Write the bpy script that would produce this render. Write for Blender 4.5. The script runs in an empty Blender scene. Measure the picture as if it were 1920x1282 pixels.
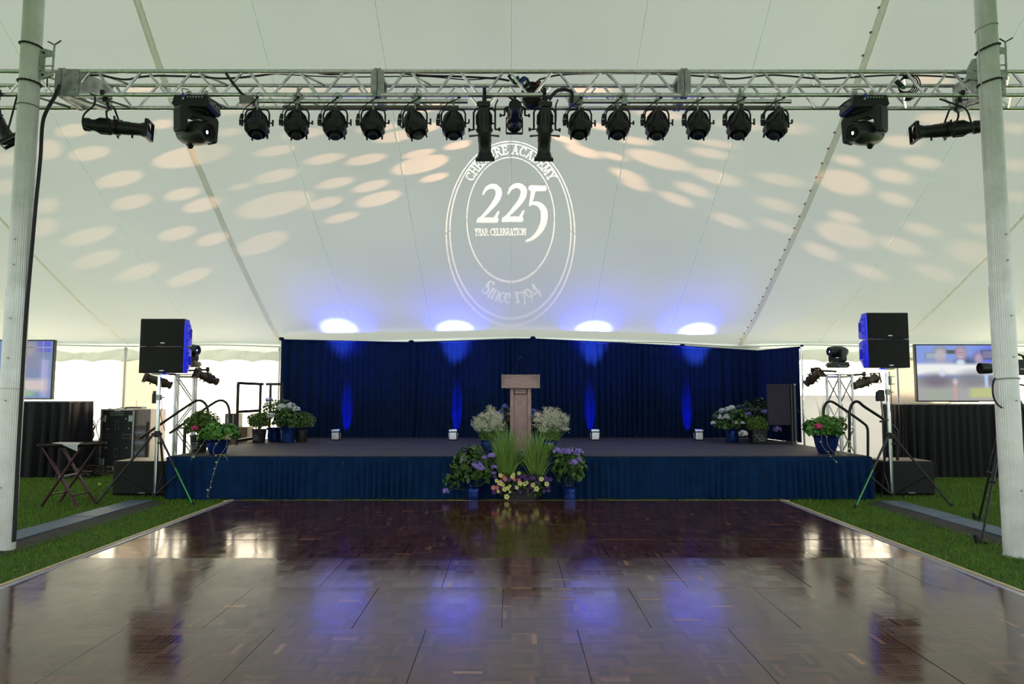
import bpy, bmesh, math, random
import numpy as np
from mathutils import Vector, Matrix, Euler
random.seed(7); RNG = np.random.default_rng(11)
scn = bpy.context.scene
COL = scn.collection
PI = math.pi

# ------------------------------------------------------------------ camera
CAM_H = 1.5; PITCH = math.radians(4.46); F = 1280.0
cam_d = bpy.data.cameras.new('camera'); cam = bpy.data.objects.new('camera', cam_d); COL.objects.link(cam)
cam_d.sensor_width = 36.0; cam_d.lens = 24.0; cam_d.clip_end = 200
cam.location = (0.0, 0.0, CAM_H)
cam.rotation_euler = (PI/2 + PITCH, 0, math.radians(-0.06))
scn.camera = cam

# ------------------------------------------------------------------ world, sun, exposure
scn.view_settings.view_transform = 'Standard'
scn.view_settings.look = 'None'
scn.view_settings.exposure = 0.0
scn.view_settings.gamma = 1.0
scn.view_settings.use_curve_mapping = False
scn.cycles.use_denoising = True
scn.cycles.max_bounces = 8
scn.cycles.diffuse_bounces = 5
scn.cycles.glossy_bounces = 4
scn.cycles.transmission_bounces = 6
scn.cycles.sample_clamp_indirect = 4.0
scn.cycles.caustics_reflective = False
scn.cycles.caustics_refractive = False
w = bpy.data.worlds.new('sky'); scn.world = w; w.use_nodes = True
nt = w.node_tree; bg = nt.nodes['Background']
bg.inputs['Color'].default_value = (0.93, 0.99, 1.0, 1); bg.inputs['Strength'].default_value = 1.3
sun_d = bpy.data.lights.new('sun', 'SUN'); sun = bpy.data.objects.new('sun', sun_d); COL.objects.link(sun)
sun_d.energy = 18.0; sun_d.angle = math.radians(3); sun_d.color = (1.0, 0.94, 0.85)
sun.rotation_euler = (math.radians(-48), 0, math.radians(8))     # low afternoon sun behind the back wall

# ------------------------------------------------------------------ photo pixel <-> world helpers (calibration only)
CP, SP = math.cos(PITCH), math.sin(PITCH)
def ray(px, py):
    r = (px - 958.5)/F; u = (641 - py)/F
    return np.array([r, CP - SP*u, SP + CP*u])
def at(px, py, Y):
    d = ray(px, py); t = Y/d[1]
    return Vector((d[0]*t, Y, CAM_H + d[2]*t))
def on_z(px, py, z=0.0):
    d = ray(px, py); t = (z - CAM_H)/d[2]
    return Vector((d[0]*t, d[1]*t, z))

# ------------------------------------------------------------------ materials
MATS = {}
def mat(name, col, rough=0.6, metal=0.0, noise=0.0, nscale=20.0, bump=0.0, bscale=60.0, spec=0.5, coat=0.0, sheen=0.0, stretch=None, emit=None, es=0.0):
    if name in MATS: return MATS[name]
    m = bpy.data.materials.new(name); m.use_nodes = True; MATS[name] = m
    nt = m.node_tree; b = nt.nodes['Principled BSDF']; N = nt.nodes; L = nt.links
    b.inputs['Base Color'].default_value = (*col, 1); b.inputs['Roughness'].default_value = rough
    b.inputs['Metallic'].default_value = metal; b.inputs['Specular IOR Level'].default_value = spec
    b.inputs['Coat Weight'].default_value = coat; b.inputs['Coat Roughness'].default_value = 0.08
    b.inputs['Sheen Weight'].default_value = sheen
    if emit: b.inputs['Emission Color'].default_value = (*emit, 1); b.inputs['Emission Strength'].default_value = es
    if noise or bump:
        tc = N.new('ShaderNodeTexCoord'); src = tc.outputs['Object']
        if stretch:
            mp = N.new('ShaderNodeMapping'); mp.inputs['Scale'].default_value = stretch; L.new(src, mp.inputs['Vector']); src = mp.outputs['Vector']
    if noise:
        n = N.new('ShaderNodeTexNoise'); n.inputs['Scale'].default_value = nscale; n.inputs['Detail'].default_value = 4
        L.new(src, n.inputs['Vector'])
        cr = N.new('ShaderNodeMix'); cr.data_type = 'RGBA'
        a = [max(0, c*(1-noise)) for c in col]; z = [min(1, c*(1+noise)) for c in col]
        cr.inputs['A'].default_value = (*a, 1); cr.inputs['B'].default_value = (*z, 1)
        mr = N.new('ShaderNodeMapRange'); mr.inputs['From Min'].default_value = 0.3; mr.inputs['From Max'].default_value = 0.7
        L.new(n.outputs['Fac'], mr.inputs['Value']); L.new(mr.outputs['Result'], cr.inputs['Factor']); L.new(cr.outputs['Result'], b.inputs['Base Color'])
    if bump:
        n2 = N.new('ShaderNodeTexNoise'); n2.inputs['Scale'].default_value = bscale; n2.inputs['Detail'].default_value = 3
        L.new(src, n2.inputs['Vector'])
        bp = N.new('ShaderNodeBump'); bp.inputs['Strength'].default_value = bump; bp.inputs['Distance'].default_value = 0.01
        L.new(n2.outputs['Fac'], bp.inputs['Height']); L.new(bp.outputs['Normal'], b.inputs['Normal'])
    return m

def vinyl(name, refl, trans, glossy=0.0, nscale=0.6, var=0.06):
    """thin tent vinyl: reflects and lets daylight through"""
    m = bpy.data.materials.new(name); m.use_nodes = True; MATS[name] = m
    nt = m.node_tree; N = nt.nodes; L = nt.links
    for n in list(N): N.remove(n)
    out = N.new('ShaderNodeOutputMaterial'); add = N.new('ShaderNodeAddShader')
    d = N.new('ShaderNodeBsdfDiffuse'); t = N.new('ShaderNodeBsdfTranslucent')
    tc = N.new('ShaderNodeTexCoord'); n = N.new('ShaderNodeTexNoise'); n.inputs['Scale'].default_value = nscale; n.inputs['Detail'].default_value = 3
    L.new(tc.outputs['Object'], n.inputs['Vector'])
    w2 = N.new('ShaderNodeTexNoise'); w2.inputs['Scale'].default_value = 260; L.new(tc.outputs['Object'], w2.inputs['Vector'])
    ad = N.new('ShaderNodeMath'); ad.operation = 'MULTIPLY_ADD'; ad.inputs[1].default_value = 0.12; L.new(w2.outputs['Fac'], ad.inputs[0]); L.new(n.outputs['Fac'], ad.inputs[2])
    for sh, c in ((d, refl), (t, trans)):
        mx = N.new('ShaderNodeMix'); mx.data_type = 'RGBA'
        mx.inputs['A'].default_value = (*[x*(1-var) for x in c], 1); mx.inputs['B'].default_value = (*[x*(1+var) for x in c], 1)
        L.new(ad.outputs[0], mx.inputs['Factor']); L.new(mx.outputs['Result'], sh.inputs['Color'])
    L.new(d.outputs[0], add.inputs[0]); L.new(t.outputs[0], add.inputs[1]); L.new(add.outputs[0], out.inputs['Surface'])
    return m

# ------------------------------------------------------------------ mesh builder
def frame_from(axis):
    z = Vector(axis).normalized()
    a = Vector((0, 0, 1)) if abs(z.z) < 0.95 else Vector((1, 0, 0))
    x = a.cross(z).normalized(); y = z.cross(x)
    return x, y, z
class MB:
    def __init__(s, M=None): s.v = []; s.f = []; s.M = M or Matrix.Identity(4)
    def add(s, vs, fs):
        o = len(s.v)
        s.v += [tuple(s.M @ Vector(p)) for p in vs]; s.f += [tuple(i + o for i in f) for f in fs]
        return s
    def box(s, c, d, R=None, taper=(1, 1)):
        c = Vector(c); R = R or Matrix.Identity(3); hx, hy, hz = d[0]/2, d[1]/2, d[2]/2
        vs = []
        for z in (-1, 1):
            tx, ty = (taper if z > 0 else (1, 1))
            for x, y in ((-1, -1), (1, -1), (1, 1), (-1, 1)): vs.append(c + R @ Vector((x*hx*tx, y*hy*ty, z*hz)))
        return s.add(vs, [(0, 3, 2, 1), (4, 5, 6, 7), (0, 1, 5, 4), (1, 2, 6, 5), (2, 3, 7, 6), (3, 0, 4, 7)])
    def prism(s, pts, y0, y1, axis='y'):
        """extrude a 2D outline (a,b); axis y: a=x,b=z ; axis z: a=x,b=y ; axis x: a=y,b=z"""
        def mk(a, b, c): return {'y': (a, c, b), 'z': (a, b, c), 'x': (c, a, b)}[axis]
        n = len(pts); vs = [mk(a, b, y0) for a, b in pts] + [mk(a, b, y1) for a, b in pts]
        fs = [tuple(range(n)), tuple(range(2*n - 1, n - 1, -1))] + [(i, i + n, (i + 1) % n + n, (i + 1) % n) for i in range(n)]
        return s.add(vs, fs)
    def cyl(s, p0, p1, r0, r1=None, n=12, caps=True):
        r1 = r0 if r1 is None else r1
        p0, p1 = Vector(p0), Vector(p1); x, y, z = frame_from(p1 - p0); vs = []
        for p, r in ((p0, r0), (p1, r1)):
            for i in range(n): a = 2*PI*i/n; vs.append(p + x*(r*math.cos(a)) + y*(r*math.sin(a)))
        fs = [(i, (i + 1) % n, (i + 1) % n + n, i + n) for i in range(n)]
        if caps: fs += [tuple(range(n - 1, -1, -1)), tuple(range(n, 2*n))]
        return s.add(vs, fs)
    def lathe(s, prof, p0=(0, 0, 0), axis=(0, 0, 1), n=20, jit=0.0, phase=0.0, close=True):
        """prof: (radius, distance along axis)"""
        x, y, z = frame_from(axis); p0 = Vector(p0); vs = []; fs = []
        for k, (r, h) in enumerate(prof):
            for i in range(n):
                a = 2*PI*i/n + phase; rr = r*(1 + (random.uniform(-jit, jit) if jit else 0))
                vs.append(p0 + z*h + x*(rr*math.cos(a)) + y*(rr*math.sin(a)))
        for k in range(len(prof) - 1):
            for i in range(n): j = (i + 1) % n; fs.append((k*n + i, k*n + j, (k + 1)*n + j, (k + 1)*n + i))
        if close: fs += [tuple(range(n - 1, -1, -1)), tuple(range((len(prof) - 1)*n, len(prof)*n))]
        return s.add(vs, fs)
    def tube(s, pts, r, n=8, caps=True):
        P = [Vector(p) for p in pts]; m = len(P); vs = []; fs = []; px = None
        for k in range(m):
            t = (P[min(k + 1, m - 1)] - P[max(k - 1, 0)]).normalized()
            if px is None: x, y, _ = frame_from(t)
            else:
                x = (px - t*px.dot(t)).normalized(); y = t.cross(x)
            px = x; rr = r[k] if isinstance(r, (list, tuple)) else r
            for i in range(n): a = 2*PI*i/n; vs.append(P[k] + x*(rr*math.cos(a)) + y*(rr*math.sin(a)))
        for k in range(m - 1):
            for i in range(n): j = (i + 1) % n; fs.append((k*n + i, k*n + j, (k + 1)*n + j, (k + 1)*n + i))
        if caps: fs += [tuple(range(n - 1, -1, -1)), tuple(range((m - 1)*n, m*n))]
        return s.add(vs, fs)
    def ball(s, c, r, n=10, m=6, sc=(1, 1, 1)):
        prof = [(max(1e-4, math.sin(PI*k/m)), -math.cos(PI*k/m)) for k in range(m + 1)]
        vs = []; fs = []
        for (rr, h) in prof:
            for i in range(n): a = 2*PI*i/n; vs.append((c[0] + r*sc[0]*rr*math.cos(a), c[1] + r*sc[1]*rr*math.sin(a), c[2] + r*sc[2]*h))
        for k in range(m):
            for i in range(n): j = (i + 1) % n; fs.append((k*n + i, k*n + j, (k + 1)*n + j, (k + 1)*n + i))
        return s.add(vs, fs)
    def torus(s, c, R, r, axis=(0, 0, 1), n=24, m=6, arc=2*PI, a0=0.0):
        x, y, z = frame_from(axis); c = Vector(c)
        k = n if arc >= 2*PI - 1e-6 else n + 1
        pts = [c + x*(R*math.cos(a0 + arc*i/n)) + y*(R*math.sin(a0 + arc*i/n)) for i in range(k)]
        if k == n: pts.append(pts[0])
        return s.tube(pts, r, m, caps=(k != n))
    def build(s, name, m, parent=None, smooth=35, bevel=0.0, solid=0.0):
        me = bpy.data.meshes.new(name); me.from_pydata(s.v, [], s.f); me.update()
        o = bpy.data.objects.new(name, me); COL.objects.link(o)
        if m: me.materials.append(m)
        if parent: o.parent = parent
        if smooth:
            me.shade_smooth()
            try: me.set_sharp_from_angle(angle=math.radians(smooth))
            except Exception: pass
        if solid:
            md = o.modifiers.new('thickness', 'SOLIDIFY'); md.thickness = solid; md.offset = 0
        if bevel:
            md = o.modifiers.new('bevel', 'BEVEL'); md.width = bevel; md.segments = 2; md.limit_method = 'ANGLE'; md.angle_limit = math.radians(40)
        return o
def np_mesh(name, V, Fq, m, parent=None, smooth=True):
    V = np.asarray(V, dtype=np.float32).reshape(-1, 3); Fq = np.asarray(Fq, dtype=np.int32); k = Fq.shape[1]
    me = bpy.data.meshes.new(name); me.vertices.add(len(V)); me.vertices.foreach_set('co', V.ravel())
    me.loops.add(Fq.size); me.loops.foreach_set('vertex_index', Fq.ravel())
    me.polygons.add(len(Fq)); me.polygons.foreach_set('loop_start', np.arange(0, Fq.size, k, dtype=np.int32))
    me.polygons.foreach_set('loop_total', np.full(len(Fq), k, dtype=np.int32))
    me.update(calc_edges=True); me.validate()
    if smooth: me.shade_smooth()
    if m: me.materials.append(m)
    o = bpy.data.objects.new(name, me); COL.objects.link(o)
    if parent: o.parent = parent
    return o
def grid_faces(nu, nv):
    """faces for an nu x nv vertex grid, index = i*nv + j"""
    i, j = np.meshgrid(np.arange(nu - 1), np.arange(nv - 1), indexing='ij'); a = (i*nv + j).ravel()
    return np.stack([a, a + 1, a + nv + 1, a + nv], 1)

def thing(name, label, cat, loc=(0, 0, 0), rotz=0.0, group=None):
    o = bpy.data.objects.new(name, None); COL.objects.link(o); o.empty_display_size = 0.1
    o.location = loc; o.rotation_euler = (0, 0, rotz); o['label'] = label; o['category'] = cat
    if group: o['group'] = group
    return o
def tag(o, label, cat, group=None, kind=None):
    o['label'] = label; o['category'] = cat
    if group: o['group'] = group
    if kind: o['kind'] = kind
    return o
def struct(o, label=None, cat=None):
    o['kind'] = 'structure'
    if label: o['label'] = label
    if cat: o['category'] = cat
    return o
def copy_tree(o, parent=None):
    c = o.copy(); COL.objects.link(c)
    if parent: c.parent = parent
    for ch in list(o.children): copy_tree(ch, c)
    return c
def rotz(a): return Matrix.Rotation(a, 4, 'Z')
def rotm(ax, a): return Matrix.Rotation(a, 4, ax)
def aim(loc, d, up=(0, 0, 1)):
    """matrix whose local +X points along d"""
    x = Vector(d).normalized(); u = Vector(up); y = u.cross(x).normalized(); z = x.cross(y)
    M = Matrix(((x.x, y.x, z.x, loc[0]), (x.y, y.y, z.y, loc[1]), (x.z, y.z, z.z, loc[2]), (0, 0, 0, 1)))
    return M
def spline(pts, n=8):
    """Catmull-Rom through pts"""
    P = [Vector(p) for p in pts]; P = [P[0]*2 - P[1]] + P + [P[-1]*2 - P[-2]]; out = []
    for k in range(1, len(P) - 2):
        a, b, c, d = P[k - 1], P[k], P[k + 1], P[k + 2]
        for i in range(n):
            t = i/n; out.append(0.5*((2*b) + (c - a)*t + (2*a - 5*b + 4*c - d)*t*t + (3*b - a - 3*c + d)*t**3))
    out.append(P[-2]); return out

# materials used all over
black_metal = mat('black_metal', (0.012, 0.012, 0.013), 0.42, 0.0, noise=0.4, nscale=30, spec=0.5)
black_plastic = mat('black_plastic', (0.015, 0.015, 0.017), 0.5, noise=0.3, nscale=40)
black_rubber = mat('black_rubber', (0.012, 0.012, 0.013), 0.65)
alu = mat('aluminium', (0.88, 0.88, 0.88), 0.2, 1.0, noise=0.18, nscale=25, bump=0.05, bscale=200)
alu_plate = mat('aluminium_plate', (0.5, 0.52, 0.5), 0.5, 0.8, noise=0.35, nscale=12, bump=0.15)
galv = mat('galvanised_steel', (0.55, 0.6, 0.55), 0.55, 0.6, noise=0.25, nscale=40, bump=0.1)
chrome = mat('chrome', (0.8, 0.8, 0.83), 0.15, 1.0, noise=0.1, nscale=8)
cable_m = mat('black_cable', (0.008, 0.008, 0.009), 0.5)
glass_lens = mat('lens_glass', (0.02, 0.02, 0.03), 0.05, 0.0, spec=0.9, coat=1.0)
# ================================================================== TENT
YR, YE, XP = 6.7, 14.6, 4.9
_U = np.array([0, .45, .9, 1.9, 3.06, 4.57, 5.33, 5.98, 7.0, 7.9])
_P = np.array([2.58, 2.78, 3.0, 3.6, 4.32, 5.36, 5.98, 6.6, 7.7, 8.8])
_Q = np.array([2.74, 2.885, 3.05, 3.46, 4.01, 4.82, 5.2, 5.52, 6.0, 6.4])
def _smooth(a, xs):
    g = np.linspace(0, 7.9, 159); y = np.interp(g, _U, a); k = np.ones(11)/11
    yp = np.pad(y, 5, mode='reflect', reflect_type='odd'); y = np.convolve(yp, k, 'valid'); return np.interp(xs, g, y)
def ceil_z(X, Y):
    X = np.asarray(X, float); Y = np.asarray(Y, float)
    u = np.clip(7.9 - np.abs(Y - YR), 0, 7.9)
    per = np.mod(X + 9.8, 9.8); d = np.abs(per - XP)              # distance to the nearest peak
    wgt = (1 - np.clip(d/4.9, 0, 1))**1.35
    P = _smooth(_P, u); Q = _smooth(_Q, u)
    outer = np.clip((np.abs(X) - 4.9)/2.0, 0, 1)
    Q = Q - outer*0.14*(1 - u/7.9)
    z = Q + (P - Q)*wgt
    return z
def hit_ceiling(px, py):
    """first crossing of the sight line with the back slope of the canopy"""
    px = np.asarray(px, float).ravel(); py = np.asarray(py, float).ravel()
    r = (px - 958.5)/F; u = (641 - py)/F
    D = np.stack([r, CP - SP*u, SP + CP*u], 1)
    lo = np.full(len(px), 7.2)/D[:, 1]; hi = np.full(len(px), YE + .5)/D[:, 1]
    def g(t): return CAM_H + D[:, 2]*t - ceil_z(D[:, 0]*t, D[:, 1]*t)
    for _ in range(40):
        mid = (lo + hi)/2; below = g(mid) < 0
        lo = np.where(below, mid, lo); hi = np.where(below, hi, mid)
    t = (lo + hi)/2
    return D*t[:, None] + np.array([0, 0, CAM_H])

canopy_m = vinyl('canopy_vinyl', (0.50, 0.515, 0.49), (0.0565, 0.0635, 0.0595), nscale=.5, var=.09)
wall_m = vinyl('wall_vinyl', (0.62, 0.60, 0.56), (0.96, 0.84, 0.70), nscale=1.2)
shade_sheet_m = vinyl('shade_sheet_vinyl', (0.5, 0.5, 0.5), (0.10, 0.108, 0.125), nscale=1.2)
valance_m = vinyl('valance_vinyl', (0.56, 0.58, 0.54), (0.085, 0.098, 0.095))
web_m = vinyl('canopy_webbing', (0.54, 0.54, 0.51), (0.50, 0.49, 0.475), nscale=30, var=.25)
rope_m = mat('white_rope', (0.7, 0.7, 0.64), 0.7)

xs = np.arange(-14.7, 14.71, 0.14); ys = np.concatenate([np.arange(1.6, 6.7, 0.2), np.arange(6.7, 14.61, 0.1)])
XX, YY = np.meshgrid(xs, ys, indexing='ij'); ZZ = ceil_z(XX, YY)
ceiling = struct(np_mesh('ceiling', np.stack([XX, YY, ZZ], -1), grid_faces(len(xs), len(ys)), canopy_m))
# load webbing straps sewn along the slopes and thin welded panel seams
def slope_strip(name, X0, X1, wid, m, off=0.012, y0=7.0, y1=14.6, n=70, thick=0.006):
    mb = MB(); yy = np.linspace(y0, y1, n); xx = np.linspace(X0, X1, n); z = ceil_z(xx, yy) - off
    vs = []
    for x, y, c in zip(xx, yy, z): vs += [(x - wid/2, y, c), (x + wid/2, y, c), (x + wid/2, y, c - thick), (x - wid/2, y, c - thick)]
    fs = []
    for k in range(n - 1):
        a = 4*k; b = a + 4
        for i in range(4): j = (i + 1) % 4; fs.append((a + i, a + j, b + j, b + i))
    return mb.add(vs, fs)
k = 0
for X in (-4.9, 4.9):
    k += 1; struct(slope_strip('trim', X, X, 0.10, web_m, off=.004).build('trim_%d' % k, web_m))
for X in (-8.2, 8.2):
    k += 1; struct(slope_strip('trim', X + (-.2 if X < 0 else .2), X, 0.06, web_m, off=0.006).build('trim_%d' % k, web_m))
seam_m = vinyl('welded_seam', (0.53, 0.54, 0.52), (0.56, 0.58, 0.57))
seam_mb = MB()
for X in (-13.1, -11.5, -9.9, -6.55, -3.27, -1.64, 0.0, 1.64, 3.27, 6.55, 9.9, 11.5, 13.1):
    s = slope_strip('s', X, X, 0.012, None, off=0.004, thick=0.002); seam_mb.add(s.v, s.f)
k += 1; struct(seam_mb.build('trim_%d' % k, seam_m))
# red lacing rings along the right strap
lace = MB()
for yy in np.arange(8.6, 14.4, 0.22):
    lace.box((4.83, yy, float(ceil_z(4.83, yy)) - 0.03), (0.02, 0.03, 0.02))
k += 1; struct(lace.build('trim_%d' % k, mat('rust_lacing', (0.35, 0.12, 0.08), 0.7)))

# back wall of translucent vinyl with soft folds
def wall_strip(name, x0, x1, z0, z1, y, m, seed, amp=0.03, gather=()):
    nx = int((x1 - x0)/0.04) + 1; nz = 14; r = np.random.default_rng(seed)
    X = np.linspace(x0, x1, nx); Z = np.linspace(z0, z1, nz); XX, ZZ = np.meshgrid(X, Z, indexing='ij')
    Yv = np.full_like(XX, y)
    for _ in range(7):
        f = r.uniform(1, 6); Yv += amp*0.5*np.sin(f*XX + r.uniform(0, 6) + ZZ*r.uniform(-.8, .8))
    for gx, gw, ga in gather:
        Yv -= ga*np.exp(-((XX - gx)/gw)**2)*(1 + 0.5*np.sin(28*XX + 2*ZZ))
    return struct(np_mesh(name, np.stack([XX, Yv, ZZ], -1), grid_faces(nx, nz), m))
wall_strip('wall_back', -14.7, -4.9, 0.0, 2.62, 14.78, wall_m, 3)
wall_strip('wall_back_right', 5.3, 14.7, 0.0, 2.62, 14.78, wall_m, 4)
wall_strip('wall_back_stage', -4.9, 5.3, 0.0, 2.72, 14.78, vinyl('stage_wall_vinyl', (0.6, 0.58, 0.55), (0.22, 0.195, 0.17)), 6)  # transmission lowered on this stretch only to keep the canopy over the stage darker
# added grey sheet standing in for outside shade low on the right wall, and an overlapping gathered leaf on the left
wall_strip('wall_shade_sheet', 5.55, 9.0, 0.0, 1.50, 14.66, shade_sheet_m, 5, amp=0.01)
wall_strip('wall_panel_overlap', -8.35, -7.55, 0.0, 2.25, 14.62, vinyl('wall_vinyl_double', (0.6, 0.57, 0.53), (0.18, 0.155, 0.135)), 8, amp=0.05)
wall_strip('wall_panel_fold', 8.0, 9.4, 0.0, 2.3, 14.6, MATS['wall_vinyl_double'], 9, amp=0.04)
# valance with scalloped hem
nx = 740; X = np.linspace(-14.7, 14.7, nx); Zt = ceil_z(X, np.full(nx, 14.6)); hem = Zt - 0.40 + 0.055*np.abs(np.sin((X + .1)*PI/0.68))
T = np.linspace(0, 1, 7); V = []
for i in range(nx):
    for t in T: V.append((X[i], 14.60 + 0.03*math.sin(9*X[i] + 3*t)*t + 0.02*math.sin(23*X[i])*t, Zt[i]*(1 - t) + hem[i]*t))
struct(np_mesh('trim_valance', V, grid_faces(nx, 7), valance_m))
struct(MB().tube([(x, 14.56, float(ceil_z(x, 14.58)) - 0.03 - 0.03*abs(math.sin((x)*PI/3.27))) for x in np.arange(-14.6, 14.7, 0.3)], 0.012, 6).build('trim_eave_rope', rope_m))

side_pole_m = mat('side_pole_aluminium', (0.75, 0.74, 0.7), 0.35, 0.7)
for X, lab in ((-8.2, 'slim white tent side pole by the wall beyond the left rack cases'), (-4.92, 'slim white side pole at the left end of the blue drape'),
               (8.2, 'slim white tent side pole behind the speakers on the right')):
    t = thing('side_pole', lab, 'tent pole', (X, 14.5, 0), group='side poles at the tent eave')
    MB().cyl((0, 0, 0.02), (0, 0, 2.45), 0.03, n=12).build('pole', side_pole_m, t)
    MB().cyl((0, 0, 0), (0, 0, 0.02), 0.07, n=12).build('foot', galv, t)
    MB().cyl((0, 0, 2.45), (0, 0, 2.52), 0.045, 0.02, n=12).build('pole_cap', galv, t)

# ================================================================== GROUND
g = MB(); g.add([(-40, -14, 0), (40, -14, 0), (40, 40, 0), (-40, 40, 0)], [(0, 1, 2, 3)])
grass_soil = mat('lawn_soil', (0.04, 0.10, 0.012), 0.95, noise=0.45, nscale=9, bump=0.4, bscale=60)
ground = struct(g.build('ground', grass_soil, smooth=0), 'mown green lawn under the tent', 'ground')
def lawn_patch(name, poly_fn, x0, x1, y0, y1, n, seed, label):
    r = np.random.default_rng(seed); x = r.uniform(x0, x1, n*2); y = r.uniform(y0, y1, n*2)
    keep = poly_fn(x, y); x = x[keep][:n]; y = y[keep][:n]; n = len(x)
    h = r.uniform(0.015, 0.042, n); a = r.uniform(0, 2*PI, n); wd = r.uniform(0.0015, 0.0035, n)*(0.6 + y/8)
    lx = r.normal(0, 0.012, n); ly = r.normal(0, 0.012, n)
    V = np.zeros((n, 3, 3)); dx = np.cos(a)*wd; dy = np.sin(a)*wd
    V[:, 0] = np.stack([x - dx, y - dy, np.zeros(n)], 1); V[:, 1] = np.stack([x + dx, y + dy, np.zeros(n)], 1)
    V[:, 2] = np.stack([x + lx, y + ly, h], 1)
    o = np_mesh(name, V, np.arange(3*n).reshape(-1, 3), lawn_m, smooth=False); o['kind'] = 'stuff'; o['label'] = label; o['category'] = 'grass'
    return o
lawn_m = bpy.data.materials.new('grass_blades'); lawn_m.use_nodes = True
_n = lawn_m.node_tree; _b = _n.nodes['Principled BSDF']; _b.inputs['Roughness'].default_value = 0.7
_g = _n.nodes.new('ShaderNodeNewGeometry'); _r = _n.nodes.new('ShaderNodeValToRGB'); _no = _n.nodes.new('ShaderNodeTexNoise'); _no.inputs['Scale'].default_value = 3.0
_mm = _n.nodes.new('ShaderNodeMath'); _mm.operation = 'ADD'; _m2 = _n.nodes.new('ShaderNodeMath'); _m2.operation = 'MULTIPLY'; _m2.inputs[1].default_value = 0.5
_n.links.new(_g.outputs['Random Per Island'], _mm.inputs[0]); _n.links.new(_g.outputs['Position'], _no.inputs['Vector']); _n.links.new(_no.outputs['Fac'], _mm.inputs[1])
_n.links.new(_mm.outputs[0], _m2.inputs[0]); _n.links.new(_m2.outputs[0], _r.inputs['Fac'])
_r.color_ramp.elements[0].position = 0.1; _r.color_ramp.elements[0].color = (0.04, 0.115, 0.006, 1)
_r.color_ramp.elements[1].position = 0.95; _r.color_ramp.elements[1].color = (0.19, 0.34, 0.02, 1)
_n.links.new(_r.outputs['Color'], _b.inputs['Base Color'])
def outside_floor(x, y): return ~((x > -4.0) & (x < 3.86) & (y < 9.66)) & ~((x > -4.9) & (x < 5.12) & (y > 9.96))
lawn_patch('lawn_grass', lambda x, y: outside_floor(x, y) & (x < 0), -9.5, 0, 3.9, 13.0, 150000, 1, 'short green grass left of the dance floor')
lawn_patch('lawn_grass', lambda x, y: outside_floor(x, y) & (x >= 0), 0, 9.5, 3.9, 13.0, 150000, 2, 'short green grass right of the dance floor')

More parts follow.
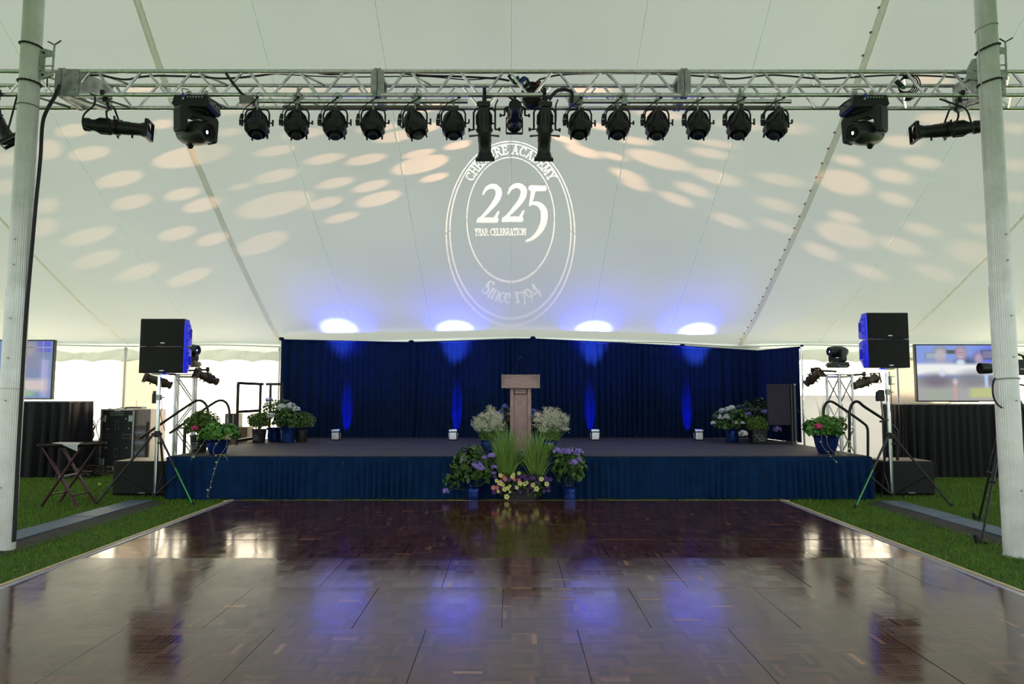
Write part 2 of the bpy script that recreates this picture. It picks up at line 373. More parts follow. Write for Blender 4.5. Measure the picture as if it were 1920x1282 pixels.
# ================================================================== DANCE FLOOR
def parquet():
    m = bpy.data.materials.new('parquet'); m.use_nodes = True; nt = m.node_tree; N = nt.nodes; L = nt.links; b = N['Principled BSDF']
    geo = N.new('ShaderNodeNewGeometry'); sep = N.new('ShaderNodeSeparateXYZ'); L.new(geo.outputs['Position'], sep.inputs[0])
    def M(op, a, bb=None, c=None):
        n = N.new('ShaderNodeMath'); n.operation = op
        for i, v in enumerate((a, bb, c)):
            if v is None: continue
            if isinstance(v, (int, float)): n.inputs[i].default_value = v
            else: L.new(v, n.inputs[i])
        return n.outputs[0]
    S = 1/0.152
    x = M('MULTIPLY', sep.outputs['X'], S); y = M('MULTIPLY', sep.outputs['Y'], S)
    ix = M('FLOOR', x); iy = M('FLOOR', y); fx = M('FRACT', x); fy = M('FRACT', y)
    chk = M('MODULO', M('ABSOLUTE', M('ADD', ix, iy)), 2.0)
    a = M('ADD', M('MULTIPLY', fx, chk), M('MULTIPLY', fy, M('SUBTRACT', 1.0, chk)))
    al = M('ADD', M('MULTIPLY', fy, chk), M('MULTIPLY', fx, M('SUBTRACT', 1.0, chk)))
    a5 = M('MULTIPLY', a, 5.0); idx = M('FLOOR', a5); fr = M('FRACT', a5)
    comb = N.new('ShaderNodeCombineXYZ'); L.new(ix, comb.inputs[0]); L.new(iy, comb.inputs[1]); L.new(idx, comb.inputs[2])
    wn = N.new('ShaderNodeTexWhiteNoise'); L.new(comb.outputs[0], wn.inputs['Vector'])
    comb2 = N.new('ShaderNodeCombineXYZ'); L.new(ix, comb2.inputs[0]); L.new(iy, comb2.inputs[1])
    wb = N.new('ShaderNodeTexWhiteNoise'); L.new(comb2.outputs[0], wb.inputs['Vector'])
    cr = N.new('ShaderNodeValToRGB'); e = cr.color_ramp.elements
    e[0].position = 0; e[0].color = (0.040, 0.014, 0.009, 1); e[1].position = 1; e[1].color = (0.30, 0.15, 0.07, 1)
    for p, c in ((0.3, (0.066, 0.024, 0.014, 1)), (0.85, (0.098, 0.037, 0.021, 1)), (0.985, (0.135, 0.053, 0.03, 1))): q = e.new(p); q.color = c
    L.new(wn.outputs['Value'], cr.inputs['Fac'])
    grain = N.new('ShaderNodeTexNoise'); grain.inputs['Scale'].default_value = 55; grain.inputs['Detail'].default_value = 5; L.new(geo.outputs['Position'], grain.inputs['Vector'])
    mx = N.new('ShaderNodeMix'); mx.data_type = 'RGBA'; mx.blend_type = 'MULTIPLY'; mx.inputs['Factor'].default_value = 0.6
    gr = N.new('ShaderNodeMapRange'); gr.inputs['To Min'].default_value = 0.5; gr.inputs['To Max'].default_value = 1.3; L.new(grain.outputs['Fac'], gr.inputs['Value'])
    L.new(cr.outputs['Color'], mx.inputs['A']); L.new(gr.outputs['Result'], mx.inputs['B']); L.new(mx.outputs['Result'], b.inputs['Base Color'])
    # joints
    jt = M('MINIMUM', M('MINIMUM', fr, M('SUBTRACT', 1.0, fr)), M('MULTIPLY', M('MINIMUM', al, M('SUBTRACT', 1.0, al)), 5.0))
    js = M('SMOOTH_MIN', jt, 0.04, 0.02)
    bp = N.new('ShaderNodeBump'); bp.inputs['Strength'].default_value = 0.25; bp.inputs['Distance'].default_value = 0.001
    wv = N.new('ShaderNodeTexNoise'); wv.inputs['Scale'].default_value = 9; L.new(geo.outputs['Position'], wv.inputs['Vector'])
    L.new(M('ADD', M('MULTIPLY', js, 8.0), M('MULTIPLY', wv.outputs['Fac'], 0.35)), bp.inputs['Height'])
    # every strip lies at its own tiny angle
    vs = N.new('ShaderNodeVectorMath'); vs.operation = 'SUBTRACT'; vs.inputs[1].default_value = (0.5, 0.5, 0.5); L.new(wn.outputs['Color'], vs.inputs[0])
    sc = N.new('ShaderNodeVectorMath'); sc.operation = 'SCALE'; sc.inputs['Scale'].default_value = 0.004; L.new(vs.outputs[0], sc.inputs[0])
    vb = N.new('ShaderNodeVectorMath'); vb.operation = 'SUBTRACT'; vb.inputs[1].default_value = (0.5, 0.5, 0.5); L.new(wb.outputs['Color'], vb.inputs[0])
    sb = N.new('ShaderNodeVectorMath'); sb.operation = 'SCALE'; sb.inputs['Scale'].default_value = 0.0035; L.new(vb.outputs[0], sb.inputs[0])
    ad = N.new('ShaderNodeVectorMath'); L.new(bp.outputs['Normal'], ad.inputs[0]); L.new(sc.outputs[0], ad.inputs[1])
    ad2 = N.new('ShaderNodeVectorMath'); L.new(ad.outputs[0], ad2.inputs[0]); L.new(sb.outputs[0], ad2.inputs[1])
    nm = N.new('ShaderNodeVectorMath'); nm.operation = 'NORMALIZE'; L.new(ad2.outputs[0], nm.inputs[0]); L.new(nm.outputs[0], b.inputs['Normal'])
    rr = N.new('ShaderNodeMapRange'); rr.inputs['To Min'].default_value = 0.09; rr.inputs['To Max'].default_value = 0.14; L.new(wb.outputs['Value'], rr.inputs['Value'])
    L.new(rr.outputs['Result'], b.inputs['Roughness']); b.inputs['Specular IOR Level'].default_value = 0.58
    return m
parq = parquet()
FX0, FX1, FY1, PN = -3.80, 3.68, 9.55, 8
PW = (FX1 - FX0)/PN; PD = 0.885
floor_t = thing('dance_floor', 'glossy dark brown parquet dance floor laid in square panels on the lawn', 'dance floor')
seam_al = mat('floor_seam_metal', (0.10, 0.08, 0.08), 0.4, 0.7)
under = MB().box(((FX0 + FX1)/2, (FY1 + 1.1)/2, 0.018), (FX1 - FX0, FY1 - 1.1, 0.03)).build('floor_bed', seam_al, floor_t, smooth=0)
rt = random.Random(5)
row_tilt = {0: 0.0, 1: -.1, 2: .0, 3: -.25, 4: 1.3, 5: .7, 6: .3, 7: .0, 8: 0, 9: 0}
row_y = [9.55, 8.68, 7.81, 7.0, 6.17, 5.26, 4.36, 3.46, 2.56, 1.66, 1.1]
for row in range(10):
    y1, y0 = row_y[row], row_y[row + 1]
    if y1 < 1.2: break
    off = PW/2 if row % 2 == 0 else 0
    edges = [FX0] + [FX0 + off + i*PW for i in range(0 if off else 1, PN)] + [FX1]
    for a, b_ in zip(edges[:-1], edges[1:]):
        cx, cy = (a + b_)/2, (y0 + y1)/2; g_ = 0.004
        hw, hd = (b_ - a)/2 - g_/2, (y1 - y0)/2 - g_/2
        tx = math.radians(row_tilt[row] + rt.uniform(-.12, .12)); ty = math.radians(rt.uniform(-.12, .12))
        R = Matrix.Rotation(-(-tx), 3, 'X') @ Matrix.Rotation(ty, 3, 'Y')
        p = MB(); c = Vector((cx, cy, 0.040)); R = Matrix.Rotation(tx, 3, 'X') @ Matrix.Rotation(ty, 3, 'Y')
        p.box((cx, cy, 0.045), (2*hw, 2*hd, 0.022), R)
        p.build('floor_panel', parq, floor_t, smooth=0)
# bevelled edging: grey metal ramp inside, pale wood strip outside
ramp_m = mat('ramp_metal', (0.36, 0.36, 0.46), 0.4, 0.5, noise=0.15, nscale=15)
wood_edge = mat('pale_wood_edge', (0.55, 0.42, 0.24), 0.6, noise=0.35, nscale=8, stretch=(1, 12, 1))
def edge(name, p0, p1, outward, w0, w1, z0, z1, m):
    p0, p1, o = Vector(p0), Vector(p1), Vector(outward)
    a, b_, c, d = p0 + o*w0, p1 + o*w0, p1 + o*w1, p0 + o*w1
    vs = [(a.x, a.y, z0), (b_.x, b_.y, z0), (c.x, c.y, z1), (d.x, d.y, z1), (a.x, a.y, 0.002), (b_.x, b_.y, 0.002), (c.x, c.y, 0.002), (d.x, d.y, 0.002)]
    return MB().add(vs, [(0, 1, 2, 3), (0, 4, 5, 1), (1, 5, 6, 2), (2, 6, 7, 3), (3, 7, 4, 0), (4, 7, 6, 5)]).build(name, m, floor_t, smooth=0)
for xx, s in ((FX0, -1), (FX1, 1)):
    edge('metal_edge', (xx, 1.1, 0), (xx, FY1 + .03, 0), (s, 0, 0), 0.002, 0.085, 0.060, 0.050, ramp_m)
    for k_ in range(4):
        ya = 1.1 + k_*(FY1 - .94)/4
        edge('wood_edge', (xx, ya, 0), (xx, ya + (FY1 - .94)/4 - .006, 0), (s, 0, 0), 0.088, 0.165, 0.055, 0.040, wood_edge)
for k_ in range(4):
    xa = FX0 - .165 + k_*(FX1 - FX0 + .33)/4
    edge('wood_edge', (xa, FY1, 0), (xa + (FX1 - FX0 + .33)/4 - .006, FY1, 0), (0, 1, 0), 0.002, 0.085 + .01*(k_ % 2), 0.058, 0.030, wood_edge)
# ================================================================== STAGE
SX0, SX1, SY0, SY1, SZ = -4.92, 5.15, 9.96, 14.2, 0.63
deck_m = mat('stage_deck', (0.040, 0.035, 0.042), 0.7, noise=0.3, nscale=14, bump=0.25, bscale=180)
stage = thing('stage', 'low wide stage deck covered in dark grey carpet behind the dance floor', 'stage')
bxs = [SX0, -2.42, 0.08, 2.6, SX1]
for a, b_ in zip(bxs[:-1], bxs[1:]):
    for c, d in ((SY0, 11.2), (11.2, 12.43), (12.43, SY1)):
        MB().box(((a + b_)/2, (c + d)/2, SZ - 0.04 + random.uniform(-.003, .002)), (b_ - a - 0.006, d - c - 0.006, 0.08)).build('deck_panel', deck_m, stage, smooth=0, bevel=0.003)
for x in bxs:
    for y in (SY0 + .1, 11.9, SY1 - .1): MB().cyl((min(max(x, SX0 + .1), SX1 - .1), y, 0), (min(max(x, SX0 + .1), SX1 - .1), y, SZ - .08), 0.03, n=10).build('leg', black_metal, stage)
MB().box(((SX0 + SX1)/2, SY1 + 0.0, SZ + 0.02), (SX1 - SX0 - .2, 0.04, 0.07)).build('rear_kerb', mat('brown_stained_timber', (0.06, 0.035, 0.025), 0.6, noise=0.3), stage, smooth=0)

def cloth(name, path, z0, z1, m, parent=None, seed=0, amp=0.03, freq=45, top_amp=0.35, nz=14, step=0.012, hem=0.0, lean=0.0, gathers=()):
    """pleated hanging cloth along a polyline path (x,y)"""
    r = np.random.default_rng(seed); P = np.array(path, float); seg = np.hypot(*np.diff(P, axis=0).T); S = np.concatenate([[0], np.cumsum(seg)])
    n = int(S[-1]/step) + 2; s = np.linspace(0, S[-1], n); x = np.interp(s, S, P[:, 0]); y = np.interp(s, S, P[:, 1])
    tx = np.gradient(x); ty = np.gradient(y); l = np.hypot(tx, ty); nx_, ny_ = ty/l, -tx/l       # right-hand normal
    # irregular pleat phase
    ph = np.cumsum(np.interp(s, np.linspace(0, S[-1], max(6, int(S[-1]*3))), r.uniform(.55, 1.5, max(6, int(S[-1]*3)))))*step*freq
    ph2 = np.cumsum(np.interp(s, np.linspace(0, S[-1], max(6, int(S[-1]*2))), r.uniform(.5, 1.4, max(6, int(S[-1]*2)))))*step*freq*0.37
    mod = np.interp(s, np.linspace(0, S[-1], max(6, int(S[-1]*2.6))), r.uniform(.12, 1.35, max(6, int(S[-1]*2.6))))
    drift = r.uniform(-1, 1, 8); V = np.zeros((n, nz, 3))
    zt = z1(x) if callable(z1) else np.full(n, z1)
    for j in range(nz):
        t = j/(nz - 1)                                  # 0 top, 1 bottom
        k_ = top_amp + (1 - top_amp)*min(1, t*1.6)
        sh = 0.5*t*np.sin(s*1.7 + drift[0]*3)
        d = amp*k_*mod*(2.4*np.abs(np.sin(ph/2 + sh)) - 1.4 + 0.6*np.sin(ph2 + 1.3 + sh) + 0.3*np.abs(np.sin(ph*1.37 + 2*sh))) + lean*t
        sd = 0
        for gx, gw, ga in gathers:                      # sideways pull at the foot
            sd = sd + ga*t*t*np.exp(-((s - gx)/gw)**2)
        zz = zt*(1 - t) + (z0 + hem*np.sin(ph2*0.5 + 1))*t
        V[:, j, 0] = x + nx_*d + tx/l*sd; V[:, j, 1] = y + ny_*d + ty/l*sd; V[:, j, 2] = zz
    return np_mesh(name, V, grid_faces(n, nz), m, parent)

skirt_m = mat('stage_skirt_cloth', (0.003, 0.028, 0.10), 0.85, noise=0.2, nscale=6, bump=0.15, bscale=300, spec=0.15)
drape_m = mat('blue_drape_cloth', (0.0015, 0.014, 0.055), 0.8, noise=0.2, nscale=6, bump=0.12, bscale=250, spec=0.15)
sk = [(SX0, -2.42, 'left end'), (-2.42, 0.08, 'left of the centre flowers'), (0.08, 2.625, 'right of the centre flowers'), (2.60, SX1, 'right end')]
labs = ['pleated navy skirt at the left end of the stage front, turning the corner', 'pleated navy stage skirt section just left of the lectern flowers',
        'pleated navy stage skirt section just right of the lectern flowers', 'pleated navy skirt at the right end of the stage front, turning the corner']
for i, (a, b_, _) in enumerate(sk):
    path = [(a, SY0 - .055), (b_, SY0 - .055)]
    if i == 0: path = [(SX0 - .03, SY1 - .3), (SX0 - .03, SY0 - .055)] + path[1:]
    if i == 3: path = path + [(SX1 + .03, SY0 - .055), (SX1 + .03, SY1 - 1.8)]
    t = thing('stage_skirt', labs[i], 'stage skirt', group='navy skirts around the stage')
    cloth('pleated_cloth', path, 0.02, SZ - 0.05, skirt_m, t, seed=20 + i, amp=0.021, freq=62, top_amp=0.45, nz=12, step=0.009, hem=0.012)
    cloth('gathered_band', path, SZ - 0.075, SZ - 0.012, skirt_m, t, seed=40 + i, amp=0.005, freq=110, top_amp=0.9, nz=3, lean=0.0)

# ---- pipe and drape backdrop
def ztop(x): return np.interp(x, [-4.75, -2.1, 0.45, 3.55, 5.33], [2.66, 2.60, 2.68, 2.53, 2.40])
DY = 14.14
dpan = [((-4.78, DY), (-2.08, DY)), ((-2.08, DY), (0.45, DY)), ((0.45, DY), (3.68, DY)), ((3.58, DY + .03), (5.06, 14.0), (5.33, 12.6))]
dl = ['leftmost section of the tall dark blue pleated backdrop drape', 'backdrop drape section left of the lectern, blue cloth with a foot pulled onto the stage',
      'wide backdrop drape section right of the lectern in dark blue', 'rightmost dark blue drape section, ending beside the lighting tower']
for i, path in enumerate(dpan):
    t = thing('backdrop_drape', dl[i], 'drape', group='dark blue backdrop drapes behind the stage')
    g_ = [(0.35, .35, -.1)] if i == 1 else []
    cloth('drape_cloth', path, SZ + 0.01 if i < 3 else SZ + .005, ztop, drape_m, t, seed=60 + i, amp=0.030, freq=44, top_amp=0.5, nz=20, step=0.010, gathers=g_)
    tp = [(p[0], p[1], float(ztop(p[0])) - .02) for p in path]
    MB().tube(tp, 0.022, 8).build('top_rail', drape_m, t)
for i, (x, y) in enumerate([(-4.78, DY + .04), (-2.08, DY + .04), (0.45, DY + .04), (3.58, DY + .12), (5.35, 12.55)]):
    z = float(ztop(x)); t = thing('drape_upright', ['knobbed drape upright at the left end of the backdrop', 'drape upright with cloth knob left of the lectern', 'drape upright with cloth knob above the lectern',
             'drape upright with cloth knob right of the lectern', 'bare drape upright at the right end of the backdrop'][i], 'drape pole', (x, y, 0), group='uprights carrying the backdrop')
    MB().cyl((0, 0, SZ if i < 4 else 0.0), (0, 0, z), 0.02, n=10).build('pole', alu, t)
    MB().ball((0, -.02, z + 0.01), 0.045 if i < 4 else .025, 12, 8, (1.3, 1, .8)).build('pole_knob', drape_m, t)

# ---- uplights on the stage: four, throwing blue light at the canopy
can_m = mat('uplight_silver', (0.82, 0.82, 0.86), 0.22, 1.0, noise=0.15, nscale=30, bump=0.1)
lens_em = mat('blue_led_lens', (0.3, 0.35, 1.0), 0.3, emit=(0.12, 0.16, 1.0), es=30)
UPL = [(630, 13.3), (849.5, 13.3), (1115.5, 13.3), (1309.5, 13.3)]
ul = ['silver box uplight on the stage left of the two centre ones, near the white hydrangeas', 'silver box uplight on the stage just left of the lectern', 'silver box uplight on the stage just right of the lectern',
      'silver box uplight on the stage next to the right-hand hydrangeas']
ul[0] = 'leftmost of the four silver box uplights standing along the backdrop'
for i, (px, y) in enumerate(UPL):
    X = at(px, 815, y).x
    t = thing('stage_uplight', ul[i], 'uplight', (X, y, SZ), group='silver blue-beam uplights on the stage')
    a = 0.068
    MB().prism([(-a, 0.02), (a, 0.02), (a, 0.15), (a*.9, .158), (-a*.9, .158), (-a, .15)], -a, a).build('housing', can_m, t, smooth=0, bevel=0.006)
    r_ = MB()
    for s in (-1, 1):
        r_.box((s*(a + .002), 0, .2 - .008), (.012, 2*a, .03)); r_.box((0, s*(a + .002), .2 - .008), (2*a, .012, .03))
    r_.build('top_rim', can_m, t, smooth=0)
    MB().box((0, 0, .168), (1.8*a, 1.8*a, .018)).build('vent_gap', black_plastic, t, smooth=0)
    for sx in (-1, 1):
        for sy in (-1, 1): MB().cyl((sx*.05, sy*.05, 0), (sx*.05, sy*.05, .022), .012, n=8).build('foot', black_rubber, t)
    b_ = MB()
    for s in (-1, 1): b_.tube([(s*(a + .008), 0, .05), (s*(a + .018), 0, .06), (s*(a + .018), 0, .14), (s*(a + .008), 0, .15)], .004, 6)
    b_.build('side_handle', can_m, t)
    MB().cyl((0, 0, .178), (0, 0, .184), .05, n=20).build('lens', lens_em, t)
    tgt = [(636, 615), (853, 616), (1113, 617), (1306, 622)][i]
    hp = hit_ceiling([tgt[0]], [tgt[1]])[0]
    L0 = Vector((X, y, SZ + .215)); d = Vector(hp) - L0
    for nm, en, ang, bl, col in (('uplight_beam', 1500, 23, 0.8, (0.25, 0.3, 1.0)), ('uplight_halo', 1000, 36, 1.0, (0.02, 0.03, 1.0)), ('uplight_glow', 170, 58, 1.0, (0.015, 0.02, 1.0)), ('uplight_spill', 60, 165, 1.0, (0.02, 0.03, 1.0))):
        ld = bpy.data.lights.new(nm, 'SPOT'); ld.energy = en; ld.spot_size = math.radians(ang); ld.spot_blend = bl; ld.color = col; ld.shadow_soft_size = 0.03
        lo = bpy.data.objects.new(nm, ld); COL.objects.link(lo); lo.location = L0; lo.rotation_euler = (d if nm == 'uplight_beam' else Vector((0, {'uplight_halo': .27, 'uplight_glow': .05}.get(nm, -.3), 1))).to_track_quat('-Z', 'Y').to_euler()
    # light leaking from the back of the can on to the drape
    ld = bpy.data.lights.new('uplight_leak', 'SPOT'); ld.energy = 150; ld.spot_size = math.radians(58); ld.spot_blend = .5; ld.color = (0.01, 0.015, 1.0); ld.shadow_soft_size = 0.01
    lo = bpy.data.objects.new('uplight_leak', ld); COL.objects.link(lo); lo.location = (X, y + .085, SZ + .13); lo.scale = (.26, 1, 1); lo.rotation_euler = Vector((0, .75, .40)).to_track_quat('-Z', 'Y').to_euler()

# ---- lectern
oak = mat('lectern_wood', (0.36, 0.27, 0.25), 0.42, noise=0.3, nscale=9, stretch=(9, 9, 0.8), bump=0.08, bscale=80)
oak_h = mat('lectern_wood_crosswise', (0.36, 0.27, 0.25), 0.42, noise=0.3, nscale=9, stretch=(0.8, 9, 9), bump=0.08, bscale=80)
dark_line = mat('dark_groove', (0.05, 0.02, 0.02), 0.6)
LX = at(976, 720, 10.6).x
lec = thing('lectern', 'brown wooden lectern on the stage front between the white flowers', 'lectern', (LX, 10.75, SZ))
zt = at(976, 702, 10.5).z - SZ; zb = at(976, 727.5, 10.5).z - SZ
MB().box((0, -.22, (zt + zb)/2), (0.55, 0.03, zt - zb)).build('front_board', oak_h, lec, bevel=0.003)
for s in (-1, 1): MB().prism([(-.25, zb), (.2, zb), (.2, zt - .10 + .08), (-.25, zt + .006)], s*.283 - .012, s*.283 + .012, 'x').build('side_board', oak, lec, smooth=0, bevel=0.002)
MB().add([(-.27, -.2, zt - .02), (.27, -.2, zt - .02), (.27, .2, zt - .045), (-.27, .2, zt - .045), (-.27, -.2, zb), (.27, -.2, zb), (.27, .2, zb), (-.27, .2, zb)],
         [(0, 1, 2, 3), (7, 6, 5, 4), (0, 4, 5, 1), (1, 5, 6, 2), (2, 6, 7, 3), (3, 7, 4, 0)]).build('reading_desk', oak_h, lec, smooth=0)
cw = 0.325
for s in (-1, 1): MB().box((s*(cw/2 - .028), -.13, zb/2 + .02), (.056, .06, zb - .04)).build('column_stile', oak, lec, bevel=0.003)
MB().box((0, -.115, zb/2 + .02), (cw - .112, .04, zb - .04)).build('column_panel', oak, lec)
MB().box((0, .03, zb/2 + .02), (cw - .01, .24, zb - .04)).build('column_body', oak, lec)
for s in (-1, 1): MB().box((s*(cw/2 - .058), -.138, zb/2), (.005, .01, zb - .05)).build('panel_groove', dark_line, lec, smooth=0)
MB().box((0, -.14, zb - .055), (.20, .012, .085)).build('name_plate_surround', dark_line, lec, smooth=0)
npl = MB().box((0, -.148, zb - .05), (.175, .008, .066)).build('name_plate', oak_h, lec, smooth=0)
# script-like carved line on the plate
MB().tube(spline([(-.05, -.154, zb - .06), (-.03, -.154, zb - .045), (-.01, -.154, zb - .038), (-.012, -.154, zb - .056), (.012, -.154, zb - .048), (.028, -.154, zb - .056), (.055, -.154, zb - .046)], 5), .0016, 5).build('carved_script', dark_line, npl)
MB().box((0, -.02, .02), (.46, .42, .04)).build('base', oak_h, lec, bevel=0.006)
# two thin microphones over the lectern
for s, lb in ((-1, 'thin black gooseneck microphone leaning from the left of the lectern top'), (1, 'thin black gooseneck microphone leaning from the right of the lectern top')):
    t = thing('gooseneck_microphone', lb, 'microphone', (LX + s*.17, 10.72, SZ + zt - .03), group='gooseneck microphones on the lectern')
    MB().tube(spline([(0, 0, 0), (-s*.05, .0, .09), (-s*.11, .0, .20), (-s*.155, .0, .30)], 5), .003, 6).build('gooseneck', cable_m, t)
    MB().cyl((-s*.152, 0, .29), (-s*.162, 0, .325), .007, .009, 8).build('microphone_head', black_metal, t)
    MB().cyl((0, 0, 0), (0, 0, .02), .012, n=10).build('socket', black_metal, t)
# ================================================================== OVERHEAD TRUSS
TY0, TY1, TZ0, TZ1 = 6.95, 7.28, 4.645, 4.90      # front/back chord planes, lower/upper chord heights
CR = 0.024
XL, XR = at(122, 155, 6.95).x, at(1832, 155, 6.95).x
joints = [-8.6, at(118, 150, TY0).x, at(708, 150, TY0).x, at(1282, 150, TY0).x, at(1838, 150, TY0).x, 8.6]
tl = ['aluminium box truss section running out of the frame left of the left tent pole', 'aluminium box truss section over the left side, carrying a moving head', 'middle aluminium box truss section over the lectern',
      'aluminium box truss section over the right side, carrying a moving head', 'aluminium box truss section running out of the frame right of the right tent pole']
for i in range(5):
    a, b_ = joints[i], joints[i + 1]; L_ = b_ - a
    t = thing('lighting_truss', tl[i], 'truss', (a, TY0, TZ0), group='box truss sections hung between the tent poles')
    H, D = TZ1 - TZ0, TY1 - TY0
    for y in (0, D):
        for z in (0, H): MB().cyl((0.01, y, z), (L_ - .01, y, z), CR, n=14).build('chord', alu, t)
    npan = max(4, int(round(L_/0.56))) ; pw = (L_ - .12)/npan; R_ = 0.0145
    for y in (0, D):                                 # front and back faces: V lacing
        for k_ in range(npan):
            x0 = .06 + k_*pw
            off = .18*pw if y == 0 else .18*pw
            MB().cyl((x0 + .03, y, 0), (x0 + pw/2 - .03, y, H), R_, n=8).build('brace', alu, t)
            MB().cyl((x0 + pw/2 + .03, y, H), (x0 + pw - .03, y, 0), R_, n=8).build('brace', alu, t)
    for z in (0, H):                                 # a few diagonals across the top and bottom faces
        for k_ in range(0, npan, 2):
            x0 = .06 + k_*pw + pw/2
            MB().cyl((x0, 0, z), (x0 + pw*.42, D, z), R_, n=8).build('brace', alu, t)
    for xx, s in ((0, 1), (L_, -1)):                 # end plates
        e = MB()
        e.box((xx + s*.02, 0, H/2), (.035, .055, H + .05)); e.box((xx + s*.02, D, H/2), (.035, .055, H + .05))
        e.box((xx + s*.02, D/2, H), (.035, D, .05)); e.box((xx + s*.02, D/2, 0), (.035, D, .05))
        e.box((xx + s*.035, -.012, H/2), (.065, .03, H - .01))
        e.build('end_plate', alu_plate, t, smooth=0, bevel=0.003)
# angled corner blocks by the poles
for s, x0, lb in ((-1, joints[1] + .10, 'boxy aluminium hinge block in the truss beside the left tent pole'), (1, joints[4] + .16, 'boxy aluminium hinge block in the truss beside the right tent pole')):
    t = thing('truss_hinge_block', lb, 'truss block', (x0, TY0, TZ0), group='hinge blocks joining the truss at the poles')
    H, D = TZ1 - TZ0, TY1 - TY0; q = -s
    MB().box((0, -.02, H/2), (.17, .02, H + .02)).build('front_plate', alu_plate, t, smooth=0)
    MB().add([(-.09*q, -.02, -.03), (.0, -.02, -.03), (.22*q, D, -.03), (.12*q, D, -.03), (-.09*q, -.02, -.015), (.0, -.02, -.015), (.26*q, D, -.015), (.14*q, D, -.015)],
             [(0, 1, 2, 3), (4, 7, 6, 5), (0, 4, 5, 1), (1, 5, 6, 2), (2, 6, 7, 3), (3, 7, 4, 0)]).build('bottom_plate', alu_plate, t, smooth=0)
    MB().add([(.085*q, -.02, 0), (.22*q, D, 0), (.22*q, D, H), (.085*q, -.02, H), (.10*q, -.02, 0), (.235*q, D, 0), (.235*q, D, H), (.10*q, -.02, H)],
             [(0, 1, 2, 3), (4, 7, 6, 5), (0, 4, 5, 1), (1, 5, 6, 2), (2, 6, 7, 3), (3, 7, 4, 0)]).build('angled_plate', alu_plate, t, smooth=0)
    for z in (.05, H - .05):
        for x in (-.05, .05): MB().cyl((x, -.03, z), (x, -.045, z), .01, n=8).build('bolt', galv, t)

# cables clipped along the upper chord
def cable(name, pts, r, label, cat='cable', m=None, group=None, n=6, k_=6):
    o = MB().tube(spline(pts, k_), r, n).build(name, m or cable_m); return tag(o, label, cat, group)
def chordpt(px, dy=0, Y=6.97): p = at(px, 133 + dy, Y); return (p.x, Y + .03, p.z)
cable('power_cable', [chordpt(130, 8), chordpt(180, 6), chordpt(230, 14), chordpt(262, 9), chordpt(298, 7), chordpt(370, 9), chordpt(420, 12), chordpt(480, 7), chordpt(560, -3), chordpt(620, 4), chordpt(700, -3), chordpt(790, 6), chordpt(860, 8), chordpt(930, 12), chordpt(955, 16)], .011,
      'thick black cable slung along the upper truss chord on the left half')
cable('power_cable', [chordpt(1010, 14), chordpt(1050, 5), chordpt(1130, 2), chordpt(1240, 3), chordpt(1330, 8), chordpt(1380, 12), chordpt(1450, 5), chordpt(1540, 12), chordpt(1590, 10), chordpt(1680, 5), chordpt(1780, 8), chordpt(1810, 12)], .009,
      'thinner black cable slung along the upper truss chord on the right half')
cable('signal_cable', [chordpt(940, 8), chordpt(880, 14), chordpt(800, 8), chordpt(730, 8), chordpt(640, 9), chordpt(560, 6), chordpt(500, 2)], .006, 'thin black signal cable sagging below the upper truss chord left of centre')

# ---- battens (supply pipes) clamped under the front chord
BY = 6.92
def batten(x0, x1, label, boxside):
    z = at(700, 190, BY).z
    t = thing('lamp_bar', label, 'lamp bar', (x0, BY, z), group='lamp bars under the truss')
    L_ = x1 - x0
    MB().cyl((0, 0, 0), (L_, 0, 0), .024, n=14).build('pipe', alu, t)
    MB().cyl((.28, .04, -.045), (L_ - .1, .04, -.045), .018, n=10).build('wiring_tray', mat('brown_grey_tray', (0.24, 0.2, 0.17), 0.5, 0.4, noise=.2), t)
    MB().prism([(-.14, -.045), (-.02, -.045), (0, -.03), (0, .03), (-.02, .045), (-.12, .045), (-.15, .02)], -.05, .05).build('junction_box', mat('junction_box_metal', (0.3, 0.3, 0.28), 0.45, 0.8, noise=.2), t, smooth=0, bevel=.004)
    for f in (.20, .76):
        c = MB(); x = L_*f
        c.box((x, 0, .06), (.07, .07, .03)); c.box((x, 0, .0), (.06, .062, .07)); c.cyl((x, 0, .02), (x, 0, .12), .012, n=8); c.torus((x, .02, .118), .032, .008, (1, 0, 0), 16, 6); c.cyl((x - .02, -.035, .05), (x - .02, -.06, .05), .012, n=8)
        c.build('pipe_clamp', galv, t, smooth=35)
    return t, z
b1, BZ = batten(at(478, 190, BY).x, at(877, 190, BY).x, 'aluminium lamp bar under the truss left of centre, holding six lamps', 1)
b2, _ = batten(at(1092, 190, BY).x, at(1483, 190, BY).x, 'aluminium lamp bar under the truss right of centre, holding six lamps', 1)
cable('feed_cable', [at(424, 138, 6.9), at(436, 155, 6.9), at(455, 178, 6.9), at(466, 190, 6.9)], .016, 'stout black feed cable dropping from the truss to the left lamp bar')
cable('feed_cable', [at(1030, 187, 6.85), at(1036, 178, 6.85), at(1045, 170, 6.85), at(1060, 168, 6.85), at(1072, 174, 6.85), at(1072, 192, 6.85)], .018, 'stout black feed cable looping into the right lamp bar beside the centre lamps')

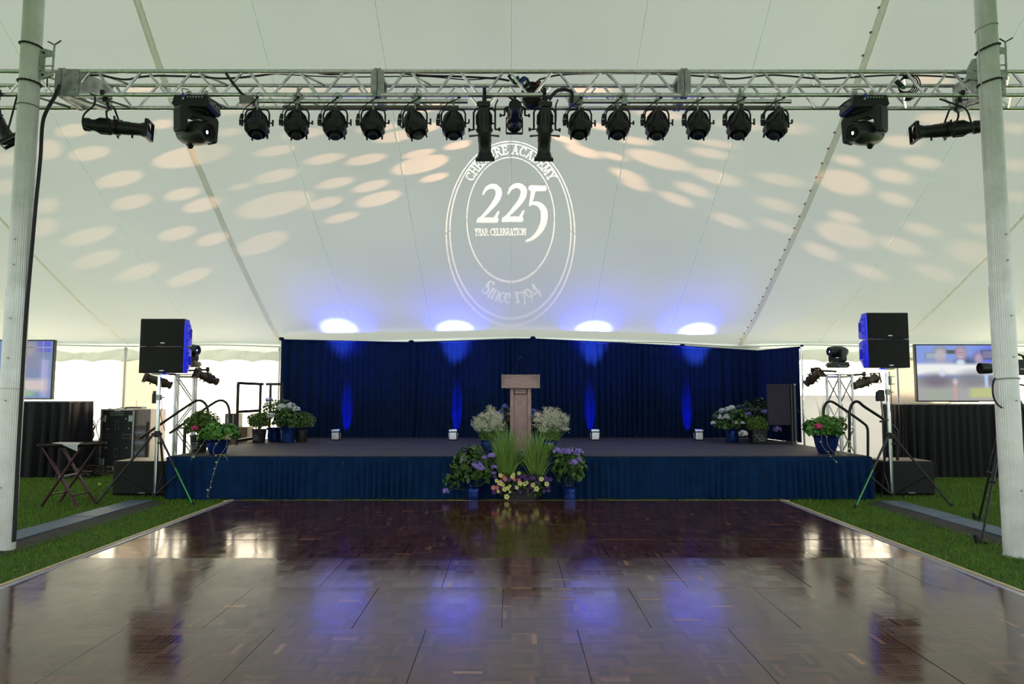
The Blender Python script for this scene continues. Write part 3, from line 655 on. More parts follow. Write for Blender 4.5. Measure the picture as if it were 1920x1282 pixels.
# ---- PAR lamps
gel_m = mat('lamp_gel', (0.02, 0.02, 0.02), 0.3)
white_tape = mat('white_tape', (0.7, 0.7, 0.7), 0.6)
def par_lamp(px, label, tilt=0.0, var=0):
    X = at(px, 205, BY).x
    t = thing('par_lamp', label, 'stage lamp', (X, BY, BZ), group='par lamps hanging in a row under the truss')
    c = MB(); c.torus((0, 0, 0), .031, .008, (1, 0, 0), 14, 6); c.cyl((0, 0, -.03), (0, 0, -.095), .011, n=8); c.box((0, -.035, -.01), (.02, .02, .04)); c.build('clamp', galv, t)
    yk = [(-.125, 0, -.28), (-.125, 0, -.14), (-.11, 0, -.102), (-.08, 0, -.09), (0, 0, -.088), (.08, 0, -.09), (.11, 0, -.102), (.125, 0, -.14), (.125, 0, -.28)]
    MB().tube(yk, .0095, 6).build('yoke', black_metal, t)
    k_ = MB(); k_.cyl((.125, 0, -.235), (.158, 0, -.235), .008, n=8); k_.box((.163, 0, -.235 + .004*var), (.016, .016, .065 if var % 2 == 0 else .04)); k_.build('tilt_knob', black_plastic, t)
    # body points down and away from the viewer
    M = Matrix.Translation((0.0, 0, -.235)) @ rotm('Y', math.radians(tilt)) @ rotm('X', math.radians(-14 + 3*(var % 3)))
    b_ = MB(M); b_.lathe([(.02, .125), (.048, .12), (.07, .10), (.09, .065), (.105, .02), (.116, -.03), (.12, -.06), (.118, -.08)], axis=(0, 0, 1), n=18)
    for q in range(18):                               # cooling fins
        a = 2*PI*q/18; ca, sa = math.cos(a), math.sin(a)
        b_.add([(ca*.06, sa*.06, .122), (ca*.098, sa*.098, .075), (ca*.122, sa*.122, -.01), (ca*.11, sa*.11, -.02), (ca*.06, sa*.06, .10)], [(0, 1, 2, 3, 4)])
    b_.build('housing', black_metal, t, smooth=40)
    MB(M).box((0, 0, .14), (.095, .085, .055), taper=(.85, .85)).box((0, 0, .172), (.06, .05, .02)).build('burner_cap', mat('lamp_cap_metal', (0.07, 0.066, 0.058), 0.45, 0.2, noise=.2), t, bevel=.003)
    r_ = MB(M); r_.lathe([(.112, -.06), (.124, -.065), (.124, -.10), (.095, -.135), (.085, -.135), (.10, -.09), (.10, -.06)], n=8, phase=PI/8, close=False)
    for a in (PI*.25, PI*.75, PI*1.25, PI*1.75): r_.box((math.cos(a)*.112, math.sin(a)*.112, -.12), (.016, .016, .05))
    r_.build('front_ring', black_metal, t, smooth=25)
    n_ = MB(M); n_.lathe([(.052, -.10), (.054, -.155), (.05, -.172), (.044, -.172), (.044, -.10)], n=14, close=True); n_.build('lens_tube', black_plastic, t)
    MB(M).cyl((0, 0, -.173), (0, 0, -.168), .043, n=14).build('lens', glass_lens, t)
    # lead, plug and safety wire
    z0 = -.10
    MB(M).tube(spline([(-.02, -.05, .12), (-.05, -.10, .05), (-.10, -.10, -.04), (-.13, -.06, -.06), (-.155, -.03, 0.0)], 5), .008, 6).build('lead', mat('lamp_lead', (0.05, 0.05, 0.05), 0.35), t)
    pg = MB(); pg.cyl((-.155, -.03, -.21), (-.15, -.02, -.15), .022, .018, 8); pg.cyl((-.158, -.03, -.27), (-.155, -.03, -.215), .018, .024, 8); pg.build('plug', black_plastic, t)
    MB().cyl((-.1555, -.03, -.217), (-.155, -.03, -.208), .0235, n=8).build('tape_band', white_tape, t)
    MB().tube(spline([(-.15, -.02, -.15), (-.12, -.04, -.10), (-.05, -.05, -.045), (.01 + .01*var, -.05, .012)], 5), .0055, 6).build('pigtail', cable_m, t)
    MB().ball((.014 + .01*var, -.055, .018), .016, 8, 6, (1.2, .8, .8)).build('outlet_plug', black_plastic, t)
    MB().tube(spline([(-.06, .0, -.10), (-.02, -.04, .0), (.01, -.035, .075), (.04, 0.0, .08), (.055, .03, -.0), (.04, .0, -.10)], 4), .0022, 4).build('safety_wire', cable_m, t)
    return t
LPX = [483, 557, 629, 700, 778, 850]; RPX = [1086, 1158, 1231, 1308, 1384, 1455]
names_l = ['black par lamp hanging at the far left end of the left lamp bar', 'second black par lamp from the left end of the left lamp bar', 'third black par lamp from the left end of the left lamp bar',
           'fourth black par lamp from the left end of the left lamp bar', 'black par lamp on the left bar tilted sideways, fifth from the left', 'black par lamp at the right end of the left bar, next to the tall spotlight']
names_r = ['black par lamp at the left end of the right bar, next to the tall spotlight', 'second black par lamp from the left end of the right lamp bar', 'third black par lamp from the left end of the right lamp bar',
           'fourth black par lamp from the left end of the right lamp bar', 'fifth black par lamp from the left end of the right lamp bar', 'tilted black par lamp at the far right end of the right lamp bar']
for i, (px, tl_) in enumerate(zip(LPX, (-6, -4, -2, -3, -16, -2))): par_lamp(px, names_l[i], tl_, i)
for i, (px, tl_) in enumerate(zip(RPX, (2, 3, 2, 4, 5, 15))): par_lamp(px, names_r[i], tl_, i)

# ---- ellipsoidal spotlights
warm_metal = mat('warm_grey_metal', (0.085, 0.06, 0.045), 0.45, 0.3, noise=.3)
def profile_spot(label, pivot, d, length=.66, up=(0, 0, 1), clampz=None, yoke_up=(0, 0, 1), m=black_metal, frame_col=None, scale=1.0, hang=.30, yaw_side=1, group='black ellipsoidal spotlights', short=False, cable_pts=None, pole_arm=None):
    """body from lamp end (-x) to lens (+x); pivot at the yoke"""
    t = thing('ellipsoidal_spotlight', label, 'spotlight', pivot, group=group)
    M = aim((0, 0, 0), d, up); s = scale; k_ = length/.66
    B = MB(M); X = (1, 0, 0)
    B.lathe([(.035*s, -.30*k_), (.058*s, -.295*k_), (.06*s, -.25*k_), (.05*s, -.235*k_), (.052*s, -.20*k_), (.062*s, -.16*k_), (.066*s, -.02*k_), (.072*s, .0), (.072*s, .03*k_)], (0, 0, 0), X, 20)
    for q in range(10):
        a = 2*PI*q/10; B.add([(-.20*k_, .05*s*math.cos(a), .05*s*math.sin(a)), (-.15*k_, .073*s*math.cos(a), .073*s*math.sin(a)), (-.05*k_, .073*s*math.cos(a), .073*s*math.sin(a)), (-.05*k_, .06*s*math.cos(a), .06*s*math.sin(a))], [(0, 1, 2, 3)])
    B.build('lamp_housing', m, t)
    C_ = MB(M); C_.lathe([(.060*s, .02*k_), (.060*s, .13*k_), (.056*s, .14*k_), (.056*s, .235*k_), (.062*s, .25*k_), (.075*s, .30*k_), (.07*s, .30*k_), (.055*s, .245*k_), (.050*s, .22*k_), (.050*s, .02*k_)], (0, 0, 0), X, 20, close=False)
    C_.build('lens_barrel', m, t)
    if pole_arm != 'open':
        MB(M).cyl((.20*k_, 0, 0), (.205*k_, 0, 0), .05*s, n=16).build('lens', glass_lens, t)
    Fm = frame_col or m; f = MB(M); q = .078*s
    for sy, sz in ((1, 0), (-1, 0), (0, 1), (0, -1)): f.box((.315*k_, sy*q, sz*q), (.035, .012 if sy else 2*q, .012 if sz else 2*q))
    f.build('gel_frame', Fm, t, smooth=0, bevel=.002)
    for a in (.6, 2.2, 3.9, 5.4): ca, sa = math.cos(a), math.sin(a); MB(M).box((.0, .085*s*ca, .085*s*sa), (.012, .035, .035)).build('shutter_handle', black_plastic, t, smooth=0)
    MB(M).cyl((.16*k_, 0, -.05*s), (.16*k_, 0, -.085*s), .011, n=8).build('focus_knob', black_plastic, t)
    # yoke
    u = Vector(yoke_up).normalized(); ax = Vector(d).normalized().cross(u)
    ax = ax.normalized() if ax.length > .1 else Vector((1, 0, 0)); w_ = .095*s
    yk = [ax*w_, ax*w_ + u*(hang*.45), ax*(w_*.75) + u*(hang*.55), -ax*(w_*.75) + u*(hang*.55), -ax*w_ + u*(hang*.45), -ax*w_]
    MB().tube(yk, .011, 6).build('yoke', black_metal, t)
    for q_ in (-1, 1):
        kn = MB(); kn.cyl(ax*(q_*w_), ax*(q_*(w_ + .04)), .009, n=8); kn.cyl(ax*(q_*(w_ + .035)), ax*(q_*(w_ + .055)), .02, n=8); kn.build('yoke_knob', black_plastic, t)
    cl = MB(); cl.cyl(u*(hang*.53), u*hang, .014, n=8); cl.box(u*(hang*.80), (.045, .045, .05)); cl.box(u*(hang + .0), (.035, .07, .05)); cl.cyl(u*(hang*.8) + Vector((.02, -.03, 0)), u*(hang*.8) + Vector((.08, -.03, 0)), .007, n=6)
    cl.build('clamp', black_metal, t)
    if cable_pts:
        MB().tube(spline([Vector(p) - Vector(pivot) for p in cable_pts], 6), .009, 6).build('lead', cable_m, t)
    return t
# two mounted sideways at the ends of the truss
PA = at(218, 239, 7.2); dA = Vector((1, .16, -.04)); uA = Vector((0, 6.95 - PA.y, 4.66 - PA.z))
ta = profile_spot('black ellipsoidal spotlight lying sideways under the truss near the left tent pole', PA, dA, .70, scale=1.2, hang=uA.length, yoke_up=uA, cable_pts=[at(168, 242, 6.9), at(156, 235, 6.9), at(158, 215, 6.9), at(176, 198, 6.9), at(178, 182, 6.9), at(170, 176, 6.92)])
MB().cyl((.0, -.075, .05), (.0, -.075, -.09), .006, n=6).build('copper_tie', mat('copper', (0.5, 0.22, 0.1), .4, .8), ta)
MB(aim((0, 0, 0), dA)).box((.325, 0, -.05), (.03, .12, .05)).build('blue_label', mat('blue_sticker', (0.01, 0.05, 0.25), .5), ta, smooth=0)
PB = at(1777, 243, 7.2); dB = Vector((-1, .16, -.04)); uB = Vector((0, 6.95 - PB.y, 4.66 - PB.z))
tb = profile_spot('black ellipsoidal spotlight lying sideways under the truss near the right tent pole', PB, dB, .70, scale=1.2, hang=uB.length, yoke_up=uB, cable_pts=[at(1826, 248, 6.9), at(1822, 232, 6.9), at(1812, 205, 6.9), at(1790, 195, 6.9), at(1762, 185, 6.9)])
MB().tube(spline([at(1787, 176, 6.9) - PB, at(1788, 200, 6.9) - PB, at(1802, 208, 6.9) - PB, at(1815, 190, 6.9) - PB, at(1812, 174, 6.9) - PB], 5), .0025, 4).build('safety_wire', cable_m, tb)
# tall pair flanking the centre, pointing down at the lectern
for px, lb in ((908, 'tall black ellipsoidal spotlight pointing down, left of the centre projector'), (1021, 'tall black ellipsoidal spotlight pointing down, right of the centre projector')):
    p = at(px, 243, 6.9); sgn = 1 if px < 960 else -1
    c_ = profile_spot(lb, p, Vector((.02*sgn, .42, -.93)), .62, up=(0, 1, 0), yoke_up=(0, 0, 1), hang=4.66 - p.z, scale=1.18)
    MB(aim((0, 0, 0), Vector((.02*sgn, .42, -.93)), (0, 1, 0))).box((.312, 0, .0), (.006, .13, .13)).build('red_gel', mat('red_gel_film', (0.35, 0.02, 0.01), .4), c_, smooth=0)
    for s in (-1, 1): MB().cyl((s*.06, -.02, -.068), (s*.155, -.04, -.085), .008, .012, 8).build('side_lever', mat('lever_grey', (0.12, 0.12, 0.11), .4, .5), c_)
    MB().tube(spline([(.03, -.06, .10), (.10, -.08, .03), (.115, -.05, .12), (.115, -.03, .24), (.14, 0, .32)], 5), .008, 6).build('lead', cable_m, c_)
# partial fixture at the left frame edge
p = at(-8, 228, 6.9)
profile_spot('black spotlight cut off by the left edge of the picture, under the truss', p, Vector((.55, .2, -.8)), .5, hang=4.66 - p.z, scale=1.2, cable_pts=[at(10, 262, 6.85), at(18, 235, 6.85), at(26, 205, 6.85), at(33, 178, 6.88)])

# ---- moving heads
mh_m = mat('moving_head_shell', (0.02, 0.021, 0.02), 0.38, noise=.15, nscale=10)
bluejack = mat('blue_connector', (0.01, 0.10, 0.5), .4); whitejack = mat('white_connector', (0.8, 0.8, 0.8), .4)
glow_lens = mat('lit_lens', (0.9, 0.9, 0.85), .2, emit=(1.0, 0.98, 0.85), es=3.0)
def moving_head(label, loc, headdir, base_yaw=0.0, hanging=True, group=None, s=1.0):
    t = thing('moving_head_light', label, 'moving light', loc, group=group or 'moving head lights')
    sg = 1 if hanging else -1
    Mb = rotz(base_yaw) @ Matrix.Diagonal((1, 1, sg, 1))
    b_ = MB(Mb); w_, dd = .185*s, .15*s
    b_.prism([(-w_, -.05*s), (-w_*1.06, -.10*s), (-w_*.9, -.13*s), (w_*.9, -.13*s), (w_*1.06, -.10*s), (w_, -.05*s), (w_*.94, 0), (-w_*.94, 0)], -dd, dd)
    b_.build('base', mh_m, t, smooth=20, bevel=.006)
    j = MB(Mb)
    for q in range(6): j.cyl((-.03*s + .03*q*s, -dd - .004, -.03*s), (-.03*s + .03*q*s, -dd + .01, -.03*s), .008*s, n=8)
    j.build('sockets', galv, t)
    MB(Mb).tube(spline([(-.06*s, -dd, -.025*s), (-.065*s, -dd - .03, .0), (-.09*s, -dd, .06*s), (-.10*s, 0, .12*s)], 4), .005, 6).build('lead', cable_m, t)
    MB(Mb).cyl((-.06*s, -dd - .005, -.035*s), (-.075*s, -dd - .03, -.01*s), .013*s, n=8).build('blue_plug', bluejack, t)
    MB(Mb).ball((-.07*s, -dd - .012, -.05*s), .012*s).build('white_plug', whitejack, t)
    for q_ in (-1, 1): MB(Mb).tube([(q_*(w_ + .0), -.06, -.02), (q_*(w_ + .05), -.06, -.05), (q_*(w_ + .05), .06, -.05), (q_*(w_ + .0), .06, -.02)], .008, 6).build('carry_handle', mh_m, t)
    if hanging:
        for q in (-.09, .09):
            c = MB(); c.cyl((q*s, .02, 0), (q*s, .02, .05), .012, n=8); c.torus((q*s, .02, .075), .032, .009, (1, 0, 0), 16, 6); c.box((q*s, -.02, .07), (.03, .03, .03)); c.build('clamp', galv, t)
    hd = Vector(headdir).normalized(); ax = Vector((-hd.y, hd.x, 0)).normalized()
    c0 = Vector((0, 0, sg*-.36*s))
    # yoke: turntable with two arms around the tilt axis
    Ax = aim((0, 0, 0), ax)
    y_ = MB(Ax @ Matrix.Diagonal((1, 1, sg, 1)))
    y_.prism([(-.215*s, -.13*s), (-.235*s, -.17*s), (-.225*s, -.40*s), (-.20*s, -.42*s), (-.155*s, -.40*s), (-.14*s, -.27*s), (-.10*s, -.215*s), (.10*s, -.215*s), (.14*s, -.27*s), (.155*s, -.40*s), (.20*s, -.42*s), (.225*s, -.40*s), (.235*s, -.17*s), (.215*s, -.13*s)], -.062*s, .062*s)
    y_.build('yoke', mh_m, t, smooth=20, bevel=.012*s)
    MB().cyl((0, 0, sg*-.125*s), (0, 0, sg*-.15*s), .12*s, n=20).build('pan_bearing', mh_m, t)
    Mh = aim(c0, hd)
    q = MB(Mh); q.lathe([(.02*s, -.25*s), (.075*s, -.235*s), (.105*s, -.18*s), (.125*s, -.08*s), (.128*s, .04*s), (.118*s, .14*s), (.10*s, .19*s), (.10*s, .205*s), (.082*s, .205*s), (.075*s, .185*s), (.001, .18*s)], axis=(1, 0, 0), n=24)
    q.build('head', mh_m, t, smooth=50)
    MB(Mh).cyl((.182*s, 0, 0), (.19*s, 0, 0), .052*s, n=20).build('lens', glass_lens, t)
    MB(Mh).ball((.186*s, -.008, -.004), .018*s, 10, 6, (.4, 1, 1.3)).build('lit_lamp_core', glow_lens, t)
    e = MB(Mh); e.tube([(-.2*s, -.125*s*.75, .0), (-.1*s, -.128*s, .02*s), (.02*s, -.132*s, .01*s), (.02*s, -.132*s, -.015*s), (-.1*s, -.128*s, -.03*s), (-.2*s, -.09*s, -.01*s)], .004, 5); e.cyl((-.10*s, 0, -.11*s), (-.06*s, 0, -.14*s), .03*s, n=10); e.build('side_moulding', mh_m, t)
    return t
p = at(368, 172, 6.9)
moving_head('hanging black moving head light under the left truss, its head turned right', Vector((p.x, 6.93, 4.575)), (.88, -.47, -.12), base_yaw=.0, s=.98)
p = at(1621, 172, 6.9)
moving_head('hanging black moving head light under the right truss, its head turned left', Vector((p.x, 6.93, 4.575)), (-.88, -.47, -.12), base_yaw=.0, s=.98)

# ---- motor / cable bundle in the middle of the truss
t = thing('chain_motor', 'round dark chain motor wrapped in cable coils at the centre of the truss', 'motor', (at(988, 165, 7.1).x, 7.1, 4.78))
MB().lathe([(.06, -.06), (.10, -.05), (.105, .05), (.06, .06)], (0.05, 0, -.10), (0, 1, 0), 18).build('motor_body', black_metal, t)
for q in range(7):
    MB().torus((.05 + .01*q, -.07 + .02*q, -.07 - .006*q), .105 + .008*(q % 3), .008, (random.uniform(-.3, .3), 1, random.uniform(-.25, .25)), 22, 5).build('cable_coil', cable_m, t)
MB().tube(spline([(-.20, -.05, .12), (-.12, -.08, .02), (-.03, -.10, .08), (.05, -.08, -.0), (.12, -.06, .06)], 5), .014, 6).build('cable_bundle', cable_m, t)
teal = mat('teal_connector', (0.01, 0.12, 0.12), .4)
MB().cyl((-.16, -.10, .04), (-.09, -.10, .08), .022, n=8).build('teal_plug', teal, t)
MB().cyl((-.06, -.11, .02), (-.02, -.11, .07), .018, n=8).build('blue_plug', bluejack, t)
MB().cyl((.1, -.11, .0), (.14, -.11, .03), .014, n=8).build('red_plug', mat('red_connector', (0.3, 0.01, 0.03), .4), t)
MB().cyl((0, 0, -.02), (0, 0, .12), .02, n=8).build('hook', galv, t)
# second small bundle at the right with a plug
t = thing('cable_bundle', 'dark cable bundle with green plug inside the truss near the right moving head', 'cable bundle', (at(1690, 160, 7.05).x, 7.05, 4.8))
for q in range(4): MB().torus((.05 + .012*q, 0, .0), .075 + .01*q, .007, (.25, 1, .1*q), 20, 5).build('cable_coil', cable_m, t)
MB().cyl((-.09, -.06, .02), (-.02, -.06, -.05), .024, n=8).build('plug', black_plastic, t)
MB().cyl((-.04, -.08, -.065), (-.01, -.08, -.06), .02, n=8).build('green_ring', mat('green_ring', (0.01, .2, .05), .4), t)
MB().lathe([(.03, 0), (.06, -.03), (.06, -.07), (.02, -.09)], (.06, -.02, -.09), (0, 0, 1), 12).build('cable_drum', black_metal, t)

# ================================================================== TENT POLES
def fluted_pole(label, cx, cy, side):
    t = thing('tent_pole', label, 'tent pole', (cx, cy, 0), group='fluted white tent poles')
    pm = mat('white_pole_paint', (0.92, 0.93, 0.87), 0.3, 0.2, noise=.12, nscale=5, bump=.03, bscale=100, coat=.25)
    n = 96; vs = []; fs = []
    for k_, (z, r) in enumerate(((0, .101), (2.55, .101), (2.552, .101))):
        for i in range(n): a = 2*PI*i/n; rr = r - (.0042 if i % 3 == 0 else 0); vs.append((rr*math.cos(a), rr*math.sin(a), z))
    for k_ in range(2):
        for i in range(n): j = (i + 1) % n; fs.append((k_*n + i, k_*n + j, (k_ + 1)*n + j, (k_ + 1)*n + i))
    fs.append(tuple(range(2*n, 3*n)))
    MB().add(vs, fs).build('lower_sleeve', pm, t, smooth=20)
    vs = []; fs = []; zt_ = float(ceil_z(cx, cy)) - .25
    for z, r in ((2.5, .093), (zt_, .093)):
        for i in range(n): a = 2*PI*i/n; rr = r - (.0042 if i % 3 == 0 else 0); vs.append((rr*math.cos(a), rr*math.sin(a), z))
    for i in range(n): j = (i + 1) % n; fs.append((i, j, n + j, n + i))
    MB().add(vs, fs).build('upper_pole', pm, t, smooth=20)
    for z in (3.03, 2.78, 2.25, 1.86, 1.45, .62):
        a = -PI/2 + (.15 if side < 0 else .1); r = .101 if z < 2.55 else .093
        MB().cyl((r*math.cos(a)*.98, r*math.sin(a)*.98, z), ((r + .014)*math.cos(a), (r + .014)*math.sin(a), z), .009, n=6).build('bolt', galv, t)
    MB().cyl((0, 0, .0), (0, 0, .012), .108, n=24).build('base_plate', galv, t)
    return t
PLX, PLY, PRX, PRY = at(8, 1000, 6.72).x, 6.72, at(1905, 1030, 6.5).x, 6.5
fluted_pole('thick fluted white tent pole at the left edge of the picture', PLX, PLY, -1)
fluted_pole('thick fluted white tent pole at the right edge of the picture', PRX, PRY, 1)
# chains round the poles
chain_m = mat('dark_chain', (0.02, 0.022, 0.025), .4, .6)
def chain(label, cx, cy, z, r, tilt, group):
    t = thing('chain', label, 'chain', (cx, cy, z), group=group); n = 34
    for i in range(n):
        a = 2*PI*i/n; c = Vector((r*math.cos(a), r*math.sin(a), tilt*math.cos(a))); tg = Vector((-math.sin(a), math.cos(a), 0)); nn = Vector((math.cos(a), math.sin(a), 0)) if i % 2 else Vector((0, 0, 1))
        b_ = tg.cross(nn); pts = [c + tg*(.0155*math.cos(q)) + b_*(.0085*math.sin(q)) for q in [2*PI*k_/8 for k_ in range(9)]]
        MB().tube(pts, .0035, 5, caps=False).build('link', chain_m, t)
    return t
cl_z, cl2 = at(60, 78, PLY - .1).z, at(50, 148, PLY - .1).z
chain('dark chain looped high round the left tent pole above the truss', PLX, PLY, cl_z, .102, -.012, 'chains round the tent poles')
chain('dark chain looped round the left tent pole at truss height', PLX, PLY, cl2, .102, -.006, 'chains round the tent poles')
cr_z, cr2 = at(1858, 82, PRY - .1).z, at(1868, 146, PRY - .1).z
chain('dark chain looped high round the right tent pole above the truss', PRX, PRY, cr_z, .102, .03, 'chains round the tent poles')
chain('dark chain looped round the right tent pole at truss height', PRX, PRY, cr2, .102, .02, 'chains round the tent poles')
# jacks (clamp hardware) beside the poles
def pole_jack(label, x, y, z0, z1, full=True):
    t = thing('pole_jack', label, 'clamp', (x, y, z0), group='steel jacks between truss and tent poles')
    H = z1 - z0
    for zz in (0.02, H - .03):
        pts = [(-.06, zz - .03), (-.02, zz - .045), (.09, zz + (-.0 if zz < .1 else -.03)), (.09, zz + .02), (-.02, zz + .05), (-.06, zz + .03)]
        MB().prism(pts, -.02, .0).build('cheek_plate', galv, t, smooth=0, bevel=.004)
        MB().cyl((-.015, -.028, zz), (-.015, -.018, zz), .014, n=12).build('pivot_hole', mat('rusty_bolt', (0.08, .05, .04), .7), t)
    sp = [(-.035 + .024*math.cos(q*.9), -.01 + .024*math.sin(q*.9), .06 + (H - .13)*q/90) for q in range(91)]
    MB().tube(sp, .008, 5).build('spring', galv, t)
    MB().cyl((.075, -.01, -.02), (.085, -.01, H + .06), .010, n=8).build('screw_rod', galv, t)
    h = MB(); h.cyl((.085, -.01, H + .06), (.155, -.02, H + .10), .007, n=8); h.cyl((.085, -.01, H + .06), (.02, -.02, H + .09), .007, n=8); h.build('t_handle', mat('dark_steel', (.12, .13, .13), .4, .7), t)
    MB().cyl((-.02, -.01, H*.42), (.09, -.01, H*.42), .008, n=8).build('cross_bolt', galv, t)
    MB().cyl((.02, .0, 0), (.025, .0, -.10), .006, n=6).build('hanging_link', chain_m, t)
    return t
x_ = at(88, 120, 6.75).x
pole_jack('galvanised steel screw jack with a T handle between the left tent pole and the truss', x_, 6.74, at(88, 146, 6.74).z, at(88, 96, 6.74).z)
x_ = at(1879, 120, 6.6).x
pole_jack('galvanised steel screw jack behind the right side of the right tent pole', x_ , 6.66, at(1879, 146, 6.66).z, at(1879, 90, 6.66).z)
# bracket left of the right pole
t = thing('truss_bracket', 'grey steel bracket on the truss just left of the right tent pole', 'bracket', (at(1828, 130, 6.85).x, 6.88, at(1828, 145, 6.88).z))
MB().prism([(-.07, -.02), (.05, -.04), (.06, .17), (.03, .20), (-.01, .19), (-.06, .09)], -.02, .01).build('plate', galv, t, smooth=0, bevel=.003)
MB().cyl((.02, -.03, .07), (.02, .02, .07), .014, n=10).build('bolt', galv, t)
# long black cable down the left pole; rope and conduit at the right pole
cable('pole_cable', [at(112, 160, 6.85), at(104, 180, 6.8), at(88, 208, 6.75), at(80, 235, 6.72)] + [at(x, y, 6.70) for x, y in ((76, 300), (68, 380), (61, 460), (54, 540), (49, 600), (45, 660), (41, 740), (35, 850), (29, 980), (27, 1015))], .018,
      'thick black cable running down the right side of the left tent pole')
for k_, y in enumerate((200, 728)):
    z = at(30, y, PLY).z; r = .096 if k_ == 0 else .105
    tag(MB().torus((PLX, PLY, z), r, .0035, (0.02, 0, 1), 32, 5).build('cable_tie', [cable_m, rope_m][k_]), ['thin black tie round the left tent pole just below the truss', 'thin white cord tied round the lower left tent pole'][k_], 'tie')
cable('thin_rope', [at(1834, 62, 6.42), at(1836, 100, 6.4), at(1840, 150, 6.4), at(1843, 200, 6.4), at(1845, 260, 6.4), at(1849, 320, 6.41)], .005, 'thin white cord hanging down the left side of the right tent pole', 'cord', rope_m)
tag(MB().torus((PRX, PRY, at(1850, 52, PRY).z), .097, .005, (-.18, 0, 1), 32, 5).build('white_cord_loop', rope_m), 'white cord wrapped round the right tent pole above its chains', 'cord')
tag(MB().torus((PRX, PRY, at(1885, 711, PRY).z), .107, .008, (0.0, 0.1, 1), 32, 6).build('conduit_clip', mat('grey_clip', (0.5, .5, .5), .5)), 'grey conduit hoop round the lower right tent pole', 'hoop')
cable('camera_cable', [at(1866, 708, 6.42), at(1862, 722, 6.44), at(1863, 742, 6.44), at(1870, 757, 6.44), at(1880, 765, 6.42)], .008, 'black cable loop bulging from the left side of the right tent pole')
# ================================================================== LOUDSPEAKERS ON STANDS
grille_m = mat('speaker_grille', (0.013, 0.013, 0.0125), 0.8, noise=.3, nscale=250, bump=.5, bscale=700)
cab_m = mat('speaker_cabinet', (0.03, 0.03, 0.05), 0.36, noise=.15, nscale=60, bump=.1, bscale=300)
badge_m = mat('speaker_badge', (0.75, 0.76, 0.76), .3, .6)
def array_speaker(label, x0, x1, yf, z0, z1, upper, group):
    w_ = (x1 - x0); h = z1 - z0; cx = (x0 + x1)/2; dep = .42
    t = thing('loudspeaker', label, 'loudspeaker', (cx, yf, z0), group=group)
    wb = w_*.5 - .07; zb0, zb1 = (.03, h - .13) if upper else (.13, h - .03)
    zm0, zm1 = (0, h) if True else (0, h)
    vs = [(-w_/2, .03, 0), (w_/2, .03, 0), (w_/2, .03, h), (-w_/2, .03, h)]
    vs += [(-w_/2 + .015, .20, 0 if upper else .0), (w_/2 - .015, .20, 0), (w_/2 - .015, .20, h), (-w_/2 + .015, .20, h)]
    vs += [(-wb, dep, zb0), (wb, dep, zb0), (wb, dep, zb1), (-wb, dep, zb1)]
    fs = [(0, 3, 2, 1)]
    for a in (0, 4):
        for i in range(4): j = (i + 1) % 4; fs.append((a + i, a + j, a + 4 + j, a + 4 + i))
    fs.append((8, 9, 10, 11))
    MB().add(vs, fs).build('cabinet', cab_m, t, smooth=0, bevel=.006)
    n = 12; pts = []
    for i in range(n + 1):
        u = i/n; x = -w_/2 + .004 + (w_ - .008)*u; bulge = .018*(1 - (2*u - 1)**4); pts.append((x, .028 - .0 - bulge))
    pts = [(-w_/2 + .006, .035)] + pts + [(w_/2 - .006, .035)]
    MB().prism(pts, .008, h - .008, 'z').build('grille', grille_m, t, smooth=25, bevel=.01)
    MB().box((w_*.03, .008, .045 if upper else .035), (.062, .006, .012)).build('badge', badge_m, t, smooth=0)
    MB().box((w_*.035, .008, .022 if upper else .018), (.05, .004, .010)).build('blue_badge', mat('navy_badge', (0.02, .03, .12), .4), t, smooth=0)
    for s in (-1, 1):
        m_ = MB(); X = s*(w_/2 - .004)
        for zz in (h*.25, h*.52, h*.78): m_.box((X - s*.012, .17, zz), (.016, .09, .03))
        m_.box((X - s*.004, .10, h*.5), (.012, .03, h*.7)); m_.box((X - s*.03, .30, h*.5), (.02, .05, h*.35))
        m_.build('rigging_rail', black_metal, t, smooth=0, bevel=.003)
    st = MB()
    for q in (-.22, -.07, .07, .22): st.box((q*w_/.64, .013, .004 if upper else h - .004), (.012, .02, .008))
    st.build('latch', black_plastic, t, smooth=0)
    return t
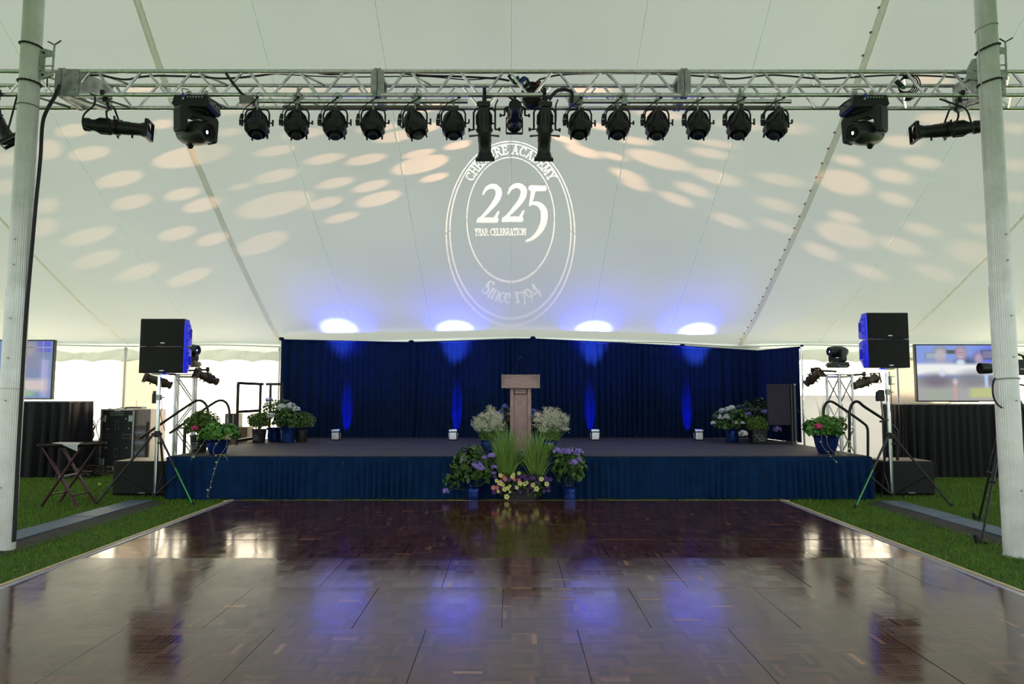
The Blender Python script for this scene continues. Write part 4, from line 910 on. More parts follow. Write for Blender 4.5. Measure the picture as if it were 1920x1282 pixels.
def tripod_stand(label, x, y, ztop_, legs, zcollar, tape_leg, group):
    t = thing('speaker_stand', label, 'speaker stand', (x, y, 0), group=group)
    MB().cyl((0, 0, .08), (0, 0, zcollar + .35), .027, n=16).build('outer_pole', chrome, t)
    MB().cyl((0, 0, zcollar + .35), (0, 0, ztop_), .022, n=16).build('inner_pole', chrome, t)
    c = MB(); c.cyl((0, 0, zcollar - .04), (0, 0, zcollar + .05), .042, n=14)
    for (lx, ly) in legs: d = Vector((lx, ly, 0)).normalized(); c.box(d*.045 + Vector((0, 0, zcollar)), (.05, .05, .045))
    c.build('collar', black_plastic, t)
    MB().cyl((.02, -.01, zcollar - .12), (.075, -.04, zcollar - .12), .014, n=8).build('locking_knob', black_plastic, t)
    MB().cyl((0, 0, .05), (0, 0, .10), .04, n=12).build('lower_hub', black_plastic, t)
    for i, (lx, ly) in enumerate(legs):
        d = Vector((lx, ly, 0)); u = d.normalized()
        p0 = u*.06 + Vector((0, 0, zcollar - .01)); p1 = d + Vector((0, 0, .015))
        lg = MB().cyl(p0, p1, .017, .015, n=8).build('leg', black_metal, t)
        MB().cyl(p1 + Vector((0, 0, .03)), p1 - Vector((0, 0, .012)), .021, n=8).build('rubber_foot', black_rubber, lg)
        pm = p0.lerp(p1, .58)
        MB().cyl(u*.03 + Vector((0, 0, .075)), pm, .012, n=6).build('brace', black_metal, t)
        if i == tape_leg:
            a, b_ = p0.lerp(p1, .50), p0.lerp(p1, .98); off = Vector((0, -.016, .012))
            MB().cyl(a + off, b_ + off, .007, n=6).build('green_tape', mat('fluorescent_green_tape', (0.02, 0.6, 0.12), .5), lg)
    MB().tube(spline([(.03, -.01, ztop_ - .05), (.05, .0, ztop_ - .5), (.02, .03, zcollar + .3), (.09, .03, zcollar + .05)], 5), .005, 5).build('speaker_cable', cable_m, t)
    MB().box((0, -.0, ztop_ - .01), (.16, .16, .02)).build('top_plate', galv, t, smooth=0)
    br = MB(); br.box((.0, .0, ztop_ - .35), (.055, .055, .08)); br.cyl((.02, 0, ztop_ - .35), (.08, 0, ztop_ - .35), .01, n=8)
    br.build('height_clamp', galv, t, smooth=0)
    return t
SPY = 9.86
def zz(px, py, Y): return at(px, py, Y).z
def xx_(px, Y, py=741): return at(px, py, Y).x
gL = 'loudspeakers stacked in pairs on the stands'
xl0, xl1 = xx_(256, SPY), xx_(340, SPY)
array_speaker('upper black loudspeaker of the pair on the left stand', xl0, xl1, SPY, zz(300, 648.5, SPY), zz(300, 597, SPY), True, gL)
array_speaker('lower black loudspeaker of the pair on the left stand', xl0 - .0, xl1, SPY, zz(300, 699, SPY), zz(300, 649.5, SPY), False, gL)
xr0, xr1 = xx_(1633, SPY), xx_(1712, SPY)
array_speaker('upper black loudspeaker of the pair on the right stand', xr0, xr1, SPY, zz(1680, 634.5, SPY), zz(1680, 585.5, SPY), True, gL)
array_speaker('lower black loudspeaker of the pair on the right stand', xr0, xr1 - .0, SPY, zz(1680, 689, SPY), zz(1680, 635.5, SPY), False, gL)
SYc = SPY + .14
sxl = xx_(298, SYc); a1, a2 = on_z(180, 946), on_z(362, 948)
tripod_stand('chrome and black tripod stand under the left loudspeakers, green tape on one leg', sxl, SYc, zz(298, 700, SYc), [(a1.x - sxl, a1.y - SYc), (a2.x - sxl, a2.y - SYc), (.05, .20)], zz(298, 814, SYc), 1, 'tripod stands under the loudspeakers')
sxr = xx_(1665, SYc); a1, a2 = on_z(1604, 953), on_z(1785, 951)
tripod_stand('chrome and black tripod stand under the right loudspeakers, green tape on one leg', sxr, SYc, zz(1665, 690, SYc), [(a1.x - sxr, a1.y - SYc), (a2.x - sxr, a2.y - SYc), (-.05, .20)], zz(1665, 817, SYc), 0, 'tripod stands under the loudspeakers')
# small boxes clamped to the stands
t = thing('stand_winch', 'small black winch box clamped to the pole of the right speaker stand', 'winch', (sxr - .07, SYc - .01, zz(1655, 752, SYc)))
MB().prism([(-.10, 0), (-.02, 0), (.0, .01), (.0, .16), (-.05, .17), (-.10, .13)], -.04, .04).build('housing', black_plastic, t, smooth=0, bevel=.008)
MB().tube([(-.05, -.03, 0), (-.05, -.03, -.08), (-.03, -.03, -.24)], .012, 6).build('grey_hose', mat('grey_hose', (.3, .3, .3), .4), t)
MB().box((-.03, -.03, -.28), (.12, .03, .025), Matrix.Rotation(-.3, 3, 'Y')).build('crank_handle', black_plastic, t, bevel=.006)
t = thing('pole_bracket', 'grey steel bracket on the right stand pole just below the speakers', 'bracket', (sxr + .04, SYc, zz(1664, 720, SYc)))
MB().box((0, 0, .05), (.02, .06, .13)).box((.03, 0, .11), (.06, .05, .012)).box((.03, 0, 0), (.06, .05, .012)).build('bracket', galv, t, smooth=0)
t = thing('radio_box', 'small dark transmitter box strapped to the left speaker stand pole', 'box', (sxl - .06, SYc - .01, zz(288, 756, SYc)))
MB().box((0, 0, .07), (.05, .04, .14)).build('case', black_plastic, t, bevel=.006)
MB().box((0, 0, .16), (.03, .03, .04)).build('cap', black_metal, t)

# subwoofers on the grass
sub_top_sheen = mat('subwoofer_top_reflection', (0.26, 0.19, 0.16), .45, noise=.2)  # paler than the cabinet: the wall's reflection is put into the base colour
def subwoofer(label, x0, x1, y0, h, dep):
    t = thing('subwoofer', label, 'subwoofer', ((x0 + x1)/2, y0, 0), group='subwoofers on the grass')
    w_ = x1 - x0
    MB().box((0, dep/2, h/2 + .02), (w_, dep, h)).build('cabinet', mat('subwoofer_cabinet', (0.006, 0.005, 0.006), .6, spec=.3), t, smooth=0, bevel=.025)
    MB().box((0, dep/2, h + .022), (w_ - .05, dep - .05, .004)).build('top_sheen', sub_top_sheen, t, smooth=0)
    MB().box((0, -.008, h/2 + .02), (w_ - .06, .02, h - .06)).build('grille', grille_m, t, smooth=0, bevel=.006)
    MB().box((0, -.02, .06), (.10, .006, .022)).build('badge', mat('dim_badge', (.2, .2, .2), .4, .5), t, smooth=0)
    for s in (-1, 1): MB().box((s*(w_/2 + .002), dep/2, h*.6), (.012, .18, .08)).build('recessed_handle', black_metal, t, smooth=0)
    for sx in (-1, 1):
        for sy in (.08, dep - .08): MB().cyl((sx*(w_/2 - .08), sy, 0), (sx*(w_/2 - .08), sy, .03), .025, n=8).build('foot', black_rubber, t)
    return t
subwoofer('black subwoofer on the grass behind the left speaker stand', xx_(199, 10.02), xx_(316, 10.02) - .0, 10.27, .50, .62)
subwoofer('black subwoofer on the grass behind the right speaker stand', xx_(1672, 10.02), xx_(1766, 10.02), 10.27, .50, .62)

# ================================================================== LIGHTING TOWERS
def tower(label, cx, cy, w_, h, rot=.35, px=None):
    t = thing('truss_tower', label, 'truss tower', (cx, cy, 0), rot, 'small truss towers beside the stage')
    m_ = mat('bright_aluminium', (0.75, 0.75, 0.76), .3, .9, noise=.1)
    for sx in (-1, 1):
        for sy in (-1, 1): MB().cyl((sx*w_/2, sy*w_/2, .03), (sx*w_/2, sy*w_/2, h), .024, n=12).build('chord', m_, t)
    n = 4; ph = (h - .1)/n
    for f, (ax, s) in enumerate((('x', -1), ('x', 1), ('y', -1), ('y', 1))):
        for k_ in range(n):
            z0 = .05 + k_*ph; z1 = z0 + ph; q = 1 if k_ % 2 else -1
            A = (q*w_/2, s*w_/2) if ax == 'x' else (s*w_/2, q*w_/2); B = (-q*w_/2, s*w_/2) if ax == 'x' else (s*w_/2, -q*w_/2)
            MB().cyl((*A, z0), (*B, z1), .012, n=8).build('brace', m_, t)
    for z in (h*.5, h - .03):
        for s in (-1, 1):
            MB().cyl((-w_/2, s*w_/2, z), (w_/2, s*w_/2, z), .016, n=8).build('rung', m_, t)
            MB().cyl((s*w_/2, -w_/2, z), (s*w_/2, w_/2, z), .016, n=8).build('rung', m_, t)
    MB().box((0, 0, .015), (w_ + .3, w_ + .3, .03)).build('base_plate', alu_plate, t, smooth=0)
    MB().box((0, 0, h + .008), (w_ + .04, w_ + .04, .016)).build('top_plate', alu_plate, t, smooth=0)
    return t
TWY = 12.15
hL = zz(348, 703, TWY); tower('silver truss tower left of the stage carrying three lights', xx_(348, TWY), TWY, .29, hL, .30)
hR = zz(1575, 703, TWY); tower('silver truss tower right of the stage carrying three lights', xx_(1575, TWY), TWY, .29, hR, .30)
def tower_light(label, cx, cy, h, headdir, s=.9):
    return moving_head(label, (cx, cy, h + .135*s + .02), headdir, base_yaw=0, hanging=False, s=s)
tower_light('black moving head light standing on the left tower, half hidden by the speakers', xx_(352, TWY), TWY, hL, (.97, -.2, .01), .85)
tower_light('black moving head light standing on top of the right tower', xx_(1573, TWY), TWY, hR, (-.97, -.2, .01), .80)
for hx, tx, nm in ((xx_(352, TWY), (xr0, 10.12, zz(1680, 637, SPY)), 'blue_cross_beam'), (xx_(1573, TWY), (xl1, 10.12, zz(300, 650, SPY)), 'blue_cross_beam')):
    ld = bpy.data.lights.new(nm, 'SPOT'); ld.energy = 42000; ld.spot_size = math.radians(5.0); ld.spot_blend = .35; ld.color = (.004, .010, 1.0); ld.shadow_soft_size = .03
    lo = bpy.data.objects.new(nm, ld); COL.objects.link(lo); p_ = Vector((hx, TWY, (hL if hx < 0 else hR) + .42)); d_ = (Vector(tx) - p_); lo.location = p_ + d_.normalized()*.24; lo.rotation_euler = d_.to_track_quat('-Z', 'Y').to_euler()
tw_g = 'ellipsoidal spotlights clamped to the side towers'
def tower_spot(label, pa, pb, Y, cx, dy=0.0, scale=1.15, ylens=0.0):
    """pa: lamp-end pixel, pb: lens-end pixel"""
    A = at(*pa, Y); B = at(*pb, Y + ylens); d = B - A; p = A.lerp(B, .48)
    t = profile_spot(label, p, d, d.length*1.06, clampz=None, yoke_up=(0, 0, 1), hang=.16, m=warm_metal, scale=scale, group=tw_g)
    MB().cyl((0, 0, .14), (cx - p.x, 0, .12), .018, n=8).build('side_arm', black_metal, t)
    return t
tower_spot('dark ellipsoidal spotlight on the left side of the left tower, crossing the stand pole', (322, 723), (272, 706), TWY - .1, xx_(340, TWY), ylens=-.25)
tower_spot('brown-grey ellipsoidal spotlight on the right side of the left tower', (408, 716), (368, 699), TWY - .1, xx_(352, TWY), ylens=-.3)
tower_spot('dark ellipsoidal spotlight on the left side of the right tower, nearest the drape', (1511, 720), (1538, 697), TWY - .1, xx_(1560, TWY), ylens=-.2)
tower_spot('dark ellipsoidal spotlight on the right side of the right tower, pointing right', (1600, 724), (1643, 708), TWY - .1, xx_(1590, TWY), ylens=.2)

# ================================================================== STAIR RAILS AND GUARD RAILS
rail_m = mat('brown_rail_paint', (0.035, 0.022, 0.02), .4, .3)
blk_rail = mat('black_rail_paint', (0.012, 0.012, 0.014), .35, .3)
def rail(name, label, pts, m, r=.02, group=None, extra=()):
    base = Vector((pts[0][0], pts[0][1], 0)); t = thing(name, label, 'handrail', base, group=group)
    MB().tube([Vector(p) - base for p in pts], r, 10).build('rail_tube', m, t)
    for a, b_ in extra: MB().cyl(Vector(a) - base, Vector(b_) - base, r*.9, n=8).build('post', m, t)
    return t
def arc_rail(pix, Y, m, label, foot, group, extra=()):
    P = [at(x, y, Y) for x, y in pix]
    return rail('stair_handrail', label, spline(P, 5), m, .021, group, extra)
Y1, Y2 = 11.05, 11.80
gr_ = 'bent tube handrails at the stage stairs'
arc_rail([(391, 838), (391, 790), (389, 765), (381, 753), (369, 751), (350, 762), (300, 796), (262, 822)], Y1, rail_m, 'nearer brown bent handrail at the left stage stairs, above the boxwood', None, gr_,
         [(at(348, 800, Y1), Vector((at(348, 800, Y1).x, Y1, .05)))])
arc_rail([(430, 830), (431, 790), (429, 765), (422, 753), (410, 751), (392, 761), (350, 790), (318, 812)], Y2, rail_m, 'farther brown bent handrail at the left stage stairs', None, gr_,
         [(at(346, 800, Y2), Vector((at(346, 800, Y2).x, Y2, .05)))])
arc_rail([(1545, 838), (1544.5, 790), (1545, 768), (1550, 755), (1560, 753), (1575, 762), (1590, 772), (1619, 793), (1626, 801), (1627.5, 815), (1627.5, 866)], 11.3, blk_rail, 'black bent handrail at the right stage stairs, behind the flower bowl', None, gr_)
arc_rail([(1593, 848), (1593, 790), (1593.5, 770), (1599, 756), (1609, 753), (1622, 763), (1656, 785), (1672, 797), (1681, 806), (1683, 818), (1683, 872)], 10.4, blk_rail, 'black bent handrail at the right stage stairs, nearest the speaker stand', None, gr_)
# folding steps, mostly hidden
for s, lb in ((-1, 'dark folding steps at the left end of the stage'), (1, 'dark folding steps at the right end of the stage')):
    x0 = SX0 - .02 if s < 0 else SX1 + .06
    t = thing('stage_steps', lb, 'steps', (x0, 11.35, 0), group='folding steps to the stage')
    for k_ in range(3):
        MB().box((s*(.16 + .27*k_), .05, .47 - .16*k_), (.27, .80, .035)).build('tread', black_metal, t, smooth=0)
    for yy in (-.33, .43): MB().cyl((s*.05, yy, .55), (s*.80, yy, .03), .02, n=8).build('stringer', black_metal, t)
# guard rail frames at the back left
def flat_rail(label, frames):
    A = frames[0][0]; base = Vector((A[0], A[1], 0)); t = thing('guard_rail', label, 'guard rail', base, group='brown guard rails at the back left of the stage')
    for a, b_ in frames:
        a, b_ = Vector(a) - base, Vector(b_) - base; d = (b_ - a); l = d.length; M = aim((a + b_)/2, d, (0, 0, 1) if abs(d.normalized().z) < .9 else (0, 1, 0))
        MB(M).box((0, 0, 0), (l, .038, .05)).build('rail_bar', rail_m, t, smooth=0, bevel=.003)
    return t
ya, yb = 12.25, 13.25
XA = SX0 + .03
zt1 = zz(447, 718, ya)
flat_rail('tall brown guard rail along the left edge of the stage', [((XA, ya, SZ), (XA, ya, zt1)), ((XA, yb + .1, SZ), (XA, yb + .1, zt1)), ((XA, ya, zt1), (XA, yb + .22, zt1)), ((XA, ya, zz(447, 772, ya)), (XA, yb + .1, zz(447, 772, ya))), ((XA, ya, SZ + .06), (XA, yb + .1, SZ + .06))])
flat_rail('shorter brown guard rail behind the first, touching the backdrop', [((XA + .02, 13.85, SZ), (XA + .02, 13.85, zz(500, 720, 13.85))), ((XA - .08, 13.86, zz(500, 720, 13.85)), (XA + .28, 13.86, zz(500, 720, 13.85))), ((XA + .02, 13.85, zz(500, 772, 13.85)), (XA + .26, 13.85, zz(500, 772, 13.85))), ((XA + .26, 13.86, SZ), (XA + .26, 13.86, zz(500, 720, 13.85)))])
# folded stage riser standing at the right end of the stage
t = thing('folded_riser', 'folded dark stage riser on end at the right side of the stage', 'stage riser', (at(1462, 760, 12.45).x, 12.45, SZ))
zt_ = zz(1462, 719, 12.45) - SZ; pw_ = .40
MB().box((-.02, 0, (zt_ + .32)/2 + .0), (pw_, .08, zt_ - .34)).build('deck_face', mat('riser_carpet', (0.045, 0.035, 0.06), .8, noise=.3), t, smooth=0, bevel=.01)
for x in (.20, .27): MB().box((x, -.03 if x < .25 else .0, zt_/2), (.022 if x < .25 else .04, .05, zt_)).build('frame_post', mat('grey_black_frame', (.09, .09, .09), .4, .4), t, smooth=0)
MB().box((.02, 0, .03), (.55, .05, .03)).build('frame_foot', black_metal, t, smooth=0)
for z in (.0, zt_ - .05): MB().cyl((.27, -.04, z + .03), (.27, -.02, z + .03), .02, n=10).build('bolt', galv, t)

# ================================================================== SCREENS ON SKIRTED TABLES
def screen_picture(W_, H_, fn):
    yy, xx = np.mgrid[0:H_, 0:W_]; u = xx/(W_ - 1); v = 1 - yy/(H_ - 1); return fn(u, v)
def blob(img, u, v, cx, cy, rx, ry, col, soft=.15, a=.85):
    soft = soft + .22
    d = np.sqrt(((u - cx)/rx)**2 + ((v - cy)/ry)**2); m_ = np.clip((1 + soft - d)/(2*soft), 0, 1)*a
    img[:] = img*(1 - m_[..., None]) + np.array(col)*m_[..., None]
def rectb(img, u, v, x0, x1, y0, y1, col, soft=.01, a=1.0):
    m_ = np.clip((u - x0)/soft, 0, 1)*np.clip((x1 - u)/soft, 0, 1)*np.clip((v - y0)/soft, 0, 1)*np.clip((y1 - v)/soft, 0, 1)*a
    img[:] = img*(1 - m_[..., None]) + np.array(col)*m_[..., None]
def pic_right(u, v):
    im = np.ones(u.shape + (3,))*np.array([.48, .58, .86]); rectb(im, u, v, .55, 1.0, .5, 1.1, (.36, .40, .88), .2)
    rectb(im, u, v, .08, .26, .74, .88, (.45, .48, .50), .02, .6); rectb(im, u, v, .10, .24, .76, .86, (.6, .66, .72))
    rectb(im, u, v, .30, .42, .84, .92, (.28, .30, .34)); rectb(im, u, v, .66, .82, .74, .92, (.25, .28, .38)); rectb(im, u, v, .68, .80, .76, .90, (.45, .45, .58))
    rectb(im, u, v, .47, .485, .68, 1.0, (.30, .38, .75))
    # person left: pale face and grey hair
    blob(im, u, v, .25, .90, .065, .085, (.52, .52, .52)); blob(im, u, v, .25, .82, .058, .12, (.74, .70, .72)); blob(im, u, v, .24, .60, .15, .14, (.62, .60, .66), .3)
    # person middle: glasses, dark suit, white collar
    blob(im, u, v, .52, .60, .13, .17, (.20, .24, .33), .2); blob(im, u, v, .46, .88, .056, .11, (.50, .44, .60)); blob(im, u, v, .46, .85, .050, .125, (.72, .60, .64))
    rectb(im, u, v, .425, .495, .863, .875, (.35, .28, .40), .006, .5); blob(im, u, v, .455, .79, .02, .006, (.9, .8, .8), .4); blob(im, u, v, .455, .69, .045, .05, (.84, .92, 1.0), .2)
    # person right: curly reddish hair
    blob(im, u, v, .64, .80, .055, .085, (.46, .40, .58), .25); blob(im, u, v, .64, .76, .038, .085, (.72, .62, .70), .2)
    blob(im, u, v, .90, .80, .05, .12, (.40, .34, .50), .3)
    # daylight glare painted into the picture as a pale band; dark jackets, pale green skirts
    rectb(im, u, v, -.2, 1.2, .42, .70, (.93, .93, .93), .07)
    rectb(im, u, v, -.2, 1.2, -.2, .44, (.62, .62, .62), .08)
    blob(im, u, v, .20, .36, .17, .12, (.40, .36, .42), .35); blob(im, u, v, .26, .50, .03, .06, (.84, .86, .95), .4); blob(im, u, v, .58, .38, .17, .14, (.46, .46, .50), .4); blob(im, u, v, .86, .35, .12, .10, (.30, .30, .34), .4)
    rectb(im, u, v, .50, 1.0, .02, .26, (.72, .74, .50), .06); rectb(im, u, v, .06, .36, -.02, .24, (.60, .64, .58), .08)
    blob(im, u, v, .385, .14, .018, .17, (.78, .62, .58), .3); blob(im, u, v, .39, .34, .025, .05, (.85, .75, .78), .4); rectb(im, u, v, .68, .735, .22, .48, (.70, .78, .92), .02)
    return im
def pic_left(u, v):
    im = np.ones(u.shape + (3,))*np.array([.42, .52, .68]); rectb(im, u, v, .0, .45, .0, 1.1, (.25, .35, .32), .1); blob(im, u, v, .3, .6, .1, .1, (.35, .6, .15), .3)
    rectb(im, u, v, .62, .70, .72, 1.0, (.45, .68, .88), .01); rectb(im, u, v, .83, .98, .80, 1.0, (.32, .34, .78), .01); rectb(im, u, v, .895, .903, .8, 1.0, (.75, .78, .95), .003); rectb(im, u, v, .83, .98, .885, .893, (.75, .78, .95), .004)
    blob(im, u, v, .76, .70, .16, .28, (.52, .52, .62), .25); blob(im, u, v, .755, .89, .06, .12, (.50, .52, .60), .2); blob(im, u, v, .755, .85, .055, .10, (.62, .58, .60), .2)
    rectb(im, u, v, .71, .80, .885, .895, (.30, .30, .36), .004); rectb(im, u, v, .86, .99, .0, .70, (.62, .62, .80), .05)
    rectb(im, u, v, .3, 1.0, .08, .38, (.80, .74, .74), .09); rectb(im, u, v, .3, .86, .0, .16, (.58, .72, .52), .08); rectb(im, u, v, .90, .91, .1, .75, (.92, .86, .92), .008)
    return im
def tv(label, x0, x1, z0, z1, Y, fn, yaw, group):
    w_, h = x1 - x0, z1 - z0; t = thing('television', label, 'television', ((x0 + x1)/2, Y, z0), yaw, group)
    MB().box((0, .035, h/2), (w_, .06, h)).build('casing', black_plastic, t, smooth=0, bevel=.006)
    b_ = .022; f = MB()
    f.box((0, -.002, b_/2), (w_, .02, b_)); f.box((0, -.002, h - b_/2), (w_, .02, b_)); f.box((-w_/2 + b_/2, -.002, h/2), (b_, .02, h - 2*b_)); f.box((w_/2 - b_/2, -.002, h/2), (b_, .02, h - 2*b_)); f.build('bezel', black_plastic, t, smooth=0)
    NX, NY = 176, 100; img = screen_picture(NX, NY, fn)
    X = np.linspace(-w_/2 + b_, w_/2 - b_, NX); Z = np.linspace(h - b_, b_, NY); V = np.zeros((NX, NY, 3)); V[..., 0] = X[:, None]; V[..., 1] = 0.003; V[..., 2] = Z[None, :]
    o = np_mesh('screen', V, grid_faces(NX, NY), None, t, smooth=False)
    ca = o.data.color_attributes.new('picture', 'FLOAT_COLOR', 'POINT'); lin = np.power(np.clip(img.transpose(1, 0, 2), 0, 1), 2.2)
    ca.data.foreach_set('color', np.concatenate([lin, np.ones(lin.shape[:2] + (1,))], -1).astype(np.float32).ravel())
    if 'tv_screen' not in MATS:
        m_ = bpy.data.materials.new('tv_screen'); m_.use_nodes = True; MATS['tv_screen'] = m_; nn = m_.node_tree; bb = nn.nodes['Principled BSDF']
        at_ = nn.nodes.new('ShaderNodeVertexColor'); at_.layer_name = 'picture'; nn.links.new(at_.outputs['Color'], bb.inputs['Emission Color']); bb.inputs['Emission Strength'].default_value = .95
        bb.inputs['Base Color'].default_value = (.01, .01, .01, 1); bb.inputs['Roughness'].default_value = .12
    o.data.materials.append(MATS['tv_screen'])
    st = MB(); st.box((0, .10, -.0), (.5, .10, .02)); st.box((0, .09, .1), (.10, .04, .22)); st.build('stand', black_plastic, t, smooth=0)
    return t
TVY = 12.7
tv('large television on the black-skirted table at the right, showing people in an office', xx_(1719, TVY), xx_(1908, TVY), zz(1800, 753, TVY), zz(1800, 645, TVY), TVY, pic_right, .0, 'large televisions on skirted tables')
tv('large television on the black-skirted table at the left, partly behind the tent pole', xx_(-92, TVY), xx_(98, TVY), zz(60, 749, TVY), zz(60, 637, TVY), TVY, pic_left, .0, 'large televisions on skirted tables')
bskirt = mat('black_table_skirt', (0.007, 0.0065, 0.009), .6, noise=.2, spec=.25)
def skirted_table(label, x0, x1, y0, y1, h, seed):
    t = thing('skirted_table', label, 'table', ((x0 + x1)/2, y0, 0), group='black-skirted tables under the televisions'); w_ = x1 - x0; d = y1 - y0
    MB().box((0, d/2, h - .01), (w_, d, .02)).build('table_top', mat('grey_table_top', (.3, .28, .27), .5), t, smooth=0)
    path = [(-w_/2, d), (-w_/2, 0), (w_/2, 0), (w_/2, d)]
    cloth('table_skirt', path, .03, h - .015, bskirt, t, seed=seed, amp=.03, freq=36, top_amp=.3, nz=14)
    for sx in (-1, 1):
        for yy in (.12, d - .1): MB().cyl((sx*(w_/2 - .12), yy, 0), (sx*(w_/2 - .12), yy, h - .02), .02, n=8).build('leg', black_metal, t)
TBY = 12.45
skirted_table('tall table with a pleated black skirt under the right television', xx_(1693, TBY), xx_(1925, TBY) + .5, TBY, TBY + .75, zz(1750, 757, TBY), 91)
skirted_table('tall table with a pleated black skirt under the left television', xx_(-130, TBY), xx_(129, TBY), TBY, TBY + .75, zz(100, 752, TBY), 92)

# ================================================================== BACKSTAGE LEFT: cases, cables, tray table
RY = 13.3
case_m = mat('case_black_laminate', (0.009, 0.010, 0.010), .5, noise=.2, bump=.08, bscale=400); edge_m = mat('case_aluminium_edge', (.42, .43, .40), .4, .8, noise=.15)
x0, x1 = xx_(193, RY), xx_(253, RY); zb_, zt_ = .13, zz(224, 768, RY); w_ = x1 - x0
t = thing('rack_case', 'black wheeled flight case with metal edges and corners left of the stage', 'flight case', ((x0 + x1)/2, RY, 0))
MB().box((0, .35, (zb_ + zt_)/2), (w_, .7, zt_ - zb_)).build('case_body', case_m, t, smooth=0)
e_ = MB()
for sx in (-1, 1): e_.box((sx*w_/2, 0, (zb_ + zt_)/2), (.03, .03, zt_ - zb_)); e_.box((sx*w_/2, .35, zt_), (.03, .7, .03)); e_.box((sx*w_/2, .7, (zb_ + zt_)/2), (.03, .03, zt_ - zb_))
for z in (zb_, zt_): e_.box((0, 0, z), (w_ + .03, .03, .03))
e_.build('metal_edging', edge_m, t, smooth=0)
for sx in (-1, 1):
    for z in (zb_ + .09, zt_ - .17): MB().box((sx*(w_/2 - .05), -.012, z), (.09, .03, .13)).build('corner_plate', mat('case_corner', (.35, .4, .38), .35, .8), t, smooth=0, bevel=.01)
H_ = zt_ - zb_
for (hx, hz, a, b_) in ((0, .73, .05, .14), (0, .25, .05, .14), (-.2, .53, .13, .055), (.2, .53, .13, .055)):
    f = MB(); z = zb_ + H_*hz; f.box((hx, -.012, z), (a + .035, .012, b_ + .035)); o_ = f.build('handle_dish', mat('handle_dish_metal', (.10, .11, .10), .4, .7), t, smooth=0); MB().box((hx, -.02, z), (a, .01, b_)).build('handle_grip', black_rubber, o_, smooth=0)
for hx, hz in ((-.18, .66), (.23, .67), (-.2, .33), (.2, .33), (.17, .84)): MB().cyl((hx, -.02, zb_ + H_*hz), (hx, -.0, zb_ + H_*hz), .012, n=8).build('rivet', galv, t)
MB().box((.0, -.018, zt_ - .01), (.12, .006, .03)).build('paper_tag', mat('paper_white', (.75, .75, .7), .7), t, smooth=0)
wr = mat('stencil_paint', (.30, .32, .30), .7)
for k_ in range(2):
    m_ = MB(); xx0 = -.13
    for q in range(13): ww = random.uniform(.010, .022); m_.box((xx0 + ww/2, -.019, zt_ - .055 - .042*k_), (ww, .003, random.uniform(.012, .02))); xx0 += ww + .004
    m_.build('stencilled_line', wr, t, smooth=0)
for sx in (-1, 1):
    for yy in (.1, .6): MB().cyl((sx*(w_/2 - .1) - .02, yy, .06), (sx*(w_/2 - .1) + .02, yy, .06), .06, n=14).build('caster', black_rubber, t); 
# dimmer rack
x0, x1 = xx_(255, RY + .1), xx_(281, RY + .1) ; x0 = x0 + .02; w_ = x1 - x0 + .06
t = thing('dimmer_rack', 'tall pinkish-grey dimmer rack with rows of outlets beside the black case', 'equipment rack', (x0 + w_/2, RY + .05, 0))
zt2 = zz(268, 767, RY + .1)
rk = mat('rack_grey_paint', (.33, .27, .25), .5, noise=.1)
MB().box((0, .3, (zt2 + .1)/2), (w_, .6, zt2 - .1)).build('cabinet', rk, t, smooth=0, bevel=.006)
n_ = 8; ph = (zt2 - .30 - .14)/n_
for k_ in range(n_):
    z = .14 + ph*(k_ + .5); MB().box((-.025, -.012, z), (w_ - .09, .02, ph*.86)).build('rack_module', mat('rack_module_paint', (.24, .17, .15), .5) if k_ % 2 else mat('rack_module_blue', (.16, .16, .22), .45), t, smooth=0)
    if k_ % 2 == 0:
        for q in range(5): MB().box((-.025 + (q - 2)*(w_ - .12)/5, -.024, z), (.018, .006, ph*.5)).build('outlet', mat('outlet_pale', (.4, .42, .55), .4), t, smooth=0)
    else:
        v_ = MB()
        for q in range(11): v_.box((-.025 + (q - 5)*(w_ - .11)/11, -.023, z), (.006, .004, ph*.6))
        v_.build('vents', black_metal, t, smooth=0)
MB().box((w_/2 - .045, -.014, (zt2 - .2)/2 + .03), (.03, .02, zt2 - .34)).build('rack_post', black_metal, t, smooth=0)
MB().box((0, .3, .05), (w_*.9, .5, .1)).build('plinth', black_metal, t, smooth=0)
# laptop-like flat unit on top of the cases
t = thing('network_router', 'flat dark box with a short aerial lying on the black flight case', 'router', (xx_(243, RY), RY + .25, zt_ + .016))
MB().box((0, 0, .02), (.32, .2, .035)).build('case', mat('router_grey', (.16, .15, .17), .5), t, smooth=0, bevel=.004); MB().cyl((-.02, .05, .03), (-.02, .05, .16), .004, n=6).build('aerial', black_plastic, t)
cable('loose_cable', [at(196, 772, RY + .1), at(205, 766, RY + .1), at(215, 768, RY), at(226, 764.5, RY), at(238, 766, RY)], .008, 'black cable straggling over the top of the black flight case')
cable('loose_cable', [at(196, 778, RY - .05), at(184, 790, RY - .08), at(181, 805, RY - .1), at(186, 822, RY - .1), at(183, 838, RY - .1), at(188, 858, RY - .1)], .009, 'black cable hanging down the left side of the black flight case')
